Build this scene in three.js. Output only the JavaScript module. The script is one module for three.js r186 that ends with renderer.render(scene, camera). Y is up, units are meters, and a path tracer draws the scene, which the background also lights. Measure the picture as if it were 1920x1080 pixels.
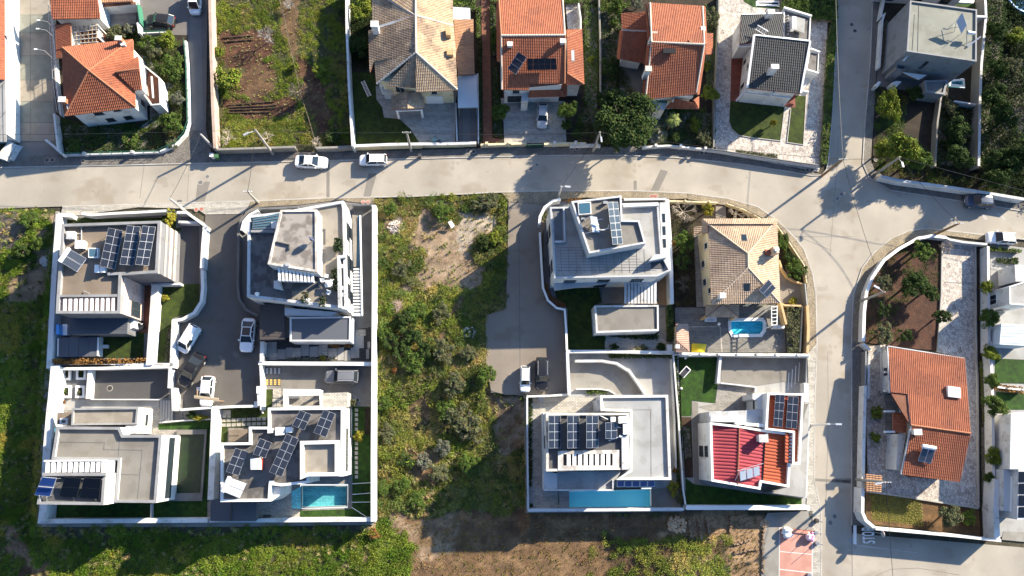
import*as THREE from 'three';
import{Sky}from 'three/addons/objects/Sky.js';
import{mergeGeometries}from 'three/addons/utils/BufferGeometryUtils.js';
import{FontLoader}from 'three/addons/loaders/FontLoader.js';
import{TextGeometry}from 'three/addons/geometries/TextGeometry.js';
// ---------- camera, sky, sun, exposure ----------
const scene=new THREE.Scene();
const FLY=95,LENS=1331;
const camera=new THREE.PerspectiveCamera(2*Math.atan(540/LENS)*180/Math.PI,16/9,1,6000);
camera.position.set(0,FLY,0);camera.up.set(0,0,-1);camera.lookAt(3.57,0,-20.9);camera.updateMatrixWorld();
scene.add(camera);
const renderer=new THREE.WebGLRenderer({antialias:true});
renderer.toneMapping=THREE.LinearToneMapping;
renderer.toneMappingExposure=3.4;
renderer.shadowMap.enabled=true;
const EL=22.8*Math.PI/180,AZ=-36*Math.PI/180;
const sunDir=new THREE.Vector3(Math.cos(AZ)*Math.cos(EL),Math.sin(EL),Math.sin(AZ)*Math.cos(EL));
const sky=new Sky();sky.name='sky';sky.scale.setScalar(5000);
sky.material.uniforms.sunPosition.value.copy(sunDir);
sky.material.uniforms.turbidity.value=3;sky.material.uniforms.rayleigh.value=1.6;
sky.material.uniforms.mieCoefficient.value=0.004;
scene.add(sky);scene.environmentIntensity=0.14;
const sun=new THREE.DirectionalLight(new THREE.Color(1,0.87,0.665),5);
sun.position.copy(sunDir).multiplyScalar(250);sun.castShadow=true;sun.shadow.radius=1.2;
Object.assign(sun.shadow.camera,{left:-110,right:110,top:90,bottom:-90,near:10,far:600});
sun.shadow.mapSize.set(4096,4096);scene.add(sun,sun.target);
// ---------- small tools ----------
let seed=7;
const R=()=>{seed=(seed*1664525+1013904223)>>>0;return seed/4294967296;};
const rr=(a,b)=>a+(b-a)*R();
const V3=(x,y,z)=>new THREE.Vector3(x,y,z);
function P(x,y,h=0){
const d=V3((x-960)/LENS,-(y-540)/LENS,-1).applyQuaternion(camera.quaternion);
const t=(FLY-h)/-d.y;return V3(d.x*t,h,d.z*t);
}
const view=(ox,oy,s)=>(...a)=>{const o=[];for(let i=0;i<a.length;i+=2)o.push([ox+a[i]/s,oy+a[i+1]/s]);return o;};
const Z1=view(0,0,3.483),Z2=view(380,0,3.483),Z3=view(680,0,3.483),Z4=view(1040,0,3.483),Z5=view(1320,0,3.484),Z6=view(1560,0,3.483);
const M1=view(0,370,3.274),M2=view(370,360,3.177),M3=view(690,350,3.085),M4=view(980,350,3.374),M5=view(1250,370,3.484),M6=view(1560,370,3.483);
const B1=view(50,660,3.178),B2=view(380,660,3.176),B3=view(690,680,2.7),B4=view(970,640,3.272),B5=view(1260,650,3.374),B6=view(1560,620,2.347);
const S1=view(0,260,4),S2=view(440,260,3.692),S3=view(940,260,4),S4=view(1400,230,3.692),C1v=view(300,570,5.141),BR=view(1430,960,9);
const R1=view(1780,320,3.178),R2=view(1780,640,2.455),px=view(0,0,1),B7=view(0,940,2.667),B8=view(1200,940,3.84);
const flat=(pts,h)=>pts.map(p=>{const q=P(p[0],p[1],h);return[q.x,q.z];});
const area2=p=>{let s=0;for(let i=0;i<p.length;i++){const a=p[i],b=p[(i+1)%p.length];s+=a[0]*b[1]-b[0]*a[1];}return s/2;};
const orient=p=>area2(p)<0?p.slice().reverse():p;
function inset(poly,d){
const p=orient(poly),n=p.length,o=[];
for(let i=0;i<n;i++){
const a=p[(i+n-1)%n],b=p[i],c=p[(i+1)%n];
const e1=[b[0]-a[0],b[1]-a[1]],e2=[c[0]-b[0],c[1]-b[1]],l1=Math.hypot(...e1),l2=Math.hypot(...e2);
const n1=[-e1[1]/l1,e1[0]/l1],n2=[-e2[1]/l2,e2[0]/l2];
let k=1+n1[0]*n2[0]+n1[1]*n2[1];k=Math.max(k,0.25);
o.push([b[0]+d*(n1[0]+n2[0])/k,b[1]+d*(n1[1]+n2[1])/k]);
}
return o;
}
const inside=(p,x,z)=>{let c=false;for(let i=0,j=p.length-1;i<p.length;j=i++)if((p[i][1]>z)!==(p[j][1]>z)&&x<(p[j][0]-p[i][0])*(z-p[i][1])/(p[j][1]-p[i][1])+p[i][0])c=!c;return c;};
const boundsOf=p=>{const b=[1e9,1e9,-1e9,-1e9];for(const q of p){b[0]=Math.min(b[0],q[0]);b[1]=Math.min(b[1],q[1]);b[2]=Math.max(b[2],q[0]);b[3]=Math.max(b[3],q[1]);}return b;};
const hash=(x,y,s=0)=>{let h=(x*374761393+y*668265263+s*2147483647)|0;h=Math.imul(h ^(h>>>13),1274126177);return((h ^(h>>>16))>>>0)/4294967296;};
function vn(x,y,per=0,s=0){
const xi=Math.floor(x),yi=Math.floor(y),fx=x-xi,fy=y-yi,w=v=>per?((v%per)+per)%per:v;
const sx=fx*fx*(3-2*fx),sy=fy*fy*(3-2*fy);
const a=hash(w(xi),w(yi),s),b=hash(w(xi+1),w(yi),s),c=hash(w(xi),w(yi+1),s),d=hash(w(xi+1),w(yi+1),s);
return a+(b-a)*sx+(c-a)*sy+(a-b-c+d)*sx*sy;
}
function fbm(x,y,per=0,oct=4,s=0){let v=0,a=0.5,t=0;for(let i=0;i<oct;i++){v+=a*vn(x,y,per,s+i);t+=a;a*=0.5;x*=2;y*=2;per*=2;}return v/t;}
// ---------- geometry builder: collects faces, builds ONE geometry with flat normals and uv in metres ----------
class MB{
constructor(){this.p=[];this.u=[];this.c=null;}
tri(a,b,c,ua,ub,uc,col){this.p.push(a.x,a.y,a.z,b.x,b.y,b.z,c.x,c.y,c.z);this.u.push(...ua,...ub,...uc);if(col){this.c||=[];this.c.push(...col,...col,...col);}return this;}
quad(a,b,c,d,col,uv){
const w=a.distanceTo(b),h=a.distanceTo(d);const U=uv||[[a.x+a.y,a.z],[b.x+b.y,b.z],[c.x+c.y,c.z],[d.x+d.y,d.z]];
if(!uv&&Math.abs((b.y+a.y)/2-(c.y+d.y)/2)>0.5*h){const o=a.x*0.7+a.z*0.7;U[0]=[o,a.y];U[1]=[o+w,b.y];U[2]=[o+w,c.y];U[3]=[o,d.y];}
this.tri(a,b,c,U[0],U[1],U[2],col);return this.tri(a,c,d,U[0],U[2],U[3],col);
}
sheet(poly,y,holes=[]){
const c=poly.map(p=>new THREE.Vector2(p[0],p[1])),hs=holes.map(h=>h.map(p=>new THREE.Vector2(p[0],p[1])));
const all=[...c,...hs.flat()];
for(const f of THREE.ShapeUtils.triangulateShape(c,hs)){
let[a,b,d]=f.map(i=>all[i]);if((b.x-a.x)*(d.y-a.y)-(b.y-a.y)*(d.x-a.x)>0)[b,d]=[d,b];
this.tri(V3(a.x,y,a.y),V3(b.x,y,b.y),V3(d.x,y,d.y),[a.x,a.y],[b.x,b.y],[d.x,d.y]);
}
return this;
}
sides(poly,y0,y1,out=true){
const p=orient(poly),n=p.length;let run=0;
for(let i=0;i<n;i++){
const a=p[i],b=p[(i+1)%n],l=Math.hypot(b[0]-a[0],b[1]-a[1]);
const A=V3(a[0],y0,a[1]),B=V3(b[0],y0,b[1]),C=V3(b[0],y1,b[1]),D=V3(a[0],y1,a[1]);
const uv=[[run,y0],[run+l,y0],[run+l,y1],[run,y1]];
if(out)this.quad(B,A,D,C,null,[uv[1],uv[0],uv[3],uv[2]]);else this.quad(A,B,C,D,null,uv);run+=l;
}
return this;
}
prism(poly,y0,y1,holes=[]){this.sheet(poly,y1,holes);this.sides(poly,y0,y1);for(const h of holes)this.sides(h,y0,y1,false);return this;}
hull8(b,t){
const n=V3(0,0,0).subVectors(t[1],t[0]).cross(V3(0,0,0).subVectors(t[2],t[0]));const up=V3(0,0,0).subVectors(t[0],b[0]);
if(n.dot(up)<0){b=b.slice().reverse();t=t.slice().reverse();}
this.quad(t[0],t[1],t[2],t[3]);this.quad(b[3],b[2],b[1],b[0]);
for(let i=0;i<4;i++){const j=(i+1)%4;this.quad(b[i],b[j],t[j],t[i]);}return this;
}
box(cx,y0,cz,sx,sy,sz,ry=0){
const c=Math.cos(ry),s=Math.sin(ry),q=(x,y,z)=>V3(cx+x*c+z*s,y,cz-x*s+z*c),x=sx/2,z=sz/2;
const f=y=>[q(-x,y,z),q(x,y,z),q(x,y,-z),q(-x,y,-z)];return this.hull8(f(y0),f(y0+sy));
}
slab4(q,th){const n=V3(0,0,0).subVectors(q[1],q[0]).cross(V3(0,0,0).subVectors(q[3],q[0])).normalize();if(n.y<0)n.negate();return this.hull8(q.map(p=>p.clone().addScaledVector(n,-th)),q);}
bar(a,b,w,h=w){
const d=V3(0,0,0).subVectors(b,a).normalize();let s=Math.abs(d.y)>0.95?V3(1,0,0):V3(0,1,0).cross(d).normalize();const u=V3(0,0,0).crossVectors(d,s).normalize();s=V3(0,0,0).crossVectors(u,d);
const f=p=>[[-1,-1],[1,-1],[1,1],[-1,1]].map(([i,j])=>p.clone().addScaledVector(s,i*w/2).addScaledVector(u,j*h/2));return this.hull8(f(a),f(b));
}
tube(a,b,r0,r1=r0,n=8,cap=true){
const d=V3(0,0,0).subVectors(b,a).normalize(),s=(Math.abs(d.y)>0.9?V3(1,0,0):V3(0,1,0)).cross(d).normalize(),u=V3(0,0,0).crossVectors(d,s);
const at=(p,r,i)=>p.clone().addScaledVector(s,r*Math.cos(i*2*Math.PI/n)).addScaledVector(u,r*Math.sin(i*2*Math.PI/n));
for(let i=0;i<n;i++){this.quad(at(a,r0,i),at(a,r0,i+1),at(b,r1,i+1),at(b,r1,i));if(cap)this.tri(b,at(b,r1,i),at(b,r1,i+1),[0,0],[0,r1],[r1,0]);}
return this;
}
disc(x,y,z,r,th,n=14){return this.tube(V3(x,y,z),V3(x,y+th,z),r,r,n);}
geo(){
const g=new THREE.BufferGeometry();g.setAttribute('position',new THREE.Float32BufferAttribute(this.p,3));g.setAttribute('uv',new THREE.Float32BufferAttribute(this.u,2));
if(this.c)g.setAttribute('color',new THREE.Float32BufferAttribute(this.c,3));g.computeVertexNormals();return g;
}
}
const mb=()=>new MB();
// ---------- objects ----------
const used={},things=[];
const numbered=n=>{const k=used[n]=(used[n]??-1)+1;return k?n+'_'+String(k).padStart(3,'0'):n;};
const toGeo=g=>g instanceof MB?g.geo():g;
function part(parent,name,g,m){const o=new THREE.Mesh(toGeo(g),m);o.name=name;o.castShadow=o.receiveShadow=true;parent.add(o);return o;}
function tagged(o,label,category,group){o.userData.label=label;o.userData.category=category;if(group)o.userData.group=group;return o;}
function thing(name,label,category,group){const o=new THREE.Group();o.name=numbered(name);scene.add(o);things.push(o);return tagged(o,label,category,group);}
function solo(name,label,category,g,m,group){const o=part(scene,numbered(name),g,m);things.push(o);return tagged(o,label,category,group);}
function struct(name,g,m){const o=part(scene,numbered(name),g,m);o.userData.kind='structure';return o;}
function settle(){
for(const o of things){
if(o.userData.local)continue;
const b=new THREE.Box3().setFromObject(o),c=V3((b.min.x+b.max.x)/2,b.min.y,(b.min.z+b.max.z)/2);
if(o.isMesh){o.geometry.translate(-c.x,-c.y,-c.z);o.position.copy(c);}
else{for(const k of o.children)k.position.sub(c);o.position.copy(c);}
}
}
function copyOf(src,label,group){const c=src.clone();c.name=numbered(src.name.replace(/_\d+$/,''));scene.add(c);c.userData={...src.userData};if(label)c.userData.label=label;if(group)c.userData.group=group;return c;}
// ---------- procedural textures and materials ----------
const clamp=(v,a=0,b=1)=>Math.min(b,Math.max(a,v));
function tex(n,metres,fn,srgb=true){
const d=new Uint8Array(n*n*4);
for(let y=0;y<n;y++)for(let x=0;x<n;x++){const c=fn(x/n,y/n),i=(y*n+x)*4;d[i]=clamp(c[0],0,255);d[i+1]=clamp(c[1],0,255);d[i+2]=clamp(c[2],0,255);d[i+3]=255;}
const t=new THREE.DataTexture(d,n,n);t.wrapS=t.wrapT=THREE.RepeatWrapping;t.magFilter=THREE.LinearFilter;t.minFilter=THREE.LinearMipmapLinearFilter;t.generateMipmaps=true;
if(srgb)t.colorSpace=THREE.SRGBColorSpace;if(metres)t.repeat.set(1/metres,1/metres);t.needsUpdate=true;return t;
}
const g3=v=>[v,v,v],mixc=(a,b,t)=>[a[0]+(b[0]-a[0])*t,a[1]+(b[1]-a[1])*t,a[2]+(b[2]-a[2])*t];
const lin=(r,g,b)=>new THREE.Color().setRGB(r,g,b);
const std=(r,g,b,o={})=>new THREE.MeshStandardMaterial({color:lin(r,g,b),roughness:0.85,...o});
const smooth=(a,b,x)=>{const t=clamp((x-a)/(b-a));return t*t*(3-2*t);};
const tGrit=tex(512,6,(u,v)=>{const f=fbm(u*6,v*6,6,5),h=hash(u*512|0,v*512|0,3);return g3(225+(f-0.5)*26+(h-0.5)*30);});
const tRoad=tex(1024,26,(u,v)=>{const f=fbm(u*7,v*7,7,5,501),w=smooth(0.55,0.72,fbm(u*5,v*11,55,4,507)*0.5+fbm(u*13,v*13,13,3,503)*0.5),s=smooth(0.74,0.8,fbm(u*16,v*16,16,4,505)),h=hash(u*1024|0,v*1024|0,3);return mixc(mixc(g3(228+(f-0.5)*46+(h-0.5)*26),[196,188,178],w*0.5),[176,168,160],s*0.25);});
const tStain=tex(512,9,(u,v)=>{const f=fbm(u*4,v*4,4,6,11),s=smooth(0.5,0.68,fbm(u*9,v*9,9,4,31)),h=hash(u*512|0,v*512|0,5);return mixc(g3(236+(f-0.5)*46+(h-0.5)*22),[176,168,158],s*0.22);});
const tWorn=tex(512,7,(u,v)=>{const s=0.75*smooth(0.4,0.7,fbm(u*8,v*8,8,6,71)),t=smooth(0.52,0.64,fbm(u*11,v*11,11,5,91)),h=hash(u*512|0,v*512|0,5);return mixc(mixc([232,226,220],[158,152,149],s),[186,166,152],t*0.3*s).map(c=>c+(h-0.5)*22);});
const tPlaster=tex(512,7,(u,v)=>{const s=smooth(0.55,0.72,fbm(u*9,v*9,9,5,23)),d=smooth(0.6,0.7,fbm(u*22,v*22,22,4,27));return mixc(mixc(g3(246+(fbm(u*5,v*5,5,5,21)-0.5)*20+(hash(u*512|0,v*512|0,9)-0.5)*8),[206,200,190],s*0.45),[150,146,138],d*s*0.45);});
const tLawn=tex(512,4,(u,v)=>{const f=fbm(u*8,v*8,8,4,41),h=vn(u*170,v*170,170,4),k=hash(u*512|0,v*512|0,8);const c=120+(f-0.5)*95+(h-0.5)*85+(k-0.5)*70;return[c*1.02,c*1.08,c*0.7];});
const tSoil=tex(512,5,(u,v)=>{const f=fbm(u*7,v*7,7,5,51),h=vn(u*90,v*90,90,6),k=hash(u*512|0,v*512|0,12);return g3(185+(f-0.5)*110+(h-0.5)*70+(k-0.5)*50);});
function voronoi(u,v,n,s){const x=u*n,y=v*n,xi=Math.floor(x),yi=Math.floor(y);let d1=9,d2=9,id=0;for(let j=-1;j<2;j++)for(let i=-1;i<2;i++){const cx=((xi+i)%n+n)%n,cy=((yi+j)%n+n)%n,px_=xi+i+hash(cx,cy,s),py_=yi+j+hash(cx,cy,s+1),d=Math.hypot(px_-x,py_-y);if(d<d1){d2=d1;d1=d;id=hash(cx,cy,s+2);}else if(d<d2)d2=d;}return[d1,d2-d1,id];}
const tCobble=tex(512,4,(u,v)=>{const[,e,id]=voronoi(u,v,44,61),f=fbm(u*4,v*4,4,4,62);return mixc([98,90,82],g3(188+id*62+(f-0.5)*70),smooth(0.05,0.3,e));});
const tCrazy=tex(512,6,(u,v)=>{const[,e,id]=voronoi(u,v,17,81),f=fbm(u*10,v*10,10,4,82);const st=mixc([252,249,246],[198,190,188],id*id);return mixc([132,118,110],st,smooth(0.02,0.09,e)).map(c=>c+(f-0.5)*56);});
const tPaver=tex(256,2.4,(u,v)=>{const n=12,y=v*n,r=Math.floor(y),x=u*6+(r%2)*0.5,e=Math.min(y-r,x-Math.floor(x),1),k=hash(((Math.floor(x)%6)+6)%6,r,14);return e<0.09?g3(150):g3(205+k*42+(hash(u*256|0,v*256|0,15)-0.5)*18);});
const tWater=tex(256,3,(u,v)=>{const a=Math.abs(fbm(u*7,v*7,7,3,101)-0.5)*2;return g3(90+150*(1-Math.min(1,a*2)));},false);
const M={
white:std(0.63,0.622,0.605,{map:tPlaster}),whitePlain:std(0.7,0.695,0.68,{roughness:0.6}),cream:std(0.66,0.56,0.36,{map:tPlaster}),yellow:std(0.5,0.34,0.17,{map:tPlaster}),pink:std(0.66,0.47,0.4,{map:tPlaster}),pinkWall:std(0.42,0.32,0.26,{map:tStain}),
greyWall:std(0.42,0.43,0.45,{map:tPlaster}),villaGrey:std(0.22,0.225,0.24,{map:tPlaster}),paleWall:std(0.5,0.51,0.53,{map:tPlaster}),darkWall:std(0.12,0.125,0.135,{map:tPlaster}),
stoneCap:std(0.27,0.27,0.28,{map:tStain}),concrete:std(0.26,0.245,0.22,{map:tStain}),concreteDark:std(0.16,0.155,0.15,{map:tStain}),screed:std(0.21,0.165,0.125,{map:tStain}),worn:std(0.33,0.315,0.3,{map:tWorn}),wornDark:std(0.15,0.155,0.165,{map:tWorn}),felt:std(0.085,0.085,0.09,{map:tStain}),feltGrey:std(0.16,0.157,0.157,{map:tWorn}),
paleRoof:std(0.33,0.325,0.315,{map:tStain}),greyRoof:std(0.2,0.185,0.165,{map:tStain}),beigeRoof:std(0.27,0.24,0.2,{map:tStain}),greenGrey:std(0.21,0.215,0.185,{map:tStain}),
road:std(0.375,0.338,0.285,{map:tRoad}),roadGrey:std(0.2,0.19,0.18,{map:tGrit}),asphalt:std(0.085,0.082,0.082,{map:tGrit,roughness:0.9}),patch:std(0.22,0.2,0.178,{map:tGrit}),seam:std(0.15,0.14,0.13,{map:tGrit}),
drive:std(0.235,0.2,0.165,{map:tRoad}),tarDrive:std(0.17,0.155,0.145,{map:tGrit}),
cobble:std(0.36,0.33,0.285,{map:tCobble,bumpMap:tCobble,bumpScale:0.02}),cobbleGrey:std(0.27,0.25,0.23,{map:tCobble,bumpMap:tCobble,bumpScale:0.02}),cobbleSand:std(0.42,0.35,0.25,{map:tCobble,bumpMap:tCobble,bumpScale:0.02}),crazy:std(0.49,0.465,0.43,{map:tCrazy,bumpMap:tCrazy,bumpScale:0.015}),
paver:std(0.3,0.28,0.255,{map:tPaver}),paverPale:std(0.45,0.42,0.37,{map:tPaver}),terracotta:std(0.24,0.095,0.052,{map:tPaver}),redDeck:std(0.22,0.06,0.04,{map:tPaver}),pinkDeck:std(0.5,0.25,0.2,{map:tStain}),
lawn:std(0.115,0.165,0.022,{map:tLawn,bumpMap:tLawn,bumpScale:0.03,roughness:1}),turf:std(0.075,0.2,0.025,{map:tLawn,roughness:1}),soil:std(0.1,0.055,0.032,{map:tSoil,bumpMap:tSoil,bumpScale:0.05,roughness:1}),soilDark:std(0.05,0.036,0.022,{map:tSoil,roughness:1}),gravelDark:std(0.06,0.06,0.062,{map:tCobble}),
kerb:std(0.42,0.4,0.37,{map:tStain}),glass:std(0.02,0.028,0.035,{roughness:0.06,metalness:0}),glassBlue:std(0.045,0.11,0.16,{roughness:0.08}),frame:std(0.75,0.75,0.74,{roughness:0.5}),darkFrame:std(0.05,0.05,0.055,{roughness:0.5}),
alu:std(0.6,0.6,0.61,{metalness:0.6,roughness:0.35}),steel:std(0.35,0.36,0.37,{metalness:0.7,roughness:0.45}),black:std(0.015,0.015,0.017,{roughness:0.6}),plasticWhite:std(0.78,0.78,0.77,{roughness:0.4}),wood:std(0.3,0.19,0.1,{map:tStain}),darkWood:std(0.05,0.042,0.04,{roughness:0.7}),deckBlue:std(0.075,0.082,0.1,{roughness:0.75}),poleGrey:std(0.33,0.31,0.28,{map:tStain}),iron:std(0.06,0.055,0.05,{roughness:0.6,metalness:0.4}),ironRed:std(0.3,0.1,0.07,{roughness:0.8}),greenRail:std(0.03,0.14,0.09,{roughness:0.6}),pineGate:std(0.012,0.05,0.04,{roughness:0.6}),
zinc:std(0.52,0.56,0.6,{roughness:0.42,metalness:0.25}),poolTile:std(0.2,0.72,0.8,{map:tPaver,roughness:0.3}),poolDeep:std(0.05,0.3,0.5,{map:tPaver,roughness:0.3}),bluePaint:std(0.04,0.28,0.7,{roughness:0.4}),yellowCloth:std(0.55,0.42,0.01,{roughness:0.7}),red:std(0.32,0.05,0.04,{roughness:0.5}),roofWhite:std(0.7,0.69,0.66,{map:tWorn}),tileRoofBase:std(0.3,0.13,0.08),
water:new THREE.MeshPhysicalMaterial({color:lin(0.72,0.96,0.98),transmission:1,thickness:0,roughness:0.04,ior:1.33,bumpMap:tWater,bumpScale:0.02}),
};
M.lawn.bumpScale=0.03;
const fieldMat=new THREE.MeshStandardMaterial({map:tSoil,bumpMap:tSoil,bumpScale:0.06,roughness:1,vertexColors:true});
function cellTexture(nx,ny,base,line){
const c=document.createElement('canvas');c.width=16*nx;c.height=16*ny;const k=c.getContext('2d');k.fillStyle=line;k.fillRect(0,0,c.width,c.height);
for(let j=0;j<ny;j++)for(let i=0;i<nx;i++){k.fillStyle=base;k.fillRect(i*16+1,j*16+1,14,14);k.fillStyle=line;k.fillRect(i*16+5,j*16,1,16);k.fillRect(i*16+10,j*16,1,16);}
const t=new THREE.CanvasTexture(c);t.colorSpace=THREE.SRGBColorSpace;return t;
}
const pv=new THREE.MeshStandardMaterial({map:cellTexture(6,10,'#0d1018','#3a3e49'),roughness:0.14});
const pvBlack=new THREE.MeshStandardMaterial({map:cellTexture(6,10,'#0a0b0d','#16171b'),roughness:0.14});
const pvBlue=new THREE.MeshStandardMaterial({map:cellTexture(6,10,'#122050','#354474'),roughness:0.12});
const collectorGlass=std(0.05,0.06,0.08,{roughness:0.1});
// ---------- builders ----------
const area=(name,pts,y,m)=>struct(name,mb().sheet(flat(pts,y),y),m);
const raised=(name,pts,y0,y1,m)=>struct(name,mb().prism(flat(pts,y1),y0,y1),m);
function ribbon(pts,w){
const n=pts.length,L=[],Q=[];
for(let i=0;i<n;i++){
const a=pts[Math.max(0,i-1)],b=pts[i],c=pts[Math.min(n-1,i+1)];const d1=[b[0]-a[0],b[1]-a[1]],d2=[c[0]-b[0],c[1]-b[1]];
const l1=Math.hypot(...d1)||1,l2=Math.hypot(...d2)||1;let nx=-(d1[1]/l1+d2[1]/l2),nz=d1[0]/l1+d2[0]/l2;const l=Math.hypot(nx,nz)||1;nx/=l;nz/=l;
const u=i?[d1[0]/l1,d1[1]/l1]:[d2[0]/l2,d2[1]/l2],k=w/2/Math.max(0.4,Math.abs(-u[1]*nx+u[0]*nz));
L.push([b[0]+nx*k,b[1]+nz*k]);Q.push([b[0]-nx*k,b[1]-nz*k]);
}
return[...L,...Q.reverse()];
}
function wall(label,pts,h,w,m,o={}){
if(w>=0.6)w*=0.82;const line=flat(pts,h),t=thing(o.name||'boundary_wall',label,o.cat||'wall',o.group);
const out=ribbon(line,w);part(t,'wall_body',mb().prism(out,o.y0??0,h),m);
if(o.cap)part(t,'coping',mb().prism(ribbon(line,w+0.06),h,h+0.06),o.cap);
const each=(step,f)=>{for(let i=0;i+1<line.length;i++){const a=line[i],b=line[i+1],l=Math.hypot(b[0]-a[0],b[1]-a[1]),n=Math.max(1,Math.round(l/step));for(let k=0;k<n;k++)f(a[0]+(b[0]-a[0])*(k+0.5)/n,a[1]+(b[1]-a[1])*(k+0.5)/n,Math.atan2(-(b[1]-a[1]),b[0]-a[0]),l/n);}};
if(o.pillar)each(o.pillarStep||4,(x,z,r)=>part(t,'pillar',mb().box(x,0,z,o.pillar,h+(o.pillarUp||0.5),o.pillar,r),o.pillarMat||m));
if(o.rail){each(1.6,(x,z,r)=>part(t,'rail_post',mb().box(x,h,z,0.06,o.rail,0.06,r),o.railMat));const g=mb();for(let i=0;i+1<line.length;i++)for(const y of[0.35,0.95])g.bar(V3(line[i][0],h+o.rail*y,line[i][1]),V3(line[i+1][0],h+o.rail*y,line[i+1][1]),0.04);part(t,'rail',g,o.railMat);}
if(o.panel){const g=mb();for(let i=0;i+1<line.length;i++){const a=line[i],b=line[i+1];g.hull8([V3(a[0],h+0.02,a[1]),V3(b[0],h+0.02,b[1]),V3(b[0]+0.03,h+0.02,b[1]+0.03),V3(a[0]+0.03,h+0.02,a[1]+0.03)],[V3(a[0],h+o.panel,a[1]),V3(b[0],h+o.panel,b[1]),V3(b[0]+0.03,h+o.panel,b[1]+0.03),V3(a[0]+0.03,h+o.panel,a[1]+0.03)]);}part(t,'fence_panel',g,o.railMat);}
return t;
}
function windowOn(parent,a,b,out,s,w,y0,y1,o={}){
const dx=b[0]-a[0],dz=b[1]-a[1],l=Math.hypot(dx,dz),u=[dx/l,dz/l];let n=[-u[1],u[0]];if(n[0]*out[0]+n[1]*out[1]<0)n=[-n[0],-n[1]];
const c=[a[0]+dx*s,a[1]+dz*s],r=Math.atan2(-u[1],u[0]);
const f=part(parent,o.name||'window',mb().box(c[0]+n[0]*0.03,y0,c[1]+n[1]*0.03,w,y1-y0,0.07,r),o.frame||M.frame);
const k=o.panes||Math.max(1,Math.round(w/0.9)),pw=(w-0.08)/k;
for(let i=0;i<k;i++){const q=-w/2+0.04+pw*(i+0.5);part(f,'pane',mb().box(c[0]+u[0]*q+n[0]*0.055,y0+0.06,c[1]+u[1]*q+n[1]*0.055,pw-0.05,y1-y0-0.12,0.04,r),o.pane||M.glass);}
if(o.sill!==false)part(f,'sill',mb().box(c[0]+n[0]*0.07,y0-0.07,c[1]+n[1]*0.07,w+0.2,0.06,0.16,r),o.sillMat||M.kerb);
return f;
}
function windowsRound(parent,poly,levels,o={}){
const p=orient(poly),n=p.length;
for(let i=0;i<n;i++){
if(o.skip&&o.skip.includes(i))continue;
const a=p[i],b=p[(i+1)%n],l=Math.hypot(b[0]-a[0],b[1]-a[1]);if(l<2.2)continue;const out=[b[1]-a[1],-(b[0]-a[0])],k=Math.max(1,Math.floor(l/3.6));
for(const[y0,y1]of levels)for(let j=0;j<k;j++)windowOn(parent,a,b,out,(j+0.5)/k,o.w||1.2,y0,y1,o);
}
}
function block(parent,pts,h,o={}){
const poly=flat(pts,h),ph=o.ph??0.35,pw=o.pw??0.3,inn=inset(poly,pw),deck=h-ph,base=o.base??0.05;
const body=part(parent,o.name||'wall',mb().prism(orient(poly),base,deck-0.02),o.wall||M.white);
part(parent,'roof_surface',mb().sheet(inn,deck+0.004),o.roof||M.greyRoof);
part(parent,'parapet',mb().prism(orient(poly),deck-0.02,h,[inn]),o.parapet||o.wall||M.white);
if(o.cap)part(parent,'coping',mb().prism(inset(poly,-0.03),h,h+0.05,[inset(poly,pw+0.03)]),o.cap);
if(o.levels)windowsRound(parent,poly,o.levels,{w:1.6,sill:false,frame:M.darkFrame,...o.win});
return{poly,deck,body,inn};
}
const faceOf=(poly,dx,dz)=>{const p=orient(poly);return p.map((v,i)=>[v,p[(i+1)%p.length]]).map(e=>{const l=Math.hypot(e[1][0]-e[0][0],e[1][1]-e[0][1]);return[e,((e[1][1]-e[0][1])*dx-(e[1][0]-e[0][0])*dz)/l*Math.min(1,l/3),(e[0][0]+e[1][0])*dx+(e[0][1]+e[1][1])*dz];}).filter(q=>q[1]>0.5).sort((a,b)=>b[2]-a[2]).map(q=>q[0]);};
const boxOn=(parent,name,pts,y0,y1,m)=>part(parent,name,mb().prism(flat(pts,y1),y0,y1),m);
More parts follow.
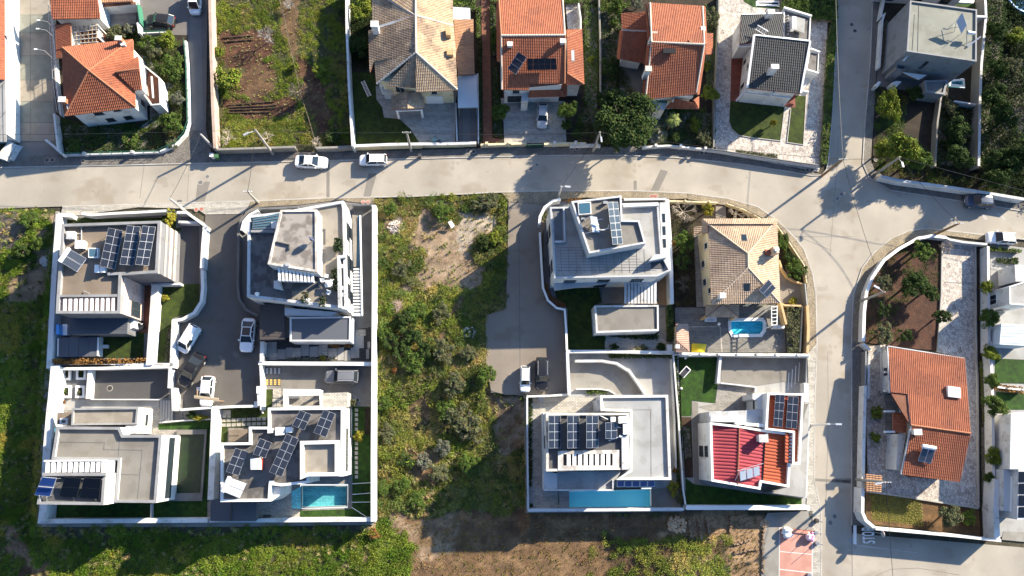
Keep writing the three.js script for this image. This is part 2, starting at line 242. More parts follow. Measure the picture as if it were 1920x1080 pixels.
function tiles(parent,pts,tone,o={}){
const pitch=o.pitch||0.25,course=o.course||0.38,A=o.amp??0.05,lift=o.lift??0.1;
const e=V3(0,0,0).subVectors(pts[1],pts[0]).normalize();let nrm=V3(0,0,0);
for(let i=1;i+1<pts.length;i++)nrm.add(V3(0,0,0).crossVectors(V3(0,0,0).subVectors(pts[i],pts[0]),V3(0,0,0).subVectors(pts[i+1],pts[0])));
nrm.normalize();if(nrm.y<0)nrm.negate();const o0=pts.reduce((a,p)=>a.add(p),V3(0,0,0)).multiplyScalar(1/pts.length);pts=pts.map(p=>V3(p.x,o0.y-(nrm.x*(p.x-o0.x)+nrm.z*(p.z-o0.z))/nrm.y,p.z));e.subVectors(pts[1],pts[0]).normalize();let s=V3(0,0,0).crossVectors(nrm,e);let u=e.clone();if(s.y<0){s.negate();}
const q=pts.map(p=>{const d=V3(0,0,0).subVectors(p,pts[0]);return[d.dot(u),d.dot(s)];});
const umin=Math.min(...q.map(p=>p[0])),umax=Math.max(...q.map(p=>p[0]));
const span=x=>{let lo=1e9,hi=-1e9;for(let i=0;i<q.length;i++){const a=q[i],b=q[(i+1)%q.length];if((a[0]-x)*(b[0]-x)<=0){if(Math.abs(b[0]-a[0])<1e-6){lo=Math.min(lo,a[1],b[1]);hi=Math.max(hi,a[1],b[1]);}else{const v=a[1]+(b[1]-a[1])*(x-a[0])/(b[0]-a[0]);lo=Math.min(lo,v);hi=Math.max(hi,v);}}}return[lo,hi];};
const N=Math.max(1,Math.round((umax-umin)/pitch)),P_=(umax-umin)/N,prof=[[0,0],[0.22,0.1],[0.36,0.8],[0.6,1],[0.84,0.8],[1,0]];
const g=mb();const flip=V3(0,0,0).crossVectors(u,s).dot(nrm)<0;const sd=(pts[0].x*31+pts[0].z*17)|0;
const at=(x,v,w)=>pts[0].clone().addScaledVector(u,x).addScaledVector(s,v).addScaledVector(nrm,lift+w);
for(let i=0;i<N;i++){
const x0=umin+i*P_;const mid=span(x0+P_/2);if(mid[1]-mid[0]<0.05)continue;
const xs=prof.map(([f])=>x0+f*P_),sp=xs.map(x=>span(clamp(x,umin+1e-4,umax-1e-4)));
const k0=Math.floor(Math.min(...sp.map(t=>t[0]))/course),k1=Math.ceil(Math.max(...sp.map(t=>t[1]))/course);
for(let k=k0;k<k1;k++){
const f=hash(i,k,sd),w=fbm(pts[0].x+(x0)*0.35,pts[0].z+k*course*0.35,0,3,sd&255);const t=typeof tone==='function'?tone(f,w,hash(i+91,k,sd)):tone;const col=t;
for(let j=0;j+1<prof.length;j++){
const a0=Math.max(sp[j][0],k*course),a1=Math.min(sp[j][1],(k+1)*course),b0=Math.max(sp[j+1][0],k*course),b1=Math.min(sp[j+1][1],(k+1)*course);if(a1<=a0&&b1<=b0)continue;
const step=v=>0.028*(1-(v-k*course)/course),h0=A*prof[j][1],h1=A*prof[j+1][1],A1=Math.max(a0,a1),Bq=Math.max(b0,b1);
const c=[at(xs[j],a0,h0+step(a0)),at(xs[j+1],b0,h1+step(b0)),at(xs[j+1],Bq,h1+step(Bq)),at(xs[j],A1,h0+step(A1))];
if(flip)c.reverse();g.quad(c[0],c[1],c[2],c[3],col);
const d=[at(xs[j],a0,h0+step(a0)),at(xs[j],a0,h0-0.01),at(xs[j+1],b0,h1-0.01),at(xs[j+1],b0,h1+step(b0))];if(flip)d.reverse();g.quad(d[0],d[1],d[2],d[3],col);
}
}
}
const m=part(parent,'roof_tile',g,tileMat);m.userData.kind='stuff';
part(parent,'roof_deck',deckOf(pts,0.16),o.deckMat||M.tileRoofBase);return m;
}
function deckOf(pts,th){const g=mb(),n=pts.length,lo=pts.map(p=>V3(p.x,p.y-th,p.z));const up=V3(0,0,0).crossVectors(V3(0,0,0).subVectors(pts[1],pts[0]),V3(0,0,0).subVectors(pts[2],pts[0])).y>0;const T=up?pts:pts.slice().reverse(),L=up?lo:lo.slice().reverse();
for(let i=1;i+1<n;i++){g.tri(T[0],T[i],T[i+1],[0,0],[1,0],[1,1]);g.tri(L[0],L[i+1],L[i],[0,0],[1,0],[1,1]);}for(let i=0;i<n;i++){const j=(i+1)%n;g.quad(L[i],L[j],T[j],T[i]);}return g;}
const tileMat=new THREE.MeshStandardMaterial({vertexColors:true,roughness:0.85});
const tone=(a,b,dark,amount=0.35,stain=0.5)=>(f,w,k)=>{const c=mixc(a,b,f);const s=smooth(0.48,0.66,w)*stain;return mixc(c,dark,Math.min(1,s+(k>1-amount*0.3?0.3:0)));};
const clayOrange=tone([0.31,0.1,0.046],[0.25,0.073,0.034],[0.136,0.04,0.023],0.3,0.35),clayRed=tone([0.252,0.055,0.026],[0.198,0.037,0.02],[0.102,0.025,0.017],0.3,0.3),clayPale=tone([0.5,0.39,0.27],[0.42,0.3,0.19],[0.27,0.2,0.15],0.5,0.4),clayBrown=tone([0.4,0.27,0.165],[0.28,0.18,0.11],[0.1,0.075,0.055],1.5,0.85),clayPeach=tone([0.42,0.235,0.13],[0.36,0.19,0.1],[0.2,0.11,0.07],0.4,0.35),tileBlack=tone([0.05,0.05,0.052],[0.036,0.036,0.039],[0.06,0.06,0.06],0.2,0.3),clayOld=tone([0.34,0.185,0.12],[0.27,0.14,0.09],[0.15,0.085,0.062],0.8,0.5),sheetRed=tone([0.27,0.03,0.045],[0.24,0.026,0.04],[0.18,0.024,0.032],0.1,0.3),sheetOrange=tone([0.338,0.07,0.025],[0.315,0.059,0.021],[0.225,0.042,0.021],0.1,0.3),clayCream=tone([0.47,0.345,0.225],[0.37,0.25,0.155],[0.15,0.105,0.078],0.7,0.6),claySand=tone([0.49,0.36,0.25],[0.4,0.28,0.18],[0.25,0.17,0.12],0.5,0.45),clayTan=tone([0.46,0.29,0.2],[0.38,0.22,0.15],[0.24,0.14,0.1],0.4,0.4),clayMauve=tone([0.4,0.27,0.21],[0.32,0.21,0.16],[0.2,0.135,0.11],0.3,0.3);
const ridgeMat={o:std(0.3,0.12,0.06),r:std(0.25,0.075,0.045),p:std(0.48,0.37,0.27),b:std(0.22,0.155,0.11),k:std(0.06,0.06,0.063),w:std(0.48,0.42,0.36)};
function ridge(parent,a,b,m,r=0.12){
const l=a.distanceTo(b),n=Math.max(2,Math.round(l/0.4)),g=mb(),p=t=>a.clone().lerp(b,t).add(V3(0,0.1,0));
for(let i=0;i<n;i++)g.tube(p(i/n),p((i+1.08)/n),r*1.08,r*0.9,8);
part(parent,'ridge_cap',g,m);
}
const up=(p,dy)=>V3(p.x,p.y+dy,p.z);
function chimney(parent,p,h0,h1,w,d,m,o={}){
const c=P(p[0],p[1],h1),r=o.turn||0;const s=part(parent,'chimney',mb().box(c.x,h0,c.z,w,h1-h0,d,r),m);
part(s,'cap',mb().box(c.x,h1+0.12,c.z,w+0.16,0.08,d+0.16,r),o.cap||M.white);
const g=mb();for(const[i,j]of[[-1,-1],[1,-1],[1,1],[-1,1]])g.box(c.x+i*w*0.36,h1,c.z+j*d*0.36,0.1,0.12,0.1,0);part(s,'vent',g,o.cap||M.white);return s;
}
let pvGroup='solar module arrays on the roofs';
function solar(label,q,hs,nu,nv,o={}){
const t=thing('solar_array',label,'solar panels',o.group||pvGroup),c=q.map((p,i)=>P(p[0],p[1],hs[i]));
const at=(u,v)=>{const a=c[0].clone().lerp(c[1],u),b=c[3].clone().lerp(c[2],u);return a.lerp(b,v);};
const gu=0.008,gv=0.008;
for(let j=0;j<nv;j++)for(let i=0;i<nu;i++){
const u0=(i+gu)/nu,u1=(i+1-gu)/nu,v0=(j+gv)/nv,v1=(j+1-gv)/nv;
const f=part(t,'solar_panel',mb().slab4([at(u0,v0),at(u1,v0),at(u1,v1),at(u0,v1)],0.05),o.frame||M.alu);
const eu=(u1-u0)*0.022,ev=(v1-v0)*0.018,z=[at(u0+eu,v0+ev),at(u1-eu,v0+ev),at(u1-eu,v1-ev),at(u0+eu,v1-ev)].map(p=>up(p,0.006));
const g=mb();let nn=V3(0,0,0).subVectors(z[1],z[0]).cross(V3(0,0,0).subVectors(z[3],z[0]));const long=z[0].distanceTo(z[1])>z[0].distanceTo(z[3]);
let uv=long?[[0,0],[0,1],[1,1],[1,0]]:[[0,0],[1,0],[1,1],[0,1]];let zz=z;if(nn.y<0){zz=z.slice().reverse();uv=uv.slice().reverse();}
g.quad(zz[0],zz[1],zz[2],zz[3],null,uv);part(f,'cell_sheet',g,o.mat||pv);
}
if(o.floor!==undefined){const g=mb();for(const[u,v]of[[0.05,0.05],[0.95,0.05],[0.95,0.95],[0.05,0.95],[0.5,0.05],[0.5,0.95]]){const p=at(u,v);g.bar(V3(p.x,o.floor,p.z),up(p,-0.06),0.05);}for(const u of[0.05,0.95])g.bar(up(at(u,0),-0.07),up(at(u,1),-0.07),0.05);part(t,'mount_frame',g,M.steel);}
return t;
}
function heater(label,q,hs,n,o={}){
const t=thing('solar_water_heater',label,'solar water heater','solar water heaters on the roofs'),c=q.map((p,i)=>P(p[0],p[1],hs[i]));const at=(u,v)=>c[0].clone().lerp(c[1],u).lerp(c[3].clone().lerp(c[2],u),v);
for(let i=0;i<n;i++){const u0=i/n+0.015,u1=(i+1)/n-0.015,f=part(t,'collector',mb().slab4([at(u0,0.02),at(u1,0.02),at(u1,1),at(u0,1)],0.08),M.alu);part(f,'collector_glass',mb().slab4([at(u0+0.02,0.05),at(u1-0.02,0.05),at(u1-0.02,0.97),at(u0+0.02,0.97)].map(p=>up(p,0.01)),0.03),o.mat||collectorGlass);}
if(o.tank!==false){const d=V3(0,0,0).subVectors(c[1],c[0]).normalize(),r=o.r||0.27,off=V3(0,0,0).subVectors(c[0],c[3]).setY(0).normalize().multiplyScalar(r*0.8);const a=c[0].clone().add(off),b=c[1].clone().add(off);const g=mb();g.tube(a,b,r,r,14);g.tube(b,a,r*0.99,r*0.99,14);g.tube(b,b.clone().addScaledVector(d,0.06),r*0.9,r*0.6,14);g.tube(a,a.clone().addScaledVector(d,-0.06),r*0.9,r*0.6,14);part(t,'tank',g,M.plasticWhite);}
const g=mb(),fl=o.floor??(Math.min(...hs)-0.3);for(const[u,v]of[[0.06,0.05],[0.94,0.05],[0.06,0.95],[0.94,0.95]]){const p=at(u,v);g.bar(V3(p.x,fl,p.z),up(p,-0.08),0.05);}g.bar(V3(at(0.06,1).x,fl+0.05,at(0.06,1).z),up(at(0.06,0),-0.1),0.04);g.bar(V3(at(0.94,1).x,fl+0.05,at(0.94,1).z),up(at(0.94,0),-0.1),0.04);part(t,'stand',g,M.steel);return t;
}
function skylight(parent,q,h,o={}){const poly=flat(q,h);const f=part(parent,'skylight',mb().prism(orient(poly),o.h0??h-0.3,h),o.frame||M.frame);part(f,'pane',mb().prism(inset(poly,o.rim??0.14),h-0.02,h+0.03),o.glass||M.glassBlue);return f;}
function slats(parent,name,a,b,c,d,h,n,w,th,m){
const A=P(...a,h),B=P(...b,h),C=P(...c,h),D=P(...d,h);for(let i=0;i<n;i++){const t=n>1?(i+0.5)/n:0.5;part(parent,name,mb().bar(up(A.clone().lerp(B,t),-th/2),up(D.clone().lerp(C,t),-th/2),w,th),m);}
}
function gear(label,name,cat,q,y0,y1,m,o={}){
const poly=flat(q,y1),t=thing(name,label,cat,o.group);part(t,'casing',mb().prism(orient(poly),y0,y1-0.05),m);part(t,'lid',mb().prism(inset(poly,-0.03),y1-0.05,y1),o.lid||m);
const c=orient(poly),a=c[2]||c[0],b=c[3]||c[1];const mx=(a[0]+b[0])/2,mz=(a[1]+b[1])/2,l=Math.hypot(b[0]-a[0],b[1]-a[1]);part(t,'grille',mb().box(mx,y0+(y1-y0)*0.25,mz,l*0.6,(y1-y0)*0.45,0.06,Math.atan2(-(b[1]-a[1]),b[0]-a[0])),M.darkFrame);return t;
}
function pool(label,q,o={}){
const y=o.y??0.12,poly=flat(q,y),inn=inset(poly,o.rim??0.3),t=thing('swimming_pool',label,'swimming pool',o.group);
part(t,'coping',mb().prism(orient(poly),y,y+0.05,[inn]),o.coping||M.whitePlain);const lip=inset(poly,(o.rim??0.3)+0.02),deep=o.depth??0.5,g=mb();g.sheet(lip,y-deep+0.005);g.sides(lip,y-deep,y+0.03,false);part(t,'basin',g,o.tile||M.poolTile);
part(t,'water',mb().sheet(lip,y-0.03),M.water);return t;
}
// ---------- plants ----------
const leafMat=new THREE.MeshPhysicalMaterial({color:lin(1,1,1),vertexColors:true,roughness:1,specularIntensity:0.25,side:THREE.DoubleSide,transmission:0.1,thickness:0});
const bark=std(0.16,0.12,0.085,{map:tStain}),twigMat=std(0.4,0.34,0.28,{roughness:0.9}),twigDark=std(0.13,0.11,0.09,{roughness:0.9});
const greens={
dark:[[0.026,0.047,0.012],[0.053,0.079,0.021]],mid:[[0.046,0.083,0.016],[0.091,0.129,0.026]],bright:[[0.098,0.135,0.016],[0.173,0.196,0.030]],olive:[[0.068,0.075,0.034],[0.121,0.125,0.064]],yellow:[[0.204,0.196,0.022],[0.302,0.256,0.038]],rust:[[0.166,0.075,0.022],[0.256,0.143,0.046]],grey:[[0.105,0.113,0.075],[0.166,0.166,0.121]],red:[[0.226,0.068,0.030],[0.151,0.105,0.030]],
};
function leaf(g,c,n,s,col,asp=1.5){
const a=(Math.abs(n.y)>0.9?V3(1,0,0):V3(0,1,0)).cross(n).normalize(),b=V3(0,0,0).crossVectors(n,a),t=R()*6.283,ca=Math.cos(t),sa=Math.sin(t);
const x=a.clone().multiplyScalar(ca).addScaledVector(b,sa),y=a.clone().multiplyScalar(-sa).addScaledVector(b,ca),q=(i,j,k)=>c.clone().addScaledVector(x,i*s*asp).addScaledVector(y,j*s).addScaledVector(n,k*s);
g.tri(q(-0.5,0,0),q(0,-0.5,0.16),q(0.5,0,-0.05),[0,0],[0.5,0],[1,0],col);g.tri(q(-0.5,0,0),q(0.5,0,-0.05),q(0,0.5,0.16),[0,0],[1,0],[0.5,1],col);
}
const rdir=()=>{const z=rr(-1,1),a=R()*6.283,r=Math.sqrt(1-z*z);return V3(r*Math.cos(a),z,r*Math.sin(a));};
function crown(pal,o={}){
const g=mb(),nC=o.clumps||26,per=o.per||60,ls=o.leaf||0.12,[c0,c1]=greens[pal],lobes=[[V3(0,0.1,0),0.62],[V3(rr(-0.2,0.2),0.15,rr(-0.2,0.2)),0.58]];
for(let i=0,a=R()*6.283;i<6;i++){a+=rr(0.7,1.5);lobes.push([V3(Math.cos(a)*rr(0.35,0.66),rr(-0.2,0.3),Math.sin(a)*rr(0.35,0.66)),rr(0.28,0.5)]);}
for(let i=0;i<nC;i++){
const lobe=lobes[i%lobes.length],d=rdir();if(d.y<-0.3)d.y*=-0.6;const cc=lobe[0].clone().addScaledVector(d,lobe[1]*(0.45+0.6*R()));cc.y*=o.flat??0.8;const cr=rr(0.16,0.32)*(o.loose?0.9:1),shade=rr(0.75,1.2);
for(let k=0;k<per;k++){const e=rdir(),p=cc.clone().addScaledVector(e,cr*Math.pow(R(),0.35));const n=e.clone().multiplyScalar(0.7).addScaledVector(rdir(),0.6).add(V3(0,0.35,0)).normalize();const c=mixc(c0,c1,R()).map(v=>v*shade*rr(0.8,1.2));leaf(g,p,n,ls*rr(0.7,1.3),c,o.asp||1.5);}
}
return g.geo();
}
function limbs(h,r){
const g=mb(),top=V3(rr(-0.1,0.1),h*0.8,rr(-0.1,0.1));g.tube(V3(0,0,0),top,0.06*r+0.05,0.035*r+0.03,8);
for(let i=0;i<6;i++){const a=i*1.05+R(),e=V3(Math.cos(a)*r*0.6,h+rr(-0.1,0.5)*r*0.6,Math.sin(a)*r*0.6);const s=top.clone().multiplyScalar(rr(0.7,1));g.tube(s,e,0.03*r+0.02,0.012*r,6);for(let k=0;k<2;k++)g.tube(s.clone().lerp(e,0.55),e.clone().add(rdir().multiplyScalar(r*0.3)),0.014*r,0.006*r,5);}
return g.geo();
}
const crownCache={};
function crownFor(pal,kind){const key=pal+kind;const c=crownCache[key]||={list:[],k:0};if(c.list.length<3){c.list.push(kind==='big'?crown(pal,{clumps:72,per:170,leaf:0.055,flat:0.7}):kind==='loose'?crown(pal,{clumps:32,per:80,leaf:0.09,loose:true}):kind==='shrub'?crown(pal,{clumps:34,per:80,leaf:0.095,flat:0.75}):crown(pal,{clumps:46,per:95,leaf:0.078}));}return c.list[c.k++%c.list.length];}
function tree(label,p,rpx,h,pal,o={}){
const kind=o.kind||'tree',ch=h*(kind==='shrub'?0.5:0.66),c=P(p[0],p[1],ch),e=P(p[0]+rpx,p[1],ch),r=Math.hypot(e.x-c.x,e.z-c.z)/1.08;
const t=thing(o.name||(kind==='shrub'?'shrub':'tree'),label,o.cat||(kind==='shrub'?'shrub':'tree'),o.group);t.userData.local=true;t.position.set(c.x,drop(c.x,c.z)>0.05?groundY(c.x,c.z):0,c.z);t.rotation.y=R()*6.28;
part(t,kind==='shrub'?'stem':'trunk',limbs(ch,r),bark);
const vr=Math.min(h-ch,ch)*(kind==='shrub'?1.0:1.15);const k=part(t,kind==='shrub'?'foliage':'crown',crownFor(pal,o.crown||(kind==='shrub'?'shrub':'tree')),leafMat);k.position.y=ch;k.scale.set(r*(o.sx||1),Math.max(0.35,vr*1.15),r*(o.sz||1));k.rotation.y=0;if(o.sx||o.sz)t.rotation.y=o.turn||0;return t;
}
const shrub=(label,p,rpx,h,pal,o={})=>tree(label,p,rpx,h,pal,{kind:'shrub',...o});
function bareTree(label,p,rpx,h,m=twigMat,o={}){
const c=P(p[0],p[1],h*0.55),e=P(p[0]+rpx,p[1],h*0.55),r=Math.hypot(e.x-c.x,e.z-c.z),t=thing('bare_tree',label,'tree',o.group);t.userData.local=true;t.position.set(c.x,0,c.z);
const g=mb(),tr=mb();tr.tube(V3(0,0,0),V3(0.05,h*0.4,0),0.09,0.06,7);part(t,'trunk',tr,m);
const grow=(a,d,l,rad,n)=>{const b=a.clone().addScaledVector(d,l);g.tube(a,b,rad,rad*0.65,5,false);if(!n)return;const k=n>2?3:3;for(let i=0;i<k;i++)grow(a.clone().lerp(b,rr(0.55,1)),d.clone().addScaledVector(rdir(),0.75).add(V3(0,0.12,0)).normalize(),l*rr(0.6,0.8),rad*0.6,n-1);};
for(let i=0;i<7;i++){const a=i*0.9+R();grow(V3(0.05,h*0.36,0),V3(Math.cos(a),rr(0.5,1),Math.sin(a)).normalize(),r*0.45,0.05,4);}part(t,'branches',g,m);return t;
}
function palm(label,p,rpx,h){
const c=P(p[0],p[1],h),e=P(p[0]+rpx,p[1],h),r=Math.hypot(e.x-c.x,e.z-c.z),t=thing('palm_tree',label,'palm tree');t.userData.local=true;t.position.set(c.x,0,c.z);
part(t,'trunk',mb().tube(V3(0,0,0),V3(0,h,0),0.16,0.12,9),bark);
for(let i=0;i<22;i++){
const g=mb(),a=i*2.399,tilt=rr(0.1,1.1),d=V3(Math.cos(a),0,Math.sin(a)),s=V3(-d.z,0,d.x),col=mixc([0.12,0.17,0.04],[0.22,0.25,0.09],R());const at=u=>V3(0,h,0).addScaledVector(d,r*u*Math.cos(tilt*0.5)).add(V3(0,r*(u*Math.sin(0.9-tilt)-0.55*u*u),0));
for(let k=0;k<12;k++){const u=(k+1)/12,q=at(u),w=r*0.32*Math.sin(Math.PI*Math.min(0.95,u*0.8+0.15));for(const j of[-1,1])g.tri(q,q.clone().addScaledVector(s,j*w).addScaledVector(d,r*0.12).add(V3(0,-w*0.35,0)),at(Math.min(1,u+0.06)),[0,0],[1,0],[0,1],col);}
part(t,'frond',g,leafMat);
}
}
function hedge(label,q,h,pal,o={}){
const poly=flat(q,h),b=boundsOf(poly),g=mb(),[c0,c1]=greens[pal],t=thing(o.name||'hedge',label,o.cat||'hedge',o.group),A=Math.abs(area2(poly)),ls=o.leaf||0.16,n=Math.min(9000,Math.round(A*(1+h*0.6)*(o.dense||1)*1.9/(ls*ls)));
const core=inset(poly,0.12);if(Math.abs(area2(core))<A){part(t,'stems',mb().prism(core,o.y0??0.05,Math.max(0.15,h*0.45)),twigDark);}
let made=0,guard=0;while(made<n&&guard++<n*12){const x=rr(b[0],b[2]),z=rr(b[1],b[3]);if(!inside(poly,x,z))continue;const bump=fbm(x*1.6+50,z*1.6+50,0,3,77),y=h*(0.35+0.75*bump)*Math.pow(R(),0.25);leaf(g,V3(x+rr(-0.08,0.08),Math.max(0.05,y),z+rr(-0.08,0.08)),V3(rr(-0.8,0.8),1,rr(-0.8,0.8)).normalize(),ls*rr(0.7,1.3),mixc(c0,c1,R()).map(v=>v*(0.7+0.6*bump)));made++;}
part(t,'foliage',g,leafMat);return t;
}
function tuft(n,spread,hgt,ls,blade){const g=mb();for(let i=0;i<n;i++){const a=R()*6.283,r=spread*Math.sqrt(R()),k_=rr(0.6,1.4);if(blade){const x=Math.cos(a)*r*0.4,z=Math.sin(a)*r*0.4,l=hgt*rr(0.6,1.2),w=ls*0.3,dx=Math.cos(a)*r,dz=Math.sin(a)*r;g.tri(V3(x-dz*w/r,0,z+dx*w/r),V3(x+dz*w/r,0,z-dx*w/r),V3(x+dx,l,z+dz),[0,0],[1,0],[0.5,1],[1,1,1]);}else leaf(g,V3(Math.cos(a)*r,hgt*rr(0.15,1),Math.sin(a)*r),V3(rr(-0.7,0.7),1,rr(-0.7,0.7)).normalize(),ls*rr(0.7,1.3),[1,1,1].map(v=>v*k_));}return g.geo();}
const tuftKinds={leafy:tuft(46,0.46,0.3,0.088,false),bushy:tuft(80,0.62,0.7,0.11,false),blade:tuft(20,0.28,0.4,0.1,true),low:tuft(16,0.3,0.12,0.1,false)};
function growth(name,label,kind,poly,density,colour,size=[0.7,1.4]){
const b=boundsOf(poly),per={leafy:11,bushy:2.2,blade:12,low:9}[kind],n=Math.round((b[2]-b[0])*(b[3]-b[1])*per),list=[];
for(let i=0;i<n;i++){const x=rr(b[0],b[2]),z=rr(b[1],b[3]);if(!inside(poly,x,z)||R()>density(x,z))continue;list.push([x,z]);}
if(!list.length)return;const m=new THREE.InstancedMesh(tuftKinds[kind],leafMat,list.length),o=new THREE.Object3D();m.name=numbered(name);m.castShadow=m.receiveShadow=true;
list.forEach(([x,z],i)=>{o.position.set(x,groundY(x,z)-0.02,z);o.rotation.set(rr(-0.15,0.15),R()*6.283,rr(-0.15,0.15));const s=rr(...size);o.scale.set(s,s*rr(0.7,1.4),s);o.updateMatrix();m.setMatrixAt(i,o.matrix);m.setColorAt(i,new THREE.Color().setRGB(...colour(x,z).map(v=>v*rr(0.88,1.14))));});
scene.add(m);m.userData.label=label;m.userData.kind='stuff';return m;
}
// ---------- vehicles ----------
const paint=(r,g,b)=>new THREE.MeshPhysicalMaterial({color:lin(r,g,b),roughness:0.35,clearcoat:1,clearcoatRoughness:0.05});
const paints={white:paint(0.76,0.77,0.78),black:new THREE.MeshPhysicalMaterial({color:lin(0.008,0.008,0.01),roughness:0.4,clearcoat:0.4,clearcoatRoughness:0.1}),silver:paint(0.45,0.45,0.46),grey:paint(0.13,0.135,0.15),blue:paint(0.035,0.05,0.085)};
const rubber=std(0.02,0.02,0.02),lampGlass=std(0.7,0.7,0.7,{roughness:0.1}),tailRed=std(0.35,0.01,0.01,{roughness:0.2}),carGlass=std(0.015,0.02,0.025,{roughness:0.05});
const carKinds={
sedan:{L:4.5,W:1.76,H:1.43,hood:0.27,roof0:0.43,roof1:0.68,boot:0.86,bootH:0.97},wagon:{L:4.15,W:1.7,H:1.5,hood:0.25,roof0:0.4,roof1:0.93,boot:0.985,bootH:0.98},hatch:{L:4.1,W:1.75,H:1.5,hood:0.25,roof0:0.42,roof1:0.84,boot:0.97,bootH:1.0},
suv:{L:4.5,W:1.85,H:1.65,hood:0.27,roof0:0.42,roof1:0.9,boot:0.98,bootH:1.05},coupe:{L:4.5,W:1.8,H:1.4,hood:0.27,roof0:0.44,roof1:0.72,boot:0.9,bootH:1.0},van:{L:3.95,W:1.68,H:1.8,hood:0.14,roof0:0.3,roof1:0.95,boot:0.985,bootH:1.05},
};
function car(label,p,deg,kind,m,o={}){
const k={...carKinds[kind]},c=P(p[0],p[1],0.9),t=thing('parked_car',label,o.cat||'car','parked cars');t.userData.local=true;t.position.set(c.x,o.y??0.07,c.z);t.rotation.y=deg*Math.PI/180;if(o.scale)t.scale.setScalar(o.scale);
const X=s=>k.L*(0.5-s),N=30,prof=(s)=>{const nose=0.62,hood=0.9,b=k.bootH;if(s<0.06)return nose+(hood-0.12-nose)*Math.sin(s/0.06*1.57);if(s<k.hood)return hood-0.12+0.14*(s-0.06)/(k.hood-0.06);if(s<k.boot)return 0.93+(b-0.93)*(s-k.hood)/(k.boot-k.hood);return s>0.97?b-(s-0.97)/0.03*0.22:b;};
const half=s=>{const e=Math.abs(s-0.5)*2,f=Math.max(0,(e-0.72)/0.28);return k.W/2*(0.985-0.2*f*f-0.05*Math.pow(f,6));};
const sec=s=>{const w=half(s),h=prof(s),x=X(s);return[[-w*0.92,0.24],[-w,0.42],[-w,h*0.72],[-w*0.95,h*0.92],[-w*0.82,h],[-w*0.35,h+0.025],[w*0.35,h+0.025],[w*0.82,h],[w*0.95,h*0.92],[w,h*0.72],[w,0.42],[w*0.92,0.24]].map(([z,y])=>V3(x,y,z));};
const b=mb();let last=sec(0);for(let i=1;i<=N;i++){const q=sec(i/N);for(let j=0;j+1<q.length;j++)b.quad(last[j],q[j],q[j+1],last[j+1]);b.quad(last[last.length-1],q[q.length-1],q[0],last[0]);last=q;}
for(const s of[0,1]){const q=sec(s);for(let j=1;j+1<q.length;j++)s?b.tri(q[0],q[j+1],q[j],[0,0],[1,0],[0,1]):b.tri(q[0],q[j],q[j+1],[0,0],[1,0],[0,1]);}
const body=new THREE.BufferGeometry();{const g0=b.geo();body.copy(g0);}part(t,'body',body,m);
const wb=k.W*0.44,wr=k.W*0.36,y0=0.93,y1=k.H,x0=X(k.hood),x1=X(k.roof0),x2=X(k.roof1),x3=X(k.boot),yb=k.bootH;
const q=(x,y,z)=>V3(x,y,z),mid=(x1+x2)/2;
part(t,'windscreen',mb().quad(q(x0,y0,wb),q(x0,y0,-wb),q(x1,y1-0.02,-wr),q(x1,y1-0.02,wr)),carGlass);
part(t,'rear_window',mb().quad(q(x3,yb,-wb*0.96),q(x3,yb,wb*0.96),q(x2,y1-0.03,wr*0.96),q(x2,y1-0.03,-wr*0.96)),carGlass);
for(const s of[-1,1]){const a=[q(x0,y0,s*wb),q(x1,y1-0.02,s*wr),q(x2,y1-0.03,s*wr*0.97),q(x3,yb,s*wb*0.97)];if(s<0)a.reverse();part(t,'side_window',mb().quad(...a),carGlass);if(kind==='van'){const c2=[q(mid+0.4,y0,s*(wb+0.012)),q(mid+0.5,y1-0.05,s*(wr+0.012)),q(x2,y1-0.05,s*(wr+0.012)),q(x3,yb,s*(wb+0.005))];if(s<0)c2.reverse();part(t,'side_panel',mb().quad(...c2),m);}const g=mb();g.bar(q(x0,y0,s*wb),q(x1,y1,s*wr),0.07);g.bar(q(x2,y1,s*wr),q(x3,yb,s*wb*0.97),0.1);g.bar(q(mid,y0,s*wb),q(mid,y1,s*wr),0.08);part(t,'pillar',g,m);}
const rf=mb(),rp=(x,z,y)=>q(x,y,z),NX=8;for(let i=0;i<NX;i++)for(const[z0,z1,h0,h1]of[[-1,-0.6,-0.03,0.02],[-0.6,0.6,0.02,0.02],[0.6,1,0.02,-0.03]]){const f0=i/NX,f1=(i+1)/NX,xa=x1+(x2-x1)*f0,xb=x1+(x2-x1)*f1,ya=y1+0.035*Math.sin(f0*3.14),yc=y1+0.035*Math.sin(f1*3.14);rf.quad(rp(xb,z0*wr*1.02,yc+h0),rp(xb,z1*wr*1.02,yc+h1),rp(xa,z1*wr*1.02,ya+h1),rp(xa,z0*wr*1.02,ya+h0));}
part(t,'roof',rf,o.roof||m);
if(o.glassRoof){const z=wr*0.8;part(t,'roof_glass',mb().slab4([q(x1-0.1,y1+0.07,z),q(x1-0.1,y1+0.07,-z),q(x2+0.1,y1+0.07,-z),q(x2+0.1,y1+0.07,z)],0.03),carGlass);}
if(o.rails)for(const s of[-1,1])part(t,'roof_rail',mb().bar(q(x1-0.15,y1+0.07,s*wr*0.93),q(x2+0.15,y1+0.07,s*wr*0.93),0.045),M.alu);
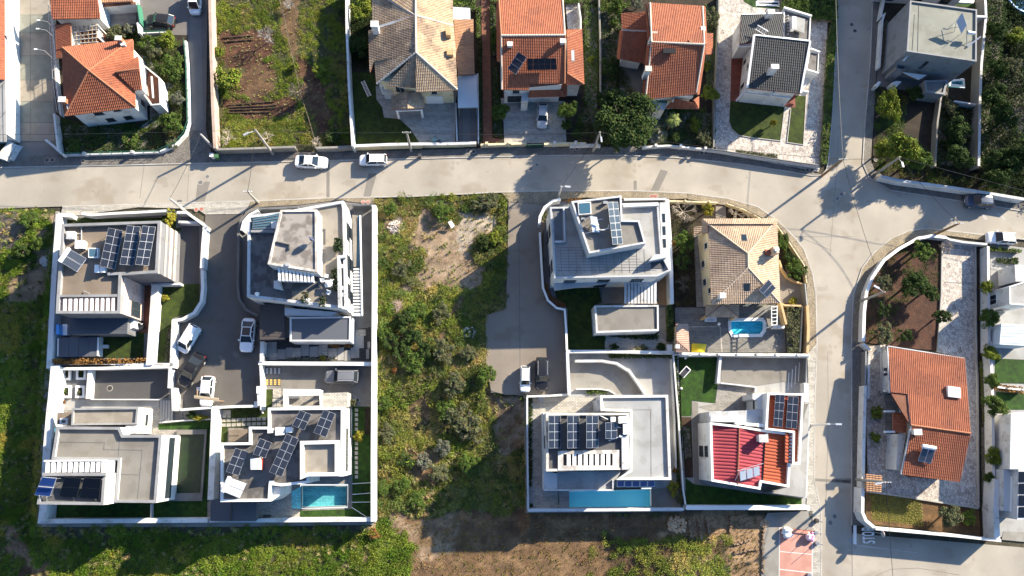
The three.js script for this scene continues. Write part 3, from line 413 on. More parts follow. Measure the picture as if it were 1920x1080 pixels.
for(const s of[-1,1]){
part(t,'mirror',mb().box(x0-0.28,0.92,s*(k.W/2+0.07),0.16,0.14,0.2),m);
for(const f of[0.18,0.81]){const w=part(t,'wheel',mb().tube(V3(X(f),0.32,s*(k.W/2-0.2)),V3(X(f),0.32,s*(k.W/2+0.012)),0.32,0.32,18),rubber);part(w,'rim',mb().tube(V3(X(f),0.32,s*(k.W/2)),V3(X(f),0.32,s*(k.W/2+0.022)),0.2,0.19,14),M.alu);}
part(t,'headlight',mb().slab4([V3(X(0.012),0.66,s*k.W*0.26),V3(X(0.035),0.68,s*k.W*0.41),V3(X(0.1),0.8,s*k.W*0.42),V3(X(0.06),0.8,s*k.W*0.28)],0.05),lampGlass);
part(t,'tail_light',mb().box(X(0.985),0.62,s*k.W*0.36,0.1,0.2,0.24),tailRed);
}
part(t,'number_plate',mb().box(X(0.0)+0.005,0.42,0,0.03,0.11,0.5),M.plasticWhite);part(t,'wiper',mb().bar(q(x0-0.06,y0+0.03,0.45),q(x0-0.25,y0+0.13,0),0.025),M.black);
return t;
}
// ---------- ground ----------
const poolPx={
c4:B2(587,795,863,795,863,920,587,930),e2:M5(418,800,622,800,638,822,638,870,618,892,430,895,415,870,412,825),e3:B4(252,918,818,905,820,1018,258,1022),
tr1:Z5(345,5,500,5,500,42,345,36),tr2:Z6(765,5,930,0,920,20,765,12),tr3:Z6(770,520,865,515,868,568,765,560),
};
const poolHoles=Object.values(poolPx).map(p=>inset(flat(p,0.1),-0.15));
const fieldRegions=[],region=(pts,a,b,wob=0.7)=>fieldRegions.push([flat(pts,0),a,b,wob]);
const GR=[0.05,0.06,0.018],GR2=[0.09,0.09,0.03],TAN=[0.5,0.37,0.25],TAN2=[0.4,0.28,0.18],BRN=[0.2,0.115,0.058],BRN2=[0.3,0.185,0.095],RED=[0.115,0.048,0.026],RED2=[0.155,0.068,0.036];
region(px(-90,385,110,385,110,700,80,1000,720,990,720,1130,-90,1130),GR,GR2);
region(px(-60,390,60,390,40,440,0,470,-60,470),[0.17,0.145,0.12],[0.24,0.2,0.16]);
region(px(60,395,112,392,110,430,95,420,80,405),TAN2,TAN);
region(px(58,430,92,440,98,500,70,545,40,560,0,560,0,520,30,505,62,490),TAN2,[0.34,0.27,0.16]);
region(px(-10,985,20,1000,60,1045,90,1085,40,1085,20,1050,-10,1020),BRN2,TAN2);
region(px(20,1062,80,1060,100,1085,15,1085),BRN,BRN2);
region(px(640,1065,668,1030,700,985,715,990,700,1020,670,1065),BRN2,TAN2);
region(px(700,370,956,360,956,600,915,600,920,740,1000,740,1000,980,700,985),GR,GR2);
region(M3(270,330,280,200,340,130,430,205,500,250,540,140,720,150,735,230,620,265,560,380,690,480,680,570,560,600,430,580,360,600,300,500,330,390),TAN2,TAN,0.9);
region(M3(540,138,720,148,735,228,620,262,590,340,500,370,520,270),[0.72,0.61,0.48],[0.62,0.51,0.39],0.5);
region(M3(330,82,440,80,560,75,560,92,420,104),TAN,[0.5,0.42,0.3],0.4);
region(M3(100,200,170,180,230,250,210,290,130,280),[0.42,0.33,0.27],TAN2);region(M3(220,570,275,570,285,640,225,620),TAN,TAN2);region(M3(490,640,560,650,540,700,490,690),TAN2,BRN2);
region(M3(400,830,480,830,470,900,400,890),BRN2,TAN2);
region(B3(610,140,800,160,800,420,690,470,660,400,630,250),BRN2,TAN);region(B3(200,250,300,130,290,300,230,320),GR2,BRN2);region(B3(180,450,360,440,350,600,230,600),BRN2,[0.26,0.2,0.11]);
region(px(728,965,990,960,1280,958,1440,960,1440,1130,1100,1130,760,1130,735,1010),BRN,BRN2,0.8);
region(B3(110,800,440,780,450,900,300,1000,230,1000,110,930),BRN2,TAN2,0.8);region(B3(230,920,430,930,430,980,260,1010),TAN2,TAN);
region(px(1130,1015,1375,1002,1375,1110,1150,1110),GR,BRN,1);
region(B8(90,250,200,150,350,110,700,60,900,110,890,560,660,560,650,400,640,300,450,300,220,260),[0.5,0.33,0.19],[0.42,0.27,0.15],0.5);
region(B8(360,400,560,390,600,560,350,560),BRN2,TAN2,0.8);
const plough=px(400,-40,655,-40,660,280,405,284);
region(plough,[0.07,0.085,0.02],[0.1,0.095,0.03],0.3);
region(Z2(100,230,480,200,480,330,300,470,130,420),RED,RED2);region(Z2(270,440,470,380,490,500,380,640,180,620),RED,BRN);region(Z2(150,660,600,640,600,760,350,800,150,760),RED2,RED);region(Z2(480,-60,620,-60,610,330,560,350,520,200),BRN2,BRN);region(Z2(620,330,820,560,830,780,700,780,640,600),BRN,RED2);region(Z2(700,780,830,780,820,900,720,900),RED2,RED);
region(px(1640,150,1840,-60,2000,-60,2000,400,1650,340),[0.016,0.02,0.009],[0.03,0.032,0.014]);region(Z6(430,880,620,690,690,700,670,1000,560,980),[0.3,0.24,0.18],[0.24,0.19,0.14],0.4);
const fieldBoxes=fieldRegions.map(f=>{const b=boundsOf(f[0]);return[b[0]-1.5,b[1]-1.5,b[2]+1.5,b[3]+1.5];});
function fieldColour(x,z){
const w1=(fbm(x*0.45,z*0.45,0,4,201)-0.5)*4,w2=(fbm(x*0.45+40,z*0.45,0,4,202)-0.5)*4;let hit=null;
for(let i=fieldRegions.length-1;i>=0;i--){const f=fieldRegions[i],b=fieldBoxes[i],X=x+w1*f[3],Z=z+w2*f[3];if(X<b[0]||X>b[2]||Z<b[1]||Z>b[3])continue;if(inside(f[0],X,Z)){hit=f;break;}}
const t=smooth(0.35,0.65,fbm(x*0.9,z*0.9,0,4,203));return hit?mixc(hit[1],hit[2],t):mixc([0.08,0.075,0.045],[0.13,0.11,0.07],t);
}
const bareness=(x,z)=>{const c=fieldColour(x,z);if(c[0]+c[1]<0.09)return 0;return smooth(0.8,1.25,c[0]/Math.max(0.01,c[1]));};
const wA=P(103,400),wB=P(70,985),zS=P(400,988).z,zR=P(60,392).z,xE1=P(1120,1000).x,xE2=P(1270,1000).x,xM=P(705,985).x,zC0=P(800,700).z,zC1=P(800,800).z,xC0=P(703,850).x,xC1=P(988,850).x;
function drop(x,z){
const left=1.5*smooth(0.1,1.6,wA.x+(wB.x-wA.x)*(z-wA.z)/(wB.z-wA.z)-x)*smooth(zR+2,zR+10,z),south=smooth(0.1,1.6,z-zS)*(1-smooth(xE1,xE2,x))*(0.8+0.4*smooth(xM-1,xM+3,x)),mid=1.2*smooth(zC0,zC1,z)*smooth(xC0-0.3,xC0+0.4,x)*(1-smooth(xC1-0.8,xC1+0.2,x))*(z<zS+2?1:0);
return Math.max(left,south,mid)*smooth(-91,-84,x)*(1-smooth(20,25.4,z));
}
function groundY(x,z){return-drop(x,z)-0.09+0.1*fbm(x*0.8,z*0.8,0,3,210);}
{
const g=mb(),X0=-92,X1=104,Z0=-76,Z1_=26,s=0.45,nx=Math.round((X1-X0)/s),nz=Math.round((Z1_-Z0)/s),pos=[],uv=[],col=[],idx=[];
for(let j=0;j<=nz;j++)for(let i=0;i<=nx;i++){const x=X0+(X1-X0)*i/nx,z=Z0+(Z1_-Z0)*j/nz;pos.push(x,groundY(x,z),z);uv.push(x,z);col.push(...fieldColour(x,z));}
const W=nx+1;for(let j=0;j<nz;j++)for(let i=0;i<nx;i++){const x=X0+(X1-X0)*(i+0.5)/nx,z=Z0+(Z1_-Z0)*(j+0.5)/nz;if(poolHoles.some(h=>inside(h,x,z)))continue;const a=j*W+i;idx.push(a,a+W,a+1,a+1,a+W,a+W+1);}
const ring=[[X0,Z0],[X1,Z0],[X1,Z1_],[X0,Z1_]],far=[[-1500,-1500],[1500,-1500],[1500,1500],[-1500,1500]];const b0=pos.length/3;
for(const[x,z]of[...ring,...far]){pos.push(x,-0.06,z);uv.push(x,z);col.push(0.1,0.095,0.045);}for(let i=0;i<4;i++){const j=(i+1)%4;idx.push(b0+i,b0+j,b0+4+j,b0+i,b0+4+j,b0+4+i);}
const geo=new THREE.BufferGeometry();geo.setAttribute('position',new THREE.Float32BufferAttribute(pos,3));geo.setAttribute('uv',new THREE.Float32BufferAttribute(uv,2));geo.setAttribute('color',new THREE.Float32BufferAttribute(col,3));geo.setIndex(idx);geo.computeVertexNormals();
struct('ground',geo,fieldMat);
}
for(const l of[px(108,396,104,420,72,984,400,984,700,980),px(700,980,701,700,702,390),px(986,742,990,958,1278,956)])struct('retaining_wall',mb().prism(ribbon(flat(l,0),0.5),-3.2,0.02),M.concrete);struct('retaining_wall',mb().prism(ribbon(flat(px(914,690,922,734,990,741),0),0.25),-2,0.02),M.concrete);
// ---------- road, pavements ----------
const northKerb=px(-60,316,0,314,150,311,375,306,480,304,613,301,792,297,900,294,1065,291,1165,291,1265,295,1340,302,1400,309,1481,322,1522,329,1541,328,1550,318,1553,305);
const southKerb=px(-60,393,117,387,470,377,613,371,773,368,940,360,1040,357.5,1190,357.5,1290,362,1365,372,1420,387,1457,412,1489,444,1508,468,1524,513,1530,554,1532,643,1528,760,1527,900,1540,960,1540,1140);
const eastKerb=px(1638,-40,1632,115,1622,230,1618,306,1630,333,1671,357,1744,368,1960,402),southEastKerb=px(1960,453,1774,432,1739,428,1706,432,1671,447,1638,474,1617,502,1600,554,1597,628,1597,985);
const westKerbN=px(1553,305,1561,218,1574,-40);
struct('road',mb().sheet(flat([...northKerb,...westKerbN.slice(1),...eastKerb,...southEastKerb,...px(1597,1000,1960,1030,1960,1140),...southKerb.slice().reverse()],0.06),0.06),M.road);
const kerb=(pts,w=0.16,h=0.145)=>struct('kerb',mb().prism(ribbon(flat(pts,h),w),0,h),M.kerb);
kerb(northKerb);kerb(southKerb.slice(1,26));kerb(eastKerb);kerb(southEastKerb.slice(0,10));kerb(westKerbN);
const walk=(pts,m)=>struct('pavement',mb().prism(flat(pts,0.13),-0.1,0.13),m);
walk([...px(-60,300,30,297,92,289,120,294,300,288,330,272,350,246),...px(386,243,397,290,560,285,660,284,895,278),...northKerb.slice(1,8).reverse()],M.cobbleGrey);
walk([...px(895,278,1000,275,1100,277,1225,272,1345,287,1420,300,1537,326),...northKerb.slice(7,15).reverse()],M.cobbleGrey);
walk(px(117,388,470,377.5,470,384,455,401,385,402,370,392,260,388,113,408),M.paverPale);
walk(px(470,378,613,372,702,370,702,382,655,378,640,374,560,384,490,388,458,402),M.cobbleSand);
walk(px(940,361,1040,358.5,1190,358.5,1290,363,1290,372,1200,374,1100,370,1050,374,1018,383,953,378,945,366),M.cobbleSand);
walk([...px(1288,363,1365,373,1420,388,1457,413,1489,445,1508,469,1524,514,1530,555,1532,644,1516,660),...px(1514,580,1512,525,1498,480,1470,440,1430,408,1380,388,1290,373)],M.cobbleSand);
walk(px(1514,664,1531,644,1527,760,1526,900,1539,960,1539,1140,1524,1140,1524,985,1512,955,1515,870,1517,755),M.paverPale);
walk([...eastKerb.slice(0,4),...px(1630,333,1671,357,1744,368,1960,402,1960,386,1860,366,1745,348,1660,332,1640,318,1632,300,1638,230,1645,110,1650,-40)],M.cobbleGrey);
walk([...px(1597,640,1600,555,1617,503,1638,475,1671,448,1706,433,1739,429,1774,433,1860,443),...px(1856,452,1775,441,1740,441,1700,452,1665,474,1640,505,1624,545,1619,600,1618,645)],M.cobbleSand);
walk(px(1597,640,1618,645,1614,760,1614,960,1622,985,1597,985),M.cobbleGrey);
const mend=(pts,m=M.patch)=>area('road_patch',pts,0.064,m);
mend(px(612,305,618,305,618,371,612,371));mend(S2(925,240,985,240,940,400,890,405));mend(S1(1480,345,1545,320,1575,325,1535,470,1465,475));mend(S3(992,315,1015,315,1015,388,992,388));mend(S3(1195,230,1250,245,1180,390,1120,390));
mend(px(1528,897,1597,901,1597,907,1528,902));mend(px(1605,897,1597,906,1560,902,1560,897));
const seam=(pts,w=0.045)=>struct('road_seam',mb().sheet(orient(ribbon(flat(pts,0.066),w)),0.066),M.seam);
seam(px(1552,660,1553,800,1548,960));seam(px(1556,480,1568,330,1572,255));seam(px(1400,440,1500,444,1600,444));seam(px(270,312,262,372));seam(px(355,306,350,392),0.04);seam(px(1597,985,1598,1090),0.08);seam(px(1400,412,1500,445,1560,470));seam(px(1400,300,1480,320));seam(B6(190,1080,260,1050,380,1045,560,1075),0.045);
function cover(label,p,r,m=M.iron,y=0.064){const c=P(p[0],p[1],y),t=thing('manhole_cover',label,'manhole cover','round covers in road and pavement');part(t,'frame',mb().disc(c.x,y,c.z,r+0.07,0.006,20),M.kerb);part(t,'lid',mb().disc(c.x,y+0.004,c.z,r,0.01,20),m);}
for(const[where,p,r,m,y]of[
['first of two dark covers on the pavement near the white steps',[88,300],0.28,M.iron,0.134],['second of two dark covers on the pavement near the white steps',[98,300],0.28,M.iron,0.134],['small dark cover alone on the cobbles below the corner garden',[156,302],0.2,M.iron,0.134],['large manhole cover at the head of a road patch on the west street',[376,342],0.3,M.concreteDark],['smaller manhole cover beside a road patch on the west street',[389,331],0.24,M.concreteDark],
['first of two red covers on the pale pavement by the shared court',[368,393],0.24,M.ironRed,0.134],['second of two red covers on the pale pavement by the shared court',[378,392],0.24,M.ironRed,0.134],['first of two pinkish covers on the sandy pavement by the weedy plot',[681,379],0.26,M.pinkDeck,0.134],['second of two pinkish covers on the sandy pavement by the weedy plot',[690,379],0.26,M.pinkDeck,0.134],['first of two red covers on the pale pavement by the stone-grey villa',[1222,368],0.24,M.ironRed,0.134],['second of two red covers on the pale pavement by the stone-grey villa',[1229,368],0.24,M.ironRed,0.134],
['first of two dark covers on the pavement by the terracotta path',[878,284],0.26,M.iron,0.134],['second of two dark covers on the pavement by the terracotta path',[888,284],0.26,M.iron,0.134],['grey manhole cover in the road west of the big tree shadow',[995,316],0.3,M.concreteDark],['small grey manhole cover in the road by the front of the paved forecourt',[1007,309],0.22,M.concreteDark],['first of two dark covers on the pavement by the leafy garden gate',[1072,279],0.24,M.iron,0.134],['second of two dark covers on the pavement by the leafy garden gate',[1082,279],0.24,M.iron,0.134],['first of two dark covers on the pavement below the stone-paved yard',[1316,287],0.24,M.iron,0.134],['second of two dark covers on the pavement below the stone-paved yard',[1324,287],0.24,M.iron,0.134],
['first of two dark covers in the shaded side street',[1597,46],0.28,M.iron],['second of two dark covers in the shaded side street',[1603,58],0.28,M.iron],['first of two dark covers at the rounded pavement corner',[1514,319],0.24,M.iron,0.134],['second of two dark covers at the rounded pavement corner',[1523,319],0.24,M.iron,0.134],['first of two pale covers in the middle of the crossing',[1570,372],0.26,M.concreteDark],['second of two pale covers in the middle of the crossing',[1578,364],0.28,M.concreteDark],['upper of two manhole covers in the road by the sports court',[1565,968],0.3,M.concreteDark],['lower of two manhole covers in the road by the sports court',[1557,980],0.3,M.concreteDark],['first of two dark covers in the grey entry lane',[332,61],0.24,M.iron],['second of two dark covers in the grey entry lane',[341,61],0.24,M.iron],['dark cover on the dim path near the white van at the top',[369,39],0.24,M.concreteDark],['dark cover in the paved yard of the stepped villa',[206,728],0.32,M.iron,0.112],['dark cover on the yard by the grey off-roader',[670,750],0.24,M.iron,0.112],['dark cover in the road beside the orchard kerb',[1642,300],0.22,M.iron,0.134],
])cover(where,p,r,m||M.iron,y);
function drain(label,q){const t=thing('drain_grate',label,'drain','street drains'),o=orient(flat(q,0.07));part(t,'frame',mb().prism(o,0.05,0.07),M.iron);const g=mb(),A=o[0],B=o[1],C=o[2],D=o[3];for(let i=0;i<6;i++){const f=(i+0.5)/6;g.bar(V3(A[0]+(B[0]-A[0])*f,0.075,A[1]+(B[1]-A[1])*f),V3(D[0]+(C[0]-D[0])*f,0.075,D[1]+(C[1]-D[1])*f),0.04,0.02);}part(t,'bar',g,M.steel);}
drain('dark drain at the north kerb by the grey entry lane',px(347,308,354,308,354,311,347,311));drain('dark drain at the south kerb by the pale pavement',px(332,375,341,375,341,378,332,378));drain('rusty drain at the north kerb below the paved forecourt',px(972,294,980,294,980,297,972,297));drain('dark drain at the rounded orchard kerb',px(1734,422,1741,423,1741,427,1734,426));drain('dark drain beside the stop line',px(1593,1009,1597,1009,1597,1017,1593,1017));drain('dark drain at the kerb by the big wall shadow in the crossing',px(1740,366,1745,366,1745,370,1740,370));
area('stop_line',px(1600,983,1606,984,1606,1021,1600,1020),0.066,M.whitePlain);
area('lane_line',px(1606,1021,1720,1036,1720,1038,1606,1024),0.066,M.kerb);
area('worn_crossing_mark',S4(1620,635,1640,630,1670,670,1650,675),0.066,M.kerb);area('worn_crossing_mark',S4(1730,630,1750,625,1800,670,1775,675),0.066,M.kerb);
const font=await new FontLoader().loadAsync('fonts/droid/droid_sans_bold.typeface.json');
{
const a=P(1641,1019,0.066),b=P(1638,989,0.066),len=a.distanceTo(b),g=new TextGeometry('STOP',{font,size:1,depth:0.004,curveSegments:4});g.computeBoundingBox();const bb=g.boundingBox,w=bb.max.x-bb.min.x,dir=V3(0,0,0).subVectors(b,a).normalize(),upv=V3(dir.z,0,-dir.x);
g.translate(-bb.min.x,0,0);g.scale(len/w,1.62,1);const m=new THREE.Matrix4().makeBasis(dir,upv,V3(0,1,0));m.setPosition(a);g.applyMatrix4(m);struct('road_marking',g,M.whitePlain);
}
walk(px(1432,975,1440,962,1524,958,1524,1140,1425,1140),M.concrete);
area('court_surface',BR(285,262,840,320,835,1200,275,1200),0.136,M.pinkDeck);
for(const q of[BR(285,260,840,318,840,326,285,270),BR(290,662,832,712,832,720,290,670),BR(275,960,830,1022,830,1032,275,970),BR(834,320,843,320,838,1200,829,1200),BR(280,262,288,262,280,1200,272,1200)])area('court_line',q,0.141,M.whitePlain);
// ---------- north side, west to east ----------
{
const t=thing('white_house','long white house at the picture edge with an orange roof strip','house'),foot=flat(px(-60,-40,36,-40,38,268,-60,268),0.1),low=inset(foot,0);
part(t,'wall',mb().prism(orient(foot),0,3),M.white);tiles(t,[P(8,-45,3.1),P(9,150,3.1),P(-40,150,5),P(-40,-45,5)],clayOrange);part(t,'terrace_floor',mb().sheet(flat(px(-50,152,10,152,12,266,-50,266),3),3.02),M.paleRoof);part(t,'railing',mb().bar(P(10,152,3.6),P(12,266,3.6),0.05).bar(P(10,152,3.3),P(12,266,3.3),0.04).bar(P(11,152,3),P(11,152,3.6),0.05).bar(P(12,208,3),P(12,208,3.6),0.05),M.alu);
boxOn(t,'wall_rib',px(-20,40,34,80,34,84,-20,44),3,3.15,M.white);
const s=thing('entrance_steps','small white entrance steps with a landing at the lane corner','steps');boxOn(s,'landing',px(-8,294,17,264,29,270,10,300),0,0.95,M.white);for(let i=0;i<5;i++)boxOn(s,'step',px(27+i*3,270+i,31+i*3,271+i,22+i*3,297-i*2.5,18+i*3,299-i*2.5),0,0.8-i*0.16,M.paleWall);
}
{
const rows=[-40,28,62,104,150,190,230,265],y=0.1;const base=struct('lane',mb().prism(flat(px(30,-40,98,-40,106,266,34,266),0.075),0,0.075),M.concreteDark);
for(let i=0;i+1<rows.length;i++)for(const[a,b]of[[33.5,56.6],[57.2,100]]){const f=v=>0+(v+40)/300*5;part(base,'slab',mb().prism(flat(px(a,rows[i]+0.35,b+(b>90?f(rows[i])-3:0),rows[i]+0.35,b+(b>90?f(rows[i+1])-3:0),rows[i+1]-0.35,a,rows[i+1]-0.35),y),0.05,y+0.004*(i%3)),i%2?M.greenGrey:M.beigeRoof);}
raised('forecourt',px(28,267,108,266,120,292,92,290,30,297),0,0.1,M.roadGrey);
}
wall('low white wall with pale fence panels between lane and hipped villa',px(97,10,98,40,103,110,106,160,114,216),0.9,0.18,M.white,{rail:0.9,railMat:M.alu});
wall('short white wall running south from the villa corner to the pavement',px(101,213,105,250,109,283),1.3,0.25,M.white);
wall('slanting white wall at the lane mouth',px(85,262,100,274,118,290),1.1,0.3,M.white);
for(const[l,p,q]of[['first pale lamp arm from the top on the lane fence',Z1(335,55),Z1(275,40)],['second pale lamp arm from the top on the lane fence',Z1(395,225),Z1(358,190)],['third pale lamp arm from the top on the lane fence',Z1(390,280),Z1(352,250)],['fourth pale lamp arm from the top on the lane fence',Z1(378,410),Z1(288,375)]]){const t=thing('wall_lamp',l,'lamp','lamp arms on the lane fence'),b=P(...p[0],0.9),e=P(...q[0],4.2);part(t,'pole',mb().tube(b,V3(b.x,4.1,b.z),0.045,0.035,8),M.alu);part(t,'arm',mb().tube(V3(b.x,4.1,b.z),V3(b.x-0.9,4.25,b.z-0.1),0.03,0.03,6),M.alu);part(t,'lamp_head',mb().box(b.x-1.1,4.2,b.z-0.1,0.4,0.09,0.16),M.plasticWhite);}
raised('garden_soil',px(98,36,186,60,256,62,352,64,350,220,338,256,304,286,118,290,108,250,104,200),0,0.08,M.soilDark);
raised('garden_path',Z1(870,340,980,380,1060,560,1110,600,1060,720,1030,830,900,840,980,780,980,600,900,420),0,0.1,M.paver);
{
const t=thing('hipped_villa','white villa with steep orange pyramid roof in the corner garden','house'),E=4.9,A=Z1(410,312)[0],B=Z1(868,262)[0],C=Z1(885,700)[0],D=Z1(428,757)[0];
const a=P(...A,E),b=P(...B,E),c=P(...C,E),d=P(...D,E),ap=P(...Z1(582,462)[0],7.4);
const foot=inset([a,b,c,d].map(p=>[p.x,p.z]),0.55);part(t,'wall',mb().prism(foot,0.05,E-0.02),M.white);
for(const[p,q,tn]of[[a,b,clayOrange],[b,c,clayOrange],[c,d,clayOrange],[d,a,clayOrange]]){tiles(t,[p,q,ap],tn);}
for(const p of[a,b,c,d])ridge(t,p,ap,ridgeMat.o);part(t,'roof_finial',mb().tube(up(ap,0.05),up(ap,0.5),0.1,0.03,8),ridgeMat.o);
const r0=P(...Z1(757,472)[0],6.35),r1=P(...Z1(912,452)[0],6.35),n1=P(...Z1(903,372)[0],5.3),n0=P(...Z1(790,440)[0],6.0),s1=P(...Z1(926,582)[0],5.3),s0=P(...Z1(884,588)[0],5.2);
tiles(t,[n1,n0,r0,r1],clayOrange);tiles(t,[s0,s1,r1,r0],clayOrange);ridge(t,r0,r1,ridgeMat.o);
const w=[[n1.x-0.3,n1.z+0.3],[s1.x-0.3,s1.z-0.3],[s0.x-1.6,s0.z-0.2],[n0.x-1,n0.z+0.3]];part(t,'wing_wall',mb().prism(orient(w),0.05,5.1),M.white);
const f=orient(foot);let si=0,best=-1e9;f.forEach((p,i)=>{const q=f[(i+1)%4],m=(p[1]+q[1])/2;if(m>best){best=m;si=i;}});const S0=f[si],S1_=f[(si+1)%4];for(const[s,ww,y0,y1]of[[0.62,1.2,3.2,4.4],[0.3,0.9,3.6,4.3],[0.55,1.1,0.9,1.9],[0.25,1.1,0.9,1.9]])windowOn(t,S0,S1_,[0,1],s,ww,y0,y1,{frame:M.darkFrame});const eI=(si+3)%4;windowOn(t,f[eI],f[(eI+1)%4],[1,0],0.8,1,1,2.2);
const bal=Z1(938,420,1042,505,1050,682,985,688,925,600);boxOn(t,'balcony',bal,0.05,2.7,M.white);part(t,'balcony_floor',mb().sheet(inset(flat(bal,2.7),0.2),2.71),M.terracotta);part(t,'balcony_parapet',mb().prism(orient(flat(bal,3.5)),2.7,3.5,[inset(flat(bal,3.5),0.16)]),M.white);part(t,'balcony_beam',mb().bar(P(...Z1(990,500)[0],3.4),P(...Z1(1000,640)[0],3.4),0.18),M.white);
chimney(t,Z1(775,252)[0],5.3,6.4,0.7,0.5,ridgeMat.o);boxOn(t,'chimney_base',Z1(775,275,808,270,815,292,790,298),5,5.9,M.white);chimney(t,Z1(408,652)[0],5,6.3,0.75,0.6,ridgeMat.o);boxOn(t,'chimney_base',Z1(425,660,452,672,462,700,440,712),4.6,5.5,M.white);
}
{
const t=thing('garden_annex','low annex with an orange tiled roof north of the hipped villa','annex'),q=px(98,-20,187,-20,188,34.5,99,36),e=q.map(p=>P(...p,3.6));e[0].y=e[1].y=4.6;tiles(t,[e[3],e[2],e[1],e[0]],clayOrange);part(t,'wall',mb().prism(inset(flat(q,3.4),0.25),0.05,3.5),M.white);
const l=thing('lean_to','narrow lean-to with red tiles beside the pergola patio','lean-to'),v=Z1(365,168,474,163,480,318,408,322,405,378,372,380).map(p=>P(...p,2.7));const w=[v[0],v[1],v[2],P(...Z1(372,330)[0],2.7)];w[1].y=w[2].y=3.2;tiles(l,[w[3],w[0],w[1],w[2]],clayOrange);tiles(l,[P(...Z1(372,380)[0],2.6),P(...Z1(372,330)[0],2.6),P(...Z1(405,326)[0],2.8),P(...Z1(405,378)[0],2.8)],clayOrange);part(l,'wall',mb().prism(orient(inset(w.map(p=>[p.x,p.z]),0.2)),0.05,2.6),M.white);
const g=thing('pergola','bare lattice pergola with dry vines over the terracotta patio','pergola');for(const[x,y]of[[485,180],[635,160],[637,280],[495,290]]){const p=P(...Z1(x,y)[0],2.5);part(g,'post',mb().box(p.x,0.1,p.z,0.12,2.4,0.12),M.white);}slats(g,'beam',Z1(480,175)[0],Z1(640,150)[0],Z1(642,285)[0],Z1(490,295)[0],2.6,6,0.07,0.1,M.wood);slats(g,'cross_beam',Z1(480,175)[0],Z1(490,295)[0],Z1(642,285)[0],Z1(640,150)[0],2.68,5,0.07,0.08,M.paleWall);const vn_=mb();for(let i=0;i<40;i++){const a=P(...Z1(rr(485,635),rr(165,285))[0],2.72),d=rdir().setY(0.05);vn_.tube(a,a.clone().addScaledVector(d,rr(0.4,1)),0.02,0.012,5,false);}part(g,'vine',vn_,twigDark);
area('patio_floor',Z1(470,130,690,170,690,270,640,300,490,300),0.104,M.terracotta);raised('back_yard',Z1(650,20,890,20,890,160,700,180,680,130,655,120),0,0.11,M.paver);
wall('white garden wall beside the pergola patio',Z1(630,140,640,240,680,275),1.5,0.2,M.white);wall('pale wall with tiled coping along the back yard',Z1(660,40,770,32,888,20),2,0.3,M.white,{cap:M.terracotta});
const f=thing('shed_roof','small red tiled shed roof at the top edge near the green gate','shed');const z=px(188,-20,250,-20,250,3,188,5).map(p=>P(...p,2.4));z[0].y=z[1].y=2.9;tiles(f,[z[3],z[2],z[1],z[0]],clayPeach);part(f,'wall',mb().prism(inset(z.map(p=>[p.x,p.z]),0.2),0.05,2.3),M.white);
}
raised('driveway',px(254,-40,390,-40,386,243,352,246,352,66,258,64),0,0.1,M.tarDrive);area('path_strip',Z1(1240,85,1310,85,1330,850,1250,850),0.106,M.roadGrey);
wall('green metal gate panel in white frame beside the black car',px(256,3,262,42),1.7,0.1,M.greenRail,{name:'green_gate',cat:'gate'});wall('white gate post wall south of the green gate',px(258,42,261,62),1.6,0.3,M.white);wall('low white wall with green rail south of the black car',px(262,62,312,60),0.9,0.15,M.white,{rail:0.5,railMat:M.greenRail});
wall('curved white garden wall along the driveway of the hipped villa',px(347,76,351,120,353,180,354,230,347,252,330,270,300,284),0.7,0.3,M.white,{rail:0.7,railMat:M.greenRail});wall('white front wall with green fence along the corner garden',px(300,285,200,288,120,290),0.6,0.25,M.paleWall,{rail:0.7,railMat:M.greenRail,pillar:0.35,pillarStep:5,pillarMat:M.white});
wall('long pinkish wall along the west side of the ploughed field',px(393,-30,396,100,399,200,403,278),1.9,0.35,M.pinkWall,{cap:M.pinkWall});wall('weathered grey wall in front of the ploughed field, western part',px(402,280,470,278,553,275),1.5,0.3,M.concrete);wall('weathered grey wall in front of the ploughed field, eastern part',px(592,277,630,276,662,274),1.3,0.3,M.concrete);
const gateF=thing('iron_gate','dark iron gate in the gap of the ploughed field wall','gate');{const a=P(555,279,0),b=P(591,279,0);for(let i=0;i<=10;i++)part(gateF,'bar',mb().bar(a.clone().lerp(b,i/10),up(a.clone().lerp(b,i/10),1.3),0.05),M.iron);part(gateF,'frame',mb().bar(up(a,1.3),up(b,1.3),0.07).bar(up(a,0.2),up(b,0.2),0.07),M.iron);}
{const t=thing('wire_fence','old fence of leaning posts along the middle of the ploughed field','fence'),pts=Z2(500,-30,545,150,580,330,620,500,650,640,700,790,745,950).map(p=>P(...p,0)),g=mb();for(let i=0;i+1<pts.length;i++){for(let k=0;k<3;k++){const a=pts[i].clone().lerp(pts[i+1],k/3);part(t,'post',mb().tube(a,V3(a.x+rr(-0.08,0.08),1.1,a.z+rr(-0.08,0.08)),0.045,0.035,7),bark);}for(const y of[0.5,0.95])g.tube(up(pts[i],y),up(pts[i+1],y),0.02,0.02,5,false);}part(t,'wire',g,bark);}
{const pts=[[160,690,470,665],[165,705,480,690],[170,722,470,708],[160,740,440,735],[130,250,330,235],[135,275,330,262]];pts.forEach((p)=>{const a=P(...Z2(p[0],p[1])[0],0),b=P(...Z2(p[2],p[3])[0],0),g=mb(),n=14;for(let i=0;i<n;i++){const c=a.clone().lerp(b,i/n),d=a.clone().lerp(b,(i+1)/n),w=rr(0.14,0.22),h=rr(0.1,0.18),s=V3(0,0,w);g.quad(c.clone().add(s),d.clone().add(s),up(d,h),up(c,h));g.quad(up(c,h),up(d,h),d.clone().sub(s),c.clone().sub(s));}struct('furrow_ridge',g,M.soil);});}
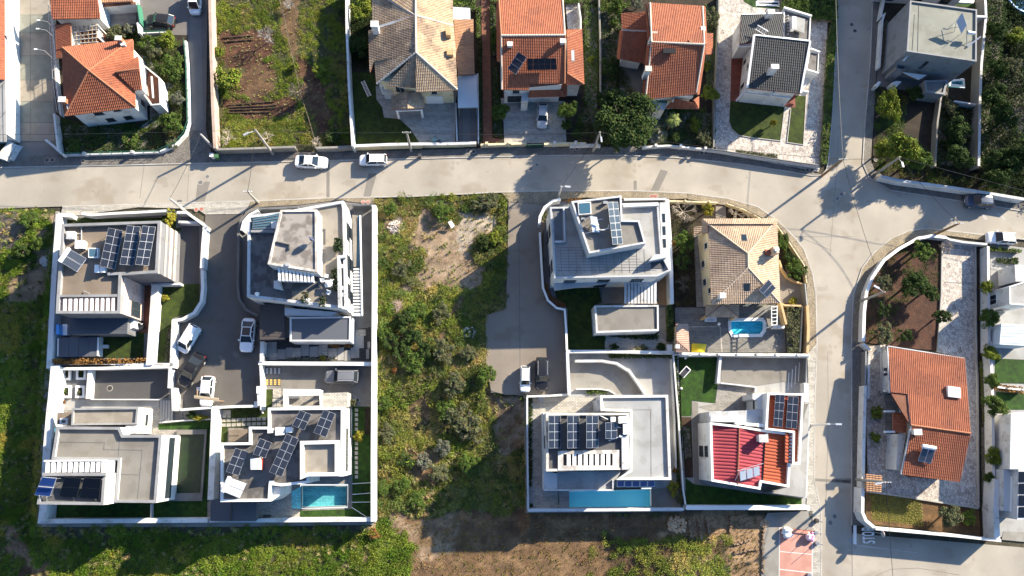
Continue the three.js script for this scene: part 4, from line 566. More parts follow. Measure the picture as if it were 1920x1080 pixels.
raised('garden_soil',px(655,-40,905,-40,900,276,662,276),0,0.06,M.soilDark);raised('lawn',Z3(-80,470,80,480,95,660,130,700,140,765,240,780,310,840,375,940,-75,955),0,0.1,M.lawn);
raised('forecourt',Z3(85,560,620,560,605,690,605,925,380,945,310,840,240,775,140,768,128,700,90,650),0,0.12,M.paverPale);raised('side_drive',Z3(620,480,750,480,750,935,625,935),0,0.1,M.tarDrive);area('side_drive_strip',Z3(655,700,700,700,700,930,655,930),0.104,M.roadGrey);
{
const t=thing('cream_villa','cream villa under weathered brown hipped roofs with a tiled porch','house'),p=(x,y,h)=>P(...Z3(x,y)[0],h),Ev=5;
const ridgeN=p(345,105,7.1),ridgeS=p(348,345,7.1),topN=p(345,-140,7.1);
const W0=p(65,-60,Ev),W1=p(68,195,Ev),W2=p(40,200,Ev),W3=p(48,470,4.9),SWa=p(80,400,Ev),SWb=p(92,550,4.8),S=p(150,560,4.8),Sm=p(348,572,4.8),S2_=p(348,600,4.8),SE=p(618,588,4.8),E0=p(605,350,Ev),E1=p(540,355,Ev),E2=p(540,165,Ev),E3=p(590,170,Ev),E4=p(585,-60,Ev);
tiles(t,[W0,W1,p(110,190,5.4),ridgeN,p(65,-60,Ev)].slice(0,4),clayCream);tiles(t,[W2,W3,SWa,ridgeS,ridgeN,p(100,195,5.5)],clayCream);
tiles(t,[SWa,SWb,ridgeS],clayCream);tiles(t,[S,Sm,ridgeS],clayCream);tiles(t,[S2_,SE,ridgeS],clayCream);tiles(t,[SE,E0,ridgeS],clayCream);tiles(t,[p(608,350,Ev),p(592,168,Ev),ridgeN,ridgeS],clayCream);tiles(t,[E3,E4,topN,ridgeN],clayCream);tiles(t,[p(90,-60,5.5),ridgeN,topN],clayCream);
for(const[a,b]of[[W0,ridgeN],[ridgeN,ridgeS],[SWb,ridgeS],[SE,ridgeS],[ridgeN,E3],[ridgeN,topN]])ridge(t,a,b,ridgeMat.w,0.14);part(t,'valley_flashing',mb().bar(up(W1,0.25),up(ridgeN,0.12),0.35,0.06).bar(up(ridgeN,0.1),up(E2,0.25),0.3,0.06),M.paleWall);
const foot=orient(inset([p(95,-60,Ev),p(575,-60,Ev),p(612,585,Ev),p(345,590,Ev),p(110,545,Ev),p(60,460,Ev),p(60,210,Ev)].map(v=>[v.x,v.z]),0.5));part(t,'wall',mb().prism(foot,0.05,4.85),M.cream);
let si=0,best=-1e9;foot.forEach((v,i)=>{const q=foot[(i+1)%foot.length],m=(v[1]+q[1]);if(m>best){best=m;si=i;}});windowOn(t,foot[si],foot[(si+1)%foot.length],[0,1],0.52,0.9,2.9,4,{});const ga=part(t,'garage_door',mb().box((foot[si][0]+foot[(si+1)%foot.length][0])/2-0.2,0.1,(foot[si][1]+foot[(si+1)%foot.length][1])/2+0.04,2.4,2.2,0.08,0.02),M.whitePlain);
windowOn(t,foot[(si+1)%foot.length],foot[(si+2)%foot.length],[0,1],0.5,1.4,2.7,4.1,{});
const pa=p(188,712,3),pb=p(402,708,3),pc=p(402,640,3.1),pd=p(365,598,3.2),pe=p(190,625,3.1),pr=p(296,595,3.9),pf=p(294,712,3.7);
tiles(t,[pa,pe,pr,pf],clayCream);tiles(t,[pb,pf,pr,pd,pc],clayCream);ridge(t,pf,pr,ridgeMat.b);for(const[x,y]of[[222,722],[382,716],[115,560],[150,560]]){const v=p(x,y,2.9);part(t,'porch_column',mb().box(v.x,0.1,v.z-0.2,0.28,2.8,0.28),M.whitePlain);}part(t,'porch_beam',mb().bar(p(215,722,2.85),p(390,716,2.85),0.25,0.22).bar(p(112,556,2.9),p(345,572,2.9),0.25,0.25),M.whitePlain);boxOn(t,'balcony',Z3(128,565,200,575,195,596,130,590),0.1,2.6,M.paleWall);
chimney(t,Z3(78,160)[0],4.9,7.4,0.9,0.75,M.white);boxOn(t,'dormer',Z3(540,180,572,180,575,228,545,230),5.2,6.3,M.yellow);boxOn(t,'dormer',Z3(548,320,590,320,592,356,550,356),5.0,6.0,M.yellow);
}
{
const t=thing('tiled_carport','long ochre tiled lean-to roof on the east side of the cream villa','lean-to'),p=(x,y,h)=>P(...Z3(x,y)[0],h);tiles(t,[p(722,130,2.8),p(724,296,2.8),p(605,298,3.4),p(595,130,3.4)],clayPeach);tiles(t,[p(724,298,2.8),p(730,488,2.8),p(622,490,3.4),p(605,300,3.4)],clayPeach);for(const y of[140,300,470]){const v=p(715,y,2.6);part(t,'post',mb().box(v.x,0.1,v.z,0.18,2.5,0.18),M.white);}
const c=thing('metal_carport','corrugated light metal carport roof beside the terracotta path','carport');const q=Z3(620,490,745,490,752,702,622,704),g=mb(),a=P(...q[0],2.7),b=P(...q[1],2.7),d=P(...q[3],2.6),e=P(...q[2],2.6);const n=42;for(let i=0;i<n;i++){const f=i/n,k=(i+1)/n,y=v=>0.04*(v%2);g.quad(up(d.clone().lerp(e,f),y(i)),up(d.clone().lerp(e,k),y(i+1)),up(a.clone().lerp(b,k),y(i+1)),up(a.clone().lerp(b,f),y(i)));}part(c,'roof_sheet',g,M.zinc);part(c,'edge_beam',mb().bar(up(d,-0.08),up(e,-0.08),0.08,0.14),M.steel);part(c,'edge_beam',mb().bar(up(a,-0.08),up(b,-0.08),0.08,0.14),M.steel);for(const v of[a,b,d,e])part(c,'post',mb().bar(V3(v.x+(v===a||v===d?0.15:-0.15),0.1,v.z),V3(v.x+(v===a||v===d?0.15:-0.15),2.5,v.z),0.1),M.steel);
const w=thing('flat_canopy','small white sheet canopy north of the ochre lean-to roof','canopy');boxOn(w,'roof_sheet',Z3(590,45,702,52,704,126,592,130),2.7,2.8,M.zinc);for(const[x,y]of[[600,60],[695,62],[695,118],[602,120]]){const v=p(x,y,2.7);part(w,'post',mb().box(v.x,0.1,v.z,0.1,2.6,0.1),M.steel);}
}
{const t=thing('ladder','pale aluminium ladder lying on the dark lawn','ladder'),a=P(...Z3(0,530)[0],0.2),b=P(...Z3(45,628)[0],0.2),d=V3(0,0,0).subVectors(b,a).normalize(),s=V3(-d.z,0,d.x).multiplyScalar(0.24);for(const k of[-1,1])part(t,'rail',mb().bar(a.clone().addScaledVector(s,k),b.clone().addScaledVector(s,k),0.07),M.alu);for(let i=0;i<11;i++){const c=a.clone().lerp(b,(i+0.5)/11);part(t,'rung',mb().bar(c.clone().sub(s),c.clone().add(s),0.05),M.alu);}}
wall('tall white wall between ploughed field and dark lawn',px(649,-30,650,60,654,160,661,274),2.3,0.3,M.white);wall('stepped cream front wall before the dark lawn',px(660,274,730,271,790,270),1.3,0.35,M.cream,{cap:M.paleWall});wall('cream front wall by the forecourt of the brown-roofed villa',px(790,270,832,270,893,268),1,0.35,M.cream,{cap:M.paleWall});wall('low dark-edged planter wall between forecourt and side drive',Z3(608,672,612,800,616,920),0.5,0.2,M.white);wall('white wall along the side drive by the terracotta path',Z3(752,480,755,700,756,930),0.8,0.18,M.white);
raised('terracotta_path',Z3(772,-140,828,-140,835,400,848,900,900,905,870,940,785,940,780,400),0,0.11,M.terracotta);
raised('garden_soil',px(918,-40,1100,-40,1105,276,925,276),0,0.06,M.soilDark);raised('forecourt',Z3(900,640,1320,660,1330,930,925,940,920,800),0,0.11,M.paverPale);area('bare_yard',Z3(1325,30,1420,30,1420,190,1340,190),0.1,M.crazy);
{
const t=thing('orange_roofed_house','house with a big two-tone orange gable roof and front balcony','house'),p=(x,y,h)=>P(...Z3(x,y)[0],h),rA=p(905,235,8),rB=p(1320,232,8);
tiles(t,[p(885,5,5.6),p(1312,2,5.6),rB,rA],clayOrange);tiles(t,[p(905,585,5.2),p(1085,588,5.2),p(1090,548,5.5),p(1322,545,5.5),rB,rA],clayOrange);ridge(t,rA,rB,ridgeMat.w,0.15);ridge(t,p(890,5,5.7),rA,ridgeMat.o);ridge(t,p(1305,3,5.7),rB,ridgeMat.w);ridge(t,rB,p(1318,545,5.6),ridgeMat.o);ridge(t,rA,p(908,585,5.3),ridgeMat.w);
tiles(t,[p(880,400,5.2),p(878,10,5.2),p(902,10,5.7),p(905,400,5.7)].reverse(),clayOrange);
const w0=p(1325,230,4.8),w1=p(1430,195,4.4),w2=p(1445,552,4.4),w3=p(1330,552,4.4);tiles(t,[w1,w2,p(1335,480,5.2),p(1332,240,5.2)],clayOrange);tiles(t,[p(1330,200,4.5),w1,p(1332,240,5.2)],clayOrange);tiles(t,[w3,w2,p(1335,480,5.2)],clayOrange);ridge(t,w2,p(1335,480,5.2),ridgeMat.o);ridge(t,w1,p(1332,240,5.2),ridgeMat.o);
tiles(t,[p(1082,635,3.1),p(1330,628,3.1),p(1290,572,3.8),p(1092,575,3.8)],clayOrange);tiles(t,[p(1332,628,3.1),p(1330,545,3.1),p(1285,560,3.9)],clayOrange);part(t,'balcony_parapet',mb().bar(p(1095,568,4.2),p(1278,566,4.2),0.2,0.5).bar(p(1098,540,4.2),p(1098,580,4.2),0.2,0.6),M.white);
const foot=orient(inset([p(895,10,5),p(1320,10,5),p(1320,575,5),p(910,585,5)].map(v=>[v.x,v.z]),0.45));part(t,'wall',mb().prism(foot,0.05,5.15),M.white);part(t,'wing_wall',mb().prism(orient(inset([p(1322,210,4.3),p(1425,210,4.3),p(1438,545,4.3),p(1325,545,4.3)].map(v=>[v.x,v.z]),0.3)),0.05,4.3),M.white);
const a=foot.slice().sort((u,v)=>v[1]-u[1]).slice(0,2).sort((u,v)=>u[0]-v[0]);windowOn(t,a[0],a[1],[0,1],0.2,1.1,3,4.1,{});windowOn(t,a[0],a[1],[0,1],0.22,2.6,0.4,2.2,{frame:M.darkFrame,sill:false});boxOn(t,'entrance_wall',Z3(1040,600,1085,600,1080,660,1038,662),0.05,3,M.white);
chimney(t,Z3(962,290)[0],6,7.9,0.6,0.5,M.white);const sk=p(972,262,7.6);chimney(t,Z3(1306,270)[0],6.6,8.1,0.6,0.5,M.white);skylight(t,Z3(1355,325,1382,325,1385,400,1358,400),5.1,{h0:4.7,glass:M.zinc,frame:M.steel});
}
solar('three dark modules tilted askew on the red roof slope',Z3(1015,338,1072,375,1000,488,946,448),[7.8,7.7,6.8,6.8],1,3,{});solar('flat black array of ten small modules on the red roof slope',Z3(1075,382,1265,380,1267,455,1075,457),[7.4,7.4,6.85,6.85],5,2,{mat:pvBlack,frame:M.black});
wall('low cream front wall of the forecourt with the silver car, western part',Z3(770,945,850,942,1070,935),0.9,0.3,M.cream,{pillar:0.4,pillarStep:3.5});wall('pine-green sliding gate before the paved forecourt',Z3(1072,945,1180,942),1.2,0.1,M.pineGate,{name:'sliding_gate',cat:'gate'});wall('low cream front wall of the forecourt, eastern part with white posts',Z3(1185,940,1320,935,1460,935),0.9,0.3,M.cream,{pillar:0.35,pillarStep:3.5,pillarMat:M.white});wall('white side wall by the bare yard behind the orange roofs',Z3(1410,20,1425,120,1425,190),1.2,0.2,M.white);wall('narrow pale wall along the overgrown strip east of the orange roofs',Z4(290,-40,300,300,300,600),1,0.2,M.concrete);
raised('garden_soil',px(1102,-40,1348,-40,1345,284,1105,275),0,0.06,M.soilDark);raised('garden_path',Z4(620,700,740,700,740,930,630,935),0,0.1,M.concrete);raised('side_yard',Z4(420,400,590,410,560,640,430,640),0,0.09,M.concreteDark);
{
const t=thing('chimney_house','red-tiled house with two chimneys standing among tall trees','house'),p=(x,y,h)=>P(...Z4(x,y)[0],h),rA=p(632,278,8.2),rB=p(975,292,8.2);
tiles(t,[p(612,22,5.8),p(978,45,5.8),rB,rA],clayOrange);tiles(t,[p(590,648,5.2),p(925,615,5.2),rB,rA],clayOrange);ridge(t,rA,rB,ridgeMat.w,0.14);ridge(t,p(622,22,5.9),rA,ridgeMat.w);ridge(t,p(965,45,5.9),rB,ridgeMat.w);ridge(t,rA,p(592,645,5.3),ridgeMat.w);ridge(t,rB,p(922,612,5.3),ridgeMat.w);
for(const[a,b,c,d]of[[[605,25],[628,262],[612,262],[596,25]],[[628,285],[592,645],[570,645],[606,285]]])tiles(t,[p(...d,5),p(...c,5),p(...b,5.6),p(...a,5.6)],clayOrange);tiles(t,[p(985,300,5),p(938,620,5),p(925,615,5.5),p(972,300,5.5)],clayOrange);tiles(t,[p(978,45,5),p(990,290,5),p(976,290,5.6),p(965,45,5.6)],clayOrange);
const foot=orient(inset([p(608,30,5),p(980,50,5),p(972,300,5),p(930,615,5),p(590,640,5),p(620,280,5)].map(v=>[v.x,v.z]),0.4));part(t,'wall',mb().prism(foot,0.05,5.1),M.white);
tiles(t,[p(435,90,3),p(440,190,3),p(600,205,3.9),p(600,80,3.9)],clayOrange);tiles(t,[p(428,385,3),p(585,412,3),p(598,210,4),p(446,200,4)],clayOrange);tiles(t,[p(410,380,2.7),p(428,200,2.7),p(446,200,3.2),p(430,385,3.2)],clayOrange);part(t,'annex_wall',mb().prism(inset([p(445,100,3),p(595,95,3),p(580,400,3),p(432,375,3)].map(v=>[v.x,v.z]),0.3),0.05,2.9),M.white);ridge(t,p(446,200,4),p(598,208,4),ridgeMat.w);
tiles(t,[p(1030,220,3),p(1028,358,3),p(985,358,3.5),p(985,220,3.5)],clayOrange);
tiles(t,[p(722,702,3),p(935,712,3),p(912,668,3.7),p(780,645,3.7)],clayOrange);tiles(t,[p(937,712,3),p(938,630,3),p(905,655,3.8)],clayOrange);boxOn(t,'front_wall',Z4(600,660,735,668,715,720,600,700),0.05,3,M.white);part(t,'terrace',mb().bar(p(780,620,4.2),p(900,632,4.2),0.25,0.9).bar(p(782,618,4.2),p(772,660,4.2),0.2,0.7),M.white);part(t,'canopy_edge',mb().bar(p(582,655,3.1),p(735,665,3.1),0.3,0.15),M.greenRail);
for(const[x,y]of[[650,228],[612,452]]){const c=p(x,y,7.6);const s=part(t,'chimney',mb().box(c.x,5.2,c.z,0.75,2.2,0.6),M.white);for(let i=0;i<4;i++)part(s,'cowl',mb().box(c.x-0.33+i*0.22,7.4,c.z,0.12,0.35,0.7),ridgeMat.w);part(s,'cap',mb().box(c.x,7.75,c.z,0.9,0.06,0.8),ridgeMat.w);}
chimney(t,Z4(968,190)[0],5.9,7.3,0.5,0.5,ridgeMat.o);const v=p(885,276,8);part(t,'roof_vent',mb().box(v.x,7.9,v.z,0.5,0.5,0.4),ridgeMat.o);const h=Z4(710,315,790,318,790,348,708,345),hy=[8.1,8.1,7.9,7.9];part(t,'roof_hatch',mb().slab4(h.map((w,i)=>P(...w,hy[i]+0.2)),0.2),M.black);
}
wall('white-grey front wall with slanted posts before the leafy garden, western part',Z4(100,950,250,945,300,950),0.8,0.3,M.white,{pillar:0.35,pillarStep:3});wall('white front wall with posts below the palm garden',Z4(575,960,740,950,900,965,1060,980),0.8,0.25,M.white,{pillar:0.35,pillarStep:3.2,pillarMat:M.white});wall('grey side wall between leafy garden and stone-paved yard',Z4(1075,-40,1065,300,1045,700,1040,960),1.1,0.2,M.concrete);
struct('stone_yard',mb().prism(flat(px(1350,-40,1470,-40,1545,20,1552,30,1545,290,1535,322,1400,298,1345,285,1340,270,1345,100),0.1),0,0.1,[poolHoles[3]]),M.crazy);raised('red_terrace',Z5(180,340,250,340,260,580,598,615,598,702,172,660),0.05,0.14,M.redDeck);const lawnA=Z5(172,660,528,700,500,920,290,895,220,880,180,840,165,800);raised('lawn',lawnA,0.05,0.15,M.lawn);raised('lawn',Z5(572,700,598,702,598,625,665,625,650,942,545,928),0.05,0.15,M.lawn);wall('thin pale lawn edging in the stone-paved yard',Z5(528,700,500,920,290,895,225,882,182,842,166,800),0.2,0.1,M.kerb,{name:'lawn_edging',cat:'edging'});wall('thin pale edging of the narrow sunny lawn',Z5(568,710,543,930,650,945,668,625),0.2,0.1,M.kerb,{name:'lawn_edging',cat:'edging'});
struct('pool_terrace',mb().sheet(orient(flat(Z5(240,-110,520,-110,520,58,430,54,320,46,260,10),0.112)),0.112,[poolHoles[3]]),M.turf);
{
const t=thing('black_roofed_house','white house with black tiled roofs and a grey flat roof part','house'),p=(x,y,h)=>P(...Z5(x,y)[0],h);
const m=[p(280,575,5.0),p(628,612,5.0),p(690,272,6.6),p(325,232,6.6)];tiles(t,m,tileBlack,{pitch:0.3});const n=[p(235,290,4.6),p(515,248,5.4),p(518,90,4.6),p(242,98,4.6)];tiles(t,[n[3],n[2],p(517,246,5.6),p(232,292,5.6)],tileBlack,{pitch:0.3});
for(const[u,w,a,h]of[[up(m[0],0.1),up(m[3],0.1),0.28,0.3],[up(m[1],0.1),up(m[2],0.1),0.28,0.3],[up(m[3],0.1),up(m[2],0.1),0.2,0.25],[up(n[3],0.1),up(n[2],0.1),0.2,0.25],[p(225,300,5.2),p(310,298,5.2),0.3,0.3]])part(t,'verge',mb().bar(u,w,a,h),M.whitePlain);part(t,'eave_beam',mb().bar(p(250,602,3),p(560,640,3),0.25,0.2),M.whitePlain);for(const[a,b]of[[[285,572],[212,658]],[[455,600],[390,672]]])part(t,'eave_bracket',mb().bar(p(...a,4.9),p(...b,2.6),0.3,0.25),M.paleWall);
const foot=orient(inset([p(290,570,5),p(625,605,5),p(688,275,5),p(322,240,5)].map(v=>[v.x,v.z]),0.3));part(t,'wall',mb().prism(foot,0.05,4.9),M.white);part(t,'gable_wall',mb().hull8([p(283,575,4.85),p(626,608,4.85),p(688,275,4.85),p(326,236,4.85)],[p(283,575,4.9),p(626,608,4.9),p(688,275,6.45),p(326,236,6.45)]),M.white);part(t,'rear_wall',mb().prism(orient(inset([n[0],n[1],n[2],n[3]].map(v=>[v.x,v.z]),0.3)),0.05,4.4),M.white);
const wI=foot.map((v,i)=>[v,foot[(i+1)%4]]).sort((a,b)=>(a[0][0]+a[1][0])-(b[0][0]+b[1][0]))[0];for(const[s,y0,y1]of[[0.25,0.6,2.2],[0.55,2.9,4],[0.78,0.9,2]])windowOn(t,wI[0],wI[1],[-1,0],s,0.9,y0,y1);
block(t,Z5(520,55,700,110,692,268,518,248),4.9,{wall:M.white,roof:M.feltGrey,ph:0.15,pw:0.18});part(t,'roof_kerb',mb().bar(p(520,50,5),p(702,106,5),0.25,0.3),M.whitePlain);block(t,Z5(690,335,752,348,745,482,668,458),3.2,{wall:M.white,roof:M.feltGrey,ph:0.12,pw:0.12});part(t,'garden_wall',mb().bar(p(668,462,3.1),p(742,485,3.1),0.2,0.8).bar(p(692,322,3.1),p(752,345,3.1),0.2,0.6).bar(p(640,605,1.5),p(672,612,1.5),0.2,1.2),M.whitePlain);boxOn(t,'porch',Z5(650,455,740,488,690,520,640,600),0.05,1.4,M.paleWall);
chimney(t,Z5(462,438)[0],5.6,7.4,0.95,0.55,M.white);chimney(t,Z5(437,80)[0],4.6,6.2,0.9,0.6,M.white);const an=mb();an.bar(p(350,165,6.4),p(420,205,6.4),0.12);an.bar(p(335,190,6.4),p(405,232,6.2),0.04);for(let i=0;i<4;i++)an.bar(p(355+i*17,168+i*10,6.4),p(340+i*17,195+i*10,6.3),0.05);an.tube(p(385,205,4.8),p(385,195,6.4),0.03,0.03,6);part(t,'aerial',an,M.alu);
}
{const t=thing('rooftop_unit','white box unit with a pale sheet lid on the grey flat roof','rooftop unit');const q=Z5(592,105,662,125,655,218,588,190);boxOn(t,'lid',q,5.05,5.35,M.paleRoof);boxOn(t,'casing',Z5(576,105,602,108,600,182,578,180),4.8,5.8,M.plasticWhite);part(t,'grille',mb().bar(P(...Z5(574,110)[0],5.3),P(...Z5(574,178)[0],5.3),0.05,0.5),M.darkFrame);const g=mb();for(let i=0;i<7;i++){const v=P(...Z5(547,105+i*20)[0],4.8);g.box(v.x,4.77,v.z,0.12,0.2,0.12);}part(t,'vent_row',g,M.alu);}
pool('blue rectangular pool at the top edge north of the black roofs',poolPx.tr1,{y:0.13,tile:std(0.02,0.12,0.4,{map:tPaver}),depth:1.1});
wall('grey-white front wall of the stone-paved yard',Z5(-10,975,80,985,360,1030,560,1060,740,1085),0.7,0.25,M.paleWall,{panel:0.5,railMat:M.steel});
hedge('long green hedge along the side street beside the stone-paved yard',Z5(845,120,880,125,850,600,830,800,815,1060,770,1070,785,800,800,500,815,250),1.1,'mid');hedge('leafy thicket at the top of the hedge by the side street',Z5(510,-60,890,-60,885,110,720,110,690,90,520,40),1.7,'mid',{name:'thicket',cat:'bushes'});hedge('dry weed strip along the inside of the stone yard front wall',Z5(215,975,330,990,480,1010,485,1035,360,1022,215,1000),0.35,'olive',{name:'weed_strip',cat:'weeds'});
struct('villa_yard',mb().prism(flat(px(1648,-40,1850,-40,1848,360,1755,348,1660,330,1636,310),0.05),-0.05,0.05,[poolHoles[4],poolHoles[5]]),M.soilDark);raised('paved_ramp',Z6(300,430,470,430,470,480,700,520,760,620,720,630,480,590,290,560),0,0.1,M.tarDrive);
{
const t=thing('concrete_villa','grey two-storey villa with a flat weathered roof beside the shaded street','house');
block(t,Z6(510,2,948,62,945,402,488,335),6.6,{wall:M.villaGrey,roof:M.greenGrey,ph:0.2,pw:0.22,base:0.05});block(t,Z6(435,195,500,205,480,460,420,450),3.2,{wall:M.villaGrey,roof:M.feltGrey,ph:0.4,pw:0.15});block(t,Z6(605,525,760,520,735,618,610,600),2.6,{wall:M.villaGrey,roof:M.concreteDark,ph:0.15});
{const e=faceOf(flat(Z6(510,2,948,62,945,402,488,335),6.6),0,1)[0];windowOn(t,e[0],e[1],[0,1],0.6,0.5,3,5,{frame:M.darkFrame,sill:false});}part(t,'white_fin',mb().hull8(Z6(460,395,500,352,508,358,470,400).map(v=>P(...v,2.9)),Z6(460,395,500,352,508,358,470,400).map(v=>P(...v,5.5))),M.whitePlain);boxOn(t,'door_canopy',Z6(460,470,620,490,570,520),2.3,2.45,M.whitePlain);boxOn(t,'gate_pillar',Z6(390,540,420,528,455,532,420,568),0.05,1.6,M.white);boxOn(t,'gate_pillar',Z6(280,562,305,530,320,535,300,568),0.05,1.3,M.white);part(t,'roof_seam',mb().bar(P(...Z6(540,95)[0],6.42),P(...Z6(525,330)[0],6.42),0.06,0.04).bar(P(...Z6(568,20)[0],6.42),P(...Z6(560,335)[0],6.42),0.05,0.04),M.concreteDark);
}
wall('white parapet wall along the planted ledge of the grey villa',Z6(345,-20,320,110,345,90,330,130,310,440),1.1,0.3,M.white);wall('pale grey garden wall east of the grey villa',Z6(998,-40,1005,100,975,420,965,680,958,1085),2,0.3,M.concrete,{cap:M.paleWall});wall('grey dividing wall between ramp garden and dark grove',Z6(715,625,690,800,675,1085),1.2,0.25,M.concrete);wall('short white cross wall near the small pool',Z6(800,660,972,685),1.5,0.22,M.white);wall('grey wall end joining the grey villa to the garden wall',Z6(935,105,1015,108),2.2,0.35,M.paleWall);
{const t=thing('solar_water_heater','bright collector on a tall stand on the weathered grey roof','solar water heater','solar water heaters on the roofs'),p=(x,y,h)=>P(...Z6(x,y)[0],h);part(t,'collector',mb().slab4([p(812,140,7.7),p(852,85,8.5),p(880,165,8),p(845,220,7.2)],0.1),M.zinc);part(t,'tank',mb().tube(p(885,212,7.3),p(930,218,7.3),0.25,0.25,12),M.plasticWhite);const g=mb();for(const[a,b]of[[[812,140],[800,205]],[[845,220],[835,225]],[[852,85],[760,190]],[[880,165],[880,300]],[[860,170],[720,195]],[[930,220],[925,260]]])g.bar(p(...a,7.6),p(...b,6.45),0.06);part(t,'stand',g,M.steel);part(t,'rail_panel',mb().slab4([p(880,300,6.6),p(970,235,7.2),p(975,242,7.2),p(890,306,6.6)],0.06),M.alu);}
pool('pale turquoise pool at the top edge behind the grey villa',poolPx.tr2,{y:0.12,depth:1});pool('small turquoise pool at the south corner of the grey villa',poolPx.tr3,{y:0.12,depth:1});area('pool_lawn',Z6(745,24,945,29,940,50,745,34),0.06,M.turf);
{const t=thing('round_pool','round blue above-ground pool cut by the top right corner','swimming pool'),c=P(1928,-12,0.9);part(t,'pool_wall',mb().tube(V3(c.x,0,c.z),V3(c.x,0.9,c.z),3.4,3.4,40,false).tube(V3(c.x,0.9,c.z),V3(c.x,0,c.z),3.3,3.3,40,false),M.bluePaint);part(t,'rim',new MB().prism(Array.from({length:40},(_,i)=>[c.x+3.45*Math.cos(i*0.157),c.z+3.45*Math.sin(i*0.157)]),0.9,0.96,[Array.from({length:40},(_,i)=>[c.x+3.25*Math.cos(i*0.157),c.z+3.25*Math.sin(i*0.157)])]),M.bluePaint);part(t,'liner',mb().disc(c.x,0.2,c.z,3.29,0.02,40),M.bluePaint);part(t,'water',mb().sheet(Array.from({length:40},(_,i)=>[c.x+3.28*Math.cos(i*0.157),c.z+3.28*Math.sin(i*0.157)]),0.75),M.water);}
wall('white wall along the north side of the eastern street',S4(930,372,1060,402,1240,425,1560,470,1920,530),1.5,0.35,M.white,{cap:M.paleWall});
{const t=thing('neighbour_house','tall pale house just beyond the top edge beside the side street','house'),q=px(1690,-190,1860,-175,1850,-45,1685,-55);block(t,q,7.4,{wall:M.greyWall,roof:M.greyRoof,levels:[[0.6,2.3],[3.6,5.4]]});}
// ---------- south-west block ----------
const asph=px(385,402,455,401,452,440,448,560,466,586,488,605,492,690,494,765,330,768,326,640,334,604,358,588,382,570,384,430);
raised('shared_court',asph,0,0.08,std(0.125,0.113,0.103,{map:tRoad}));
for(const q of[C1v(705,455,745,460,770,500,730,520,700,495),C1v(570,490,605,500,600,535,565,530),C1v(525,575,565,575,570,610,530,612),C1v(410,285,445,290,445,320,410,315)])area('oil_stain',q,0.088,M.seam);
raised('villa_yard',px(107,402,345,395,386,418,384,560,330,600,325,690,92,690,98,600),0,0.06,M.roadGrey);
raised('lawn',M1(405,130,1080,100,1080,190,1215,160,1215,210,405,210),0,0.09,M.lawn);raised('lawn',M1(965,540,1225,530,1225,640,1170,710,1060,740,1045,800,1010,1010,950,1010),0,0.09,M.lawn);raised('lawn',M1(610,830,885,828,880,985,360,985,600,900),0,0.09,M.lawn);raised('ramp',M1(1110,180,1220,160,1222,530,1105,535),0,0.1,M.asphalt);raised('side_path',M1(840,510,925,525,910,830,820,830),0,0.1,M.terracotta);
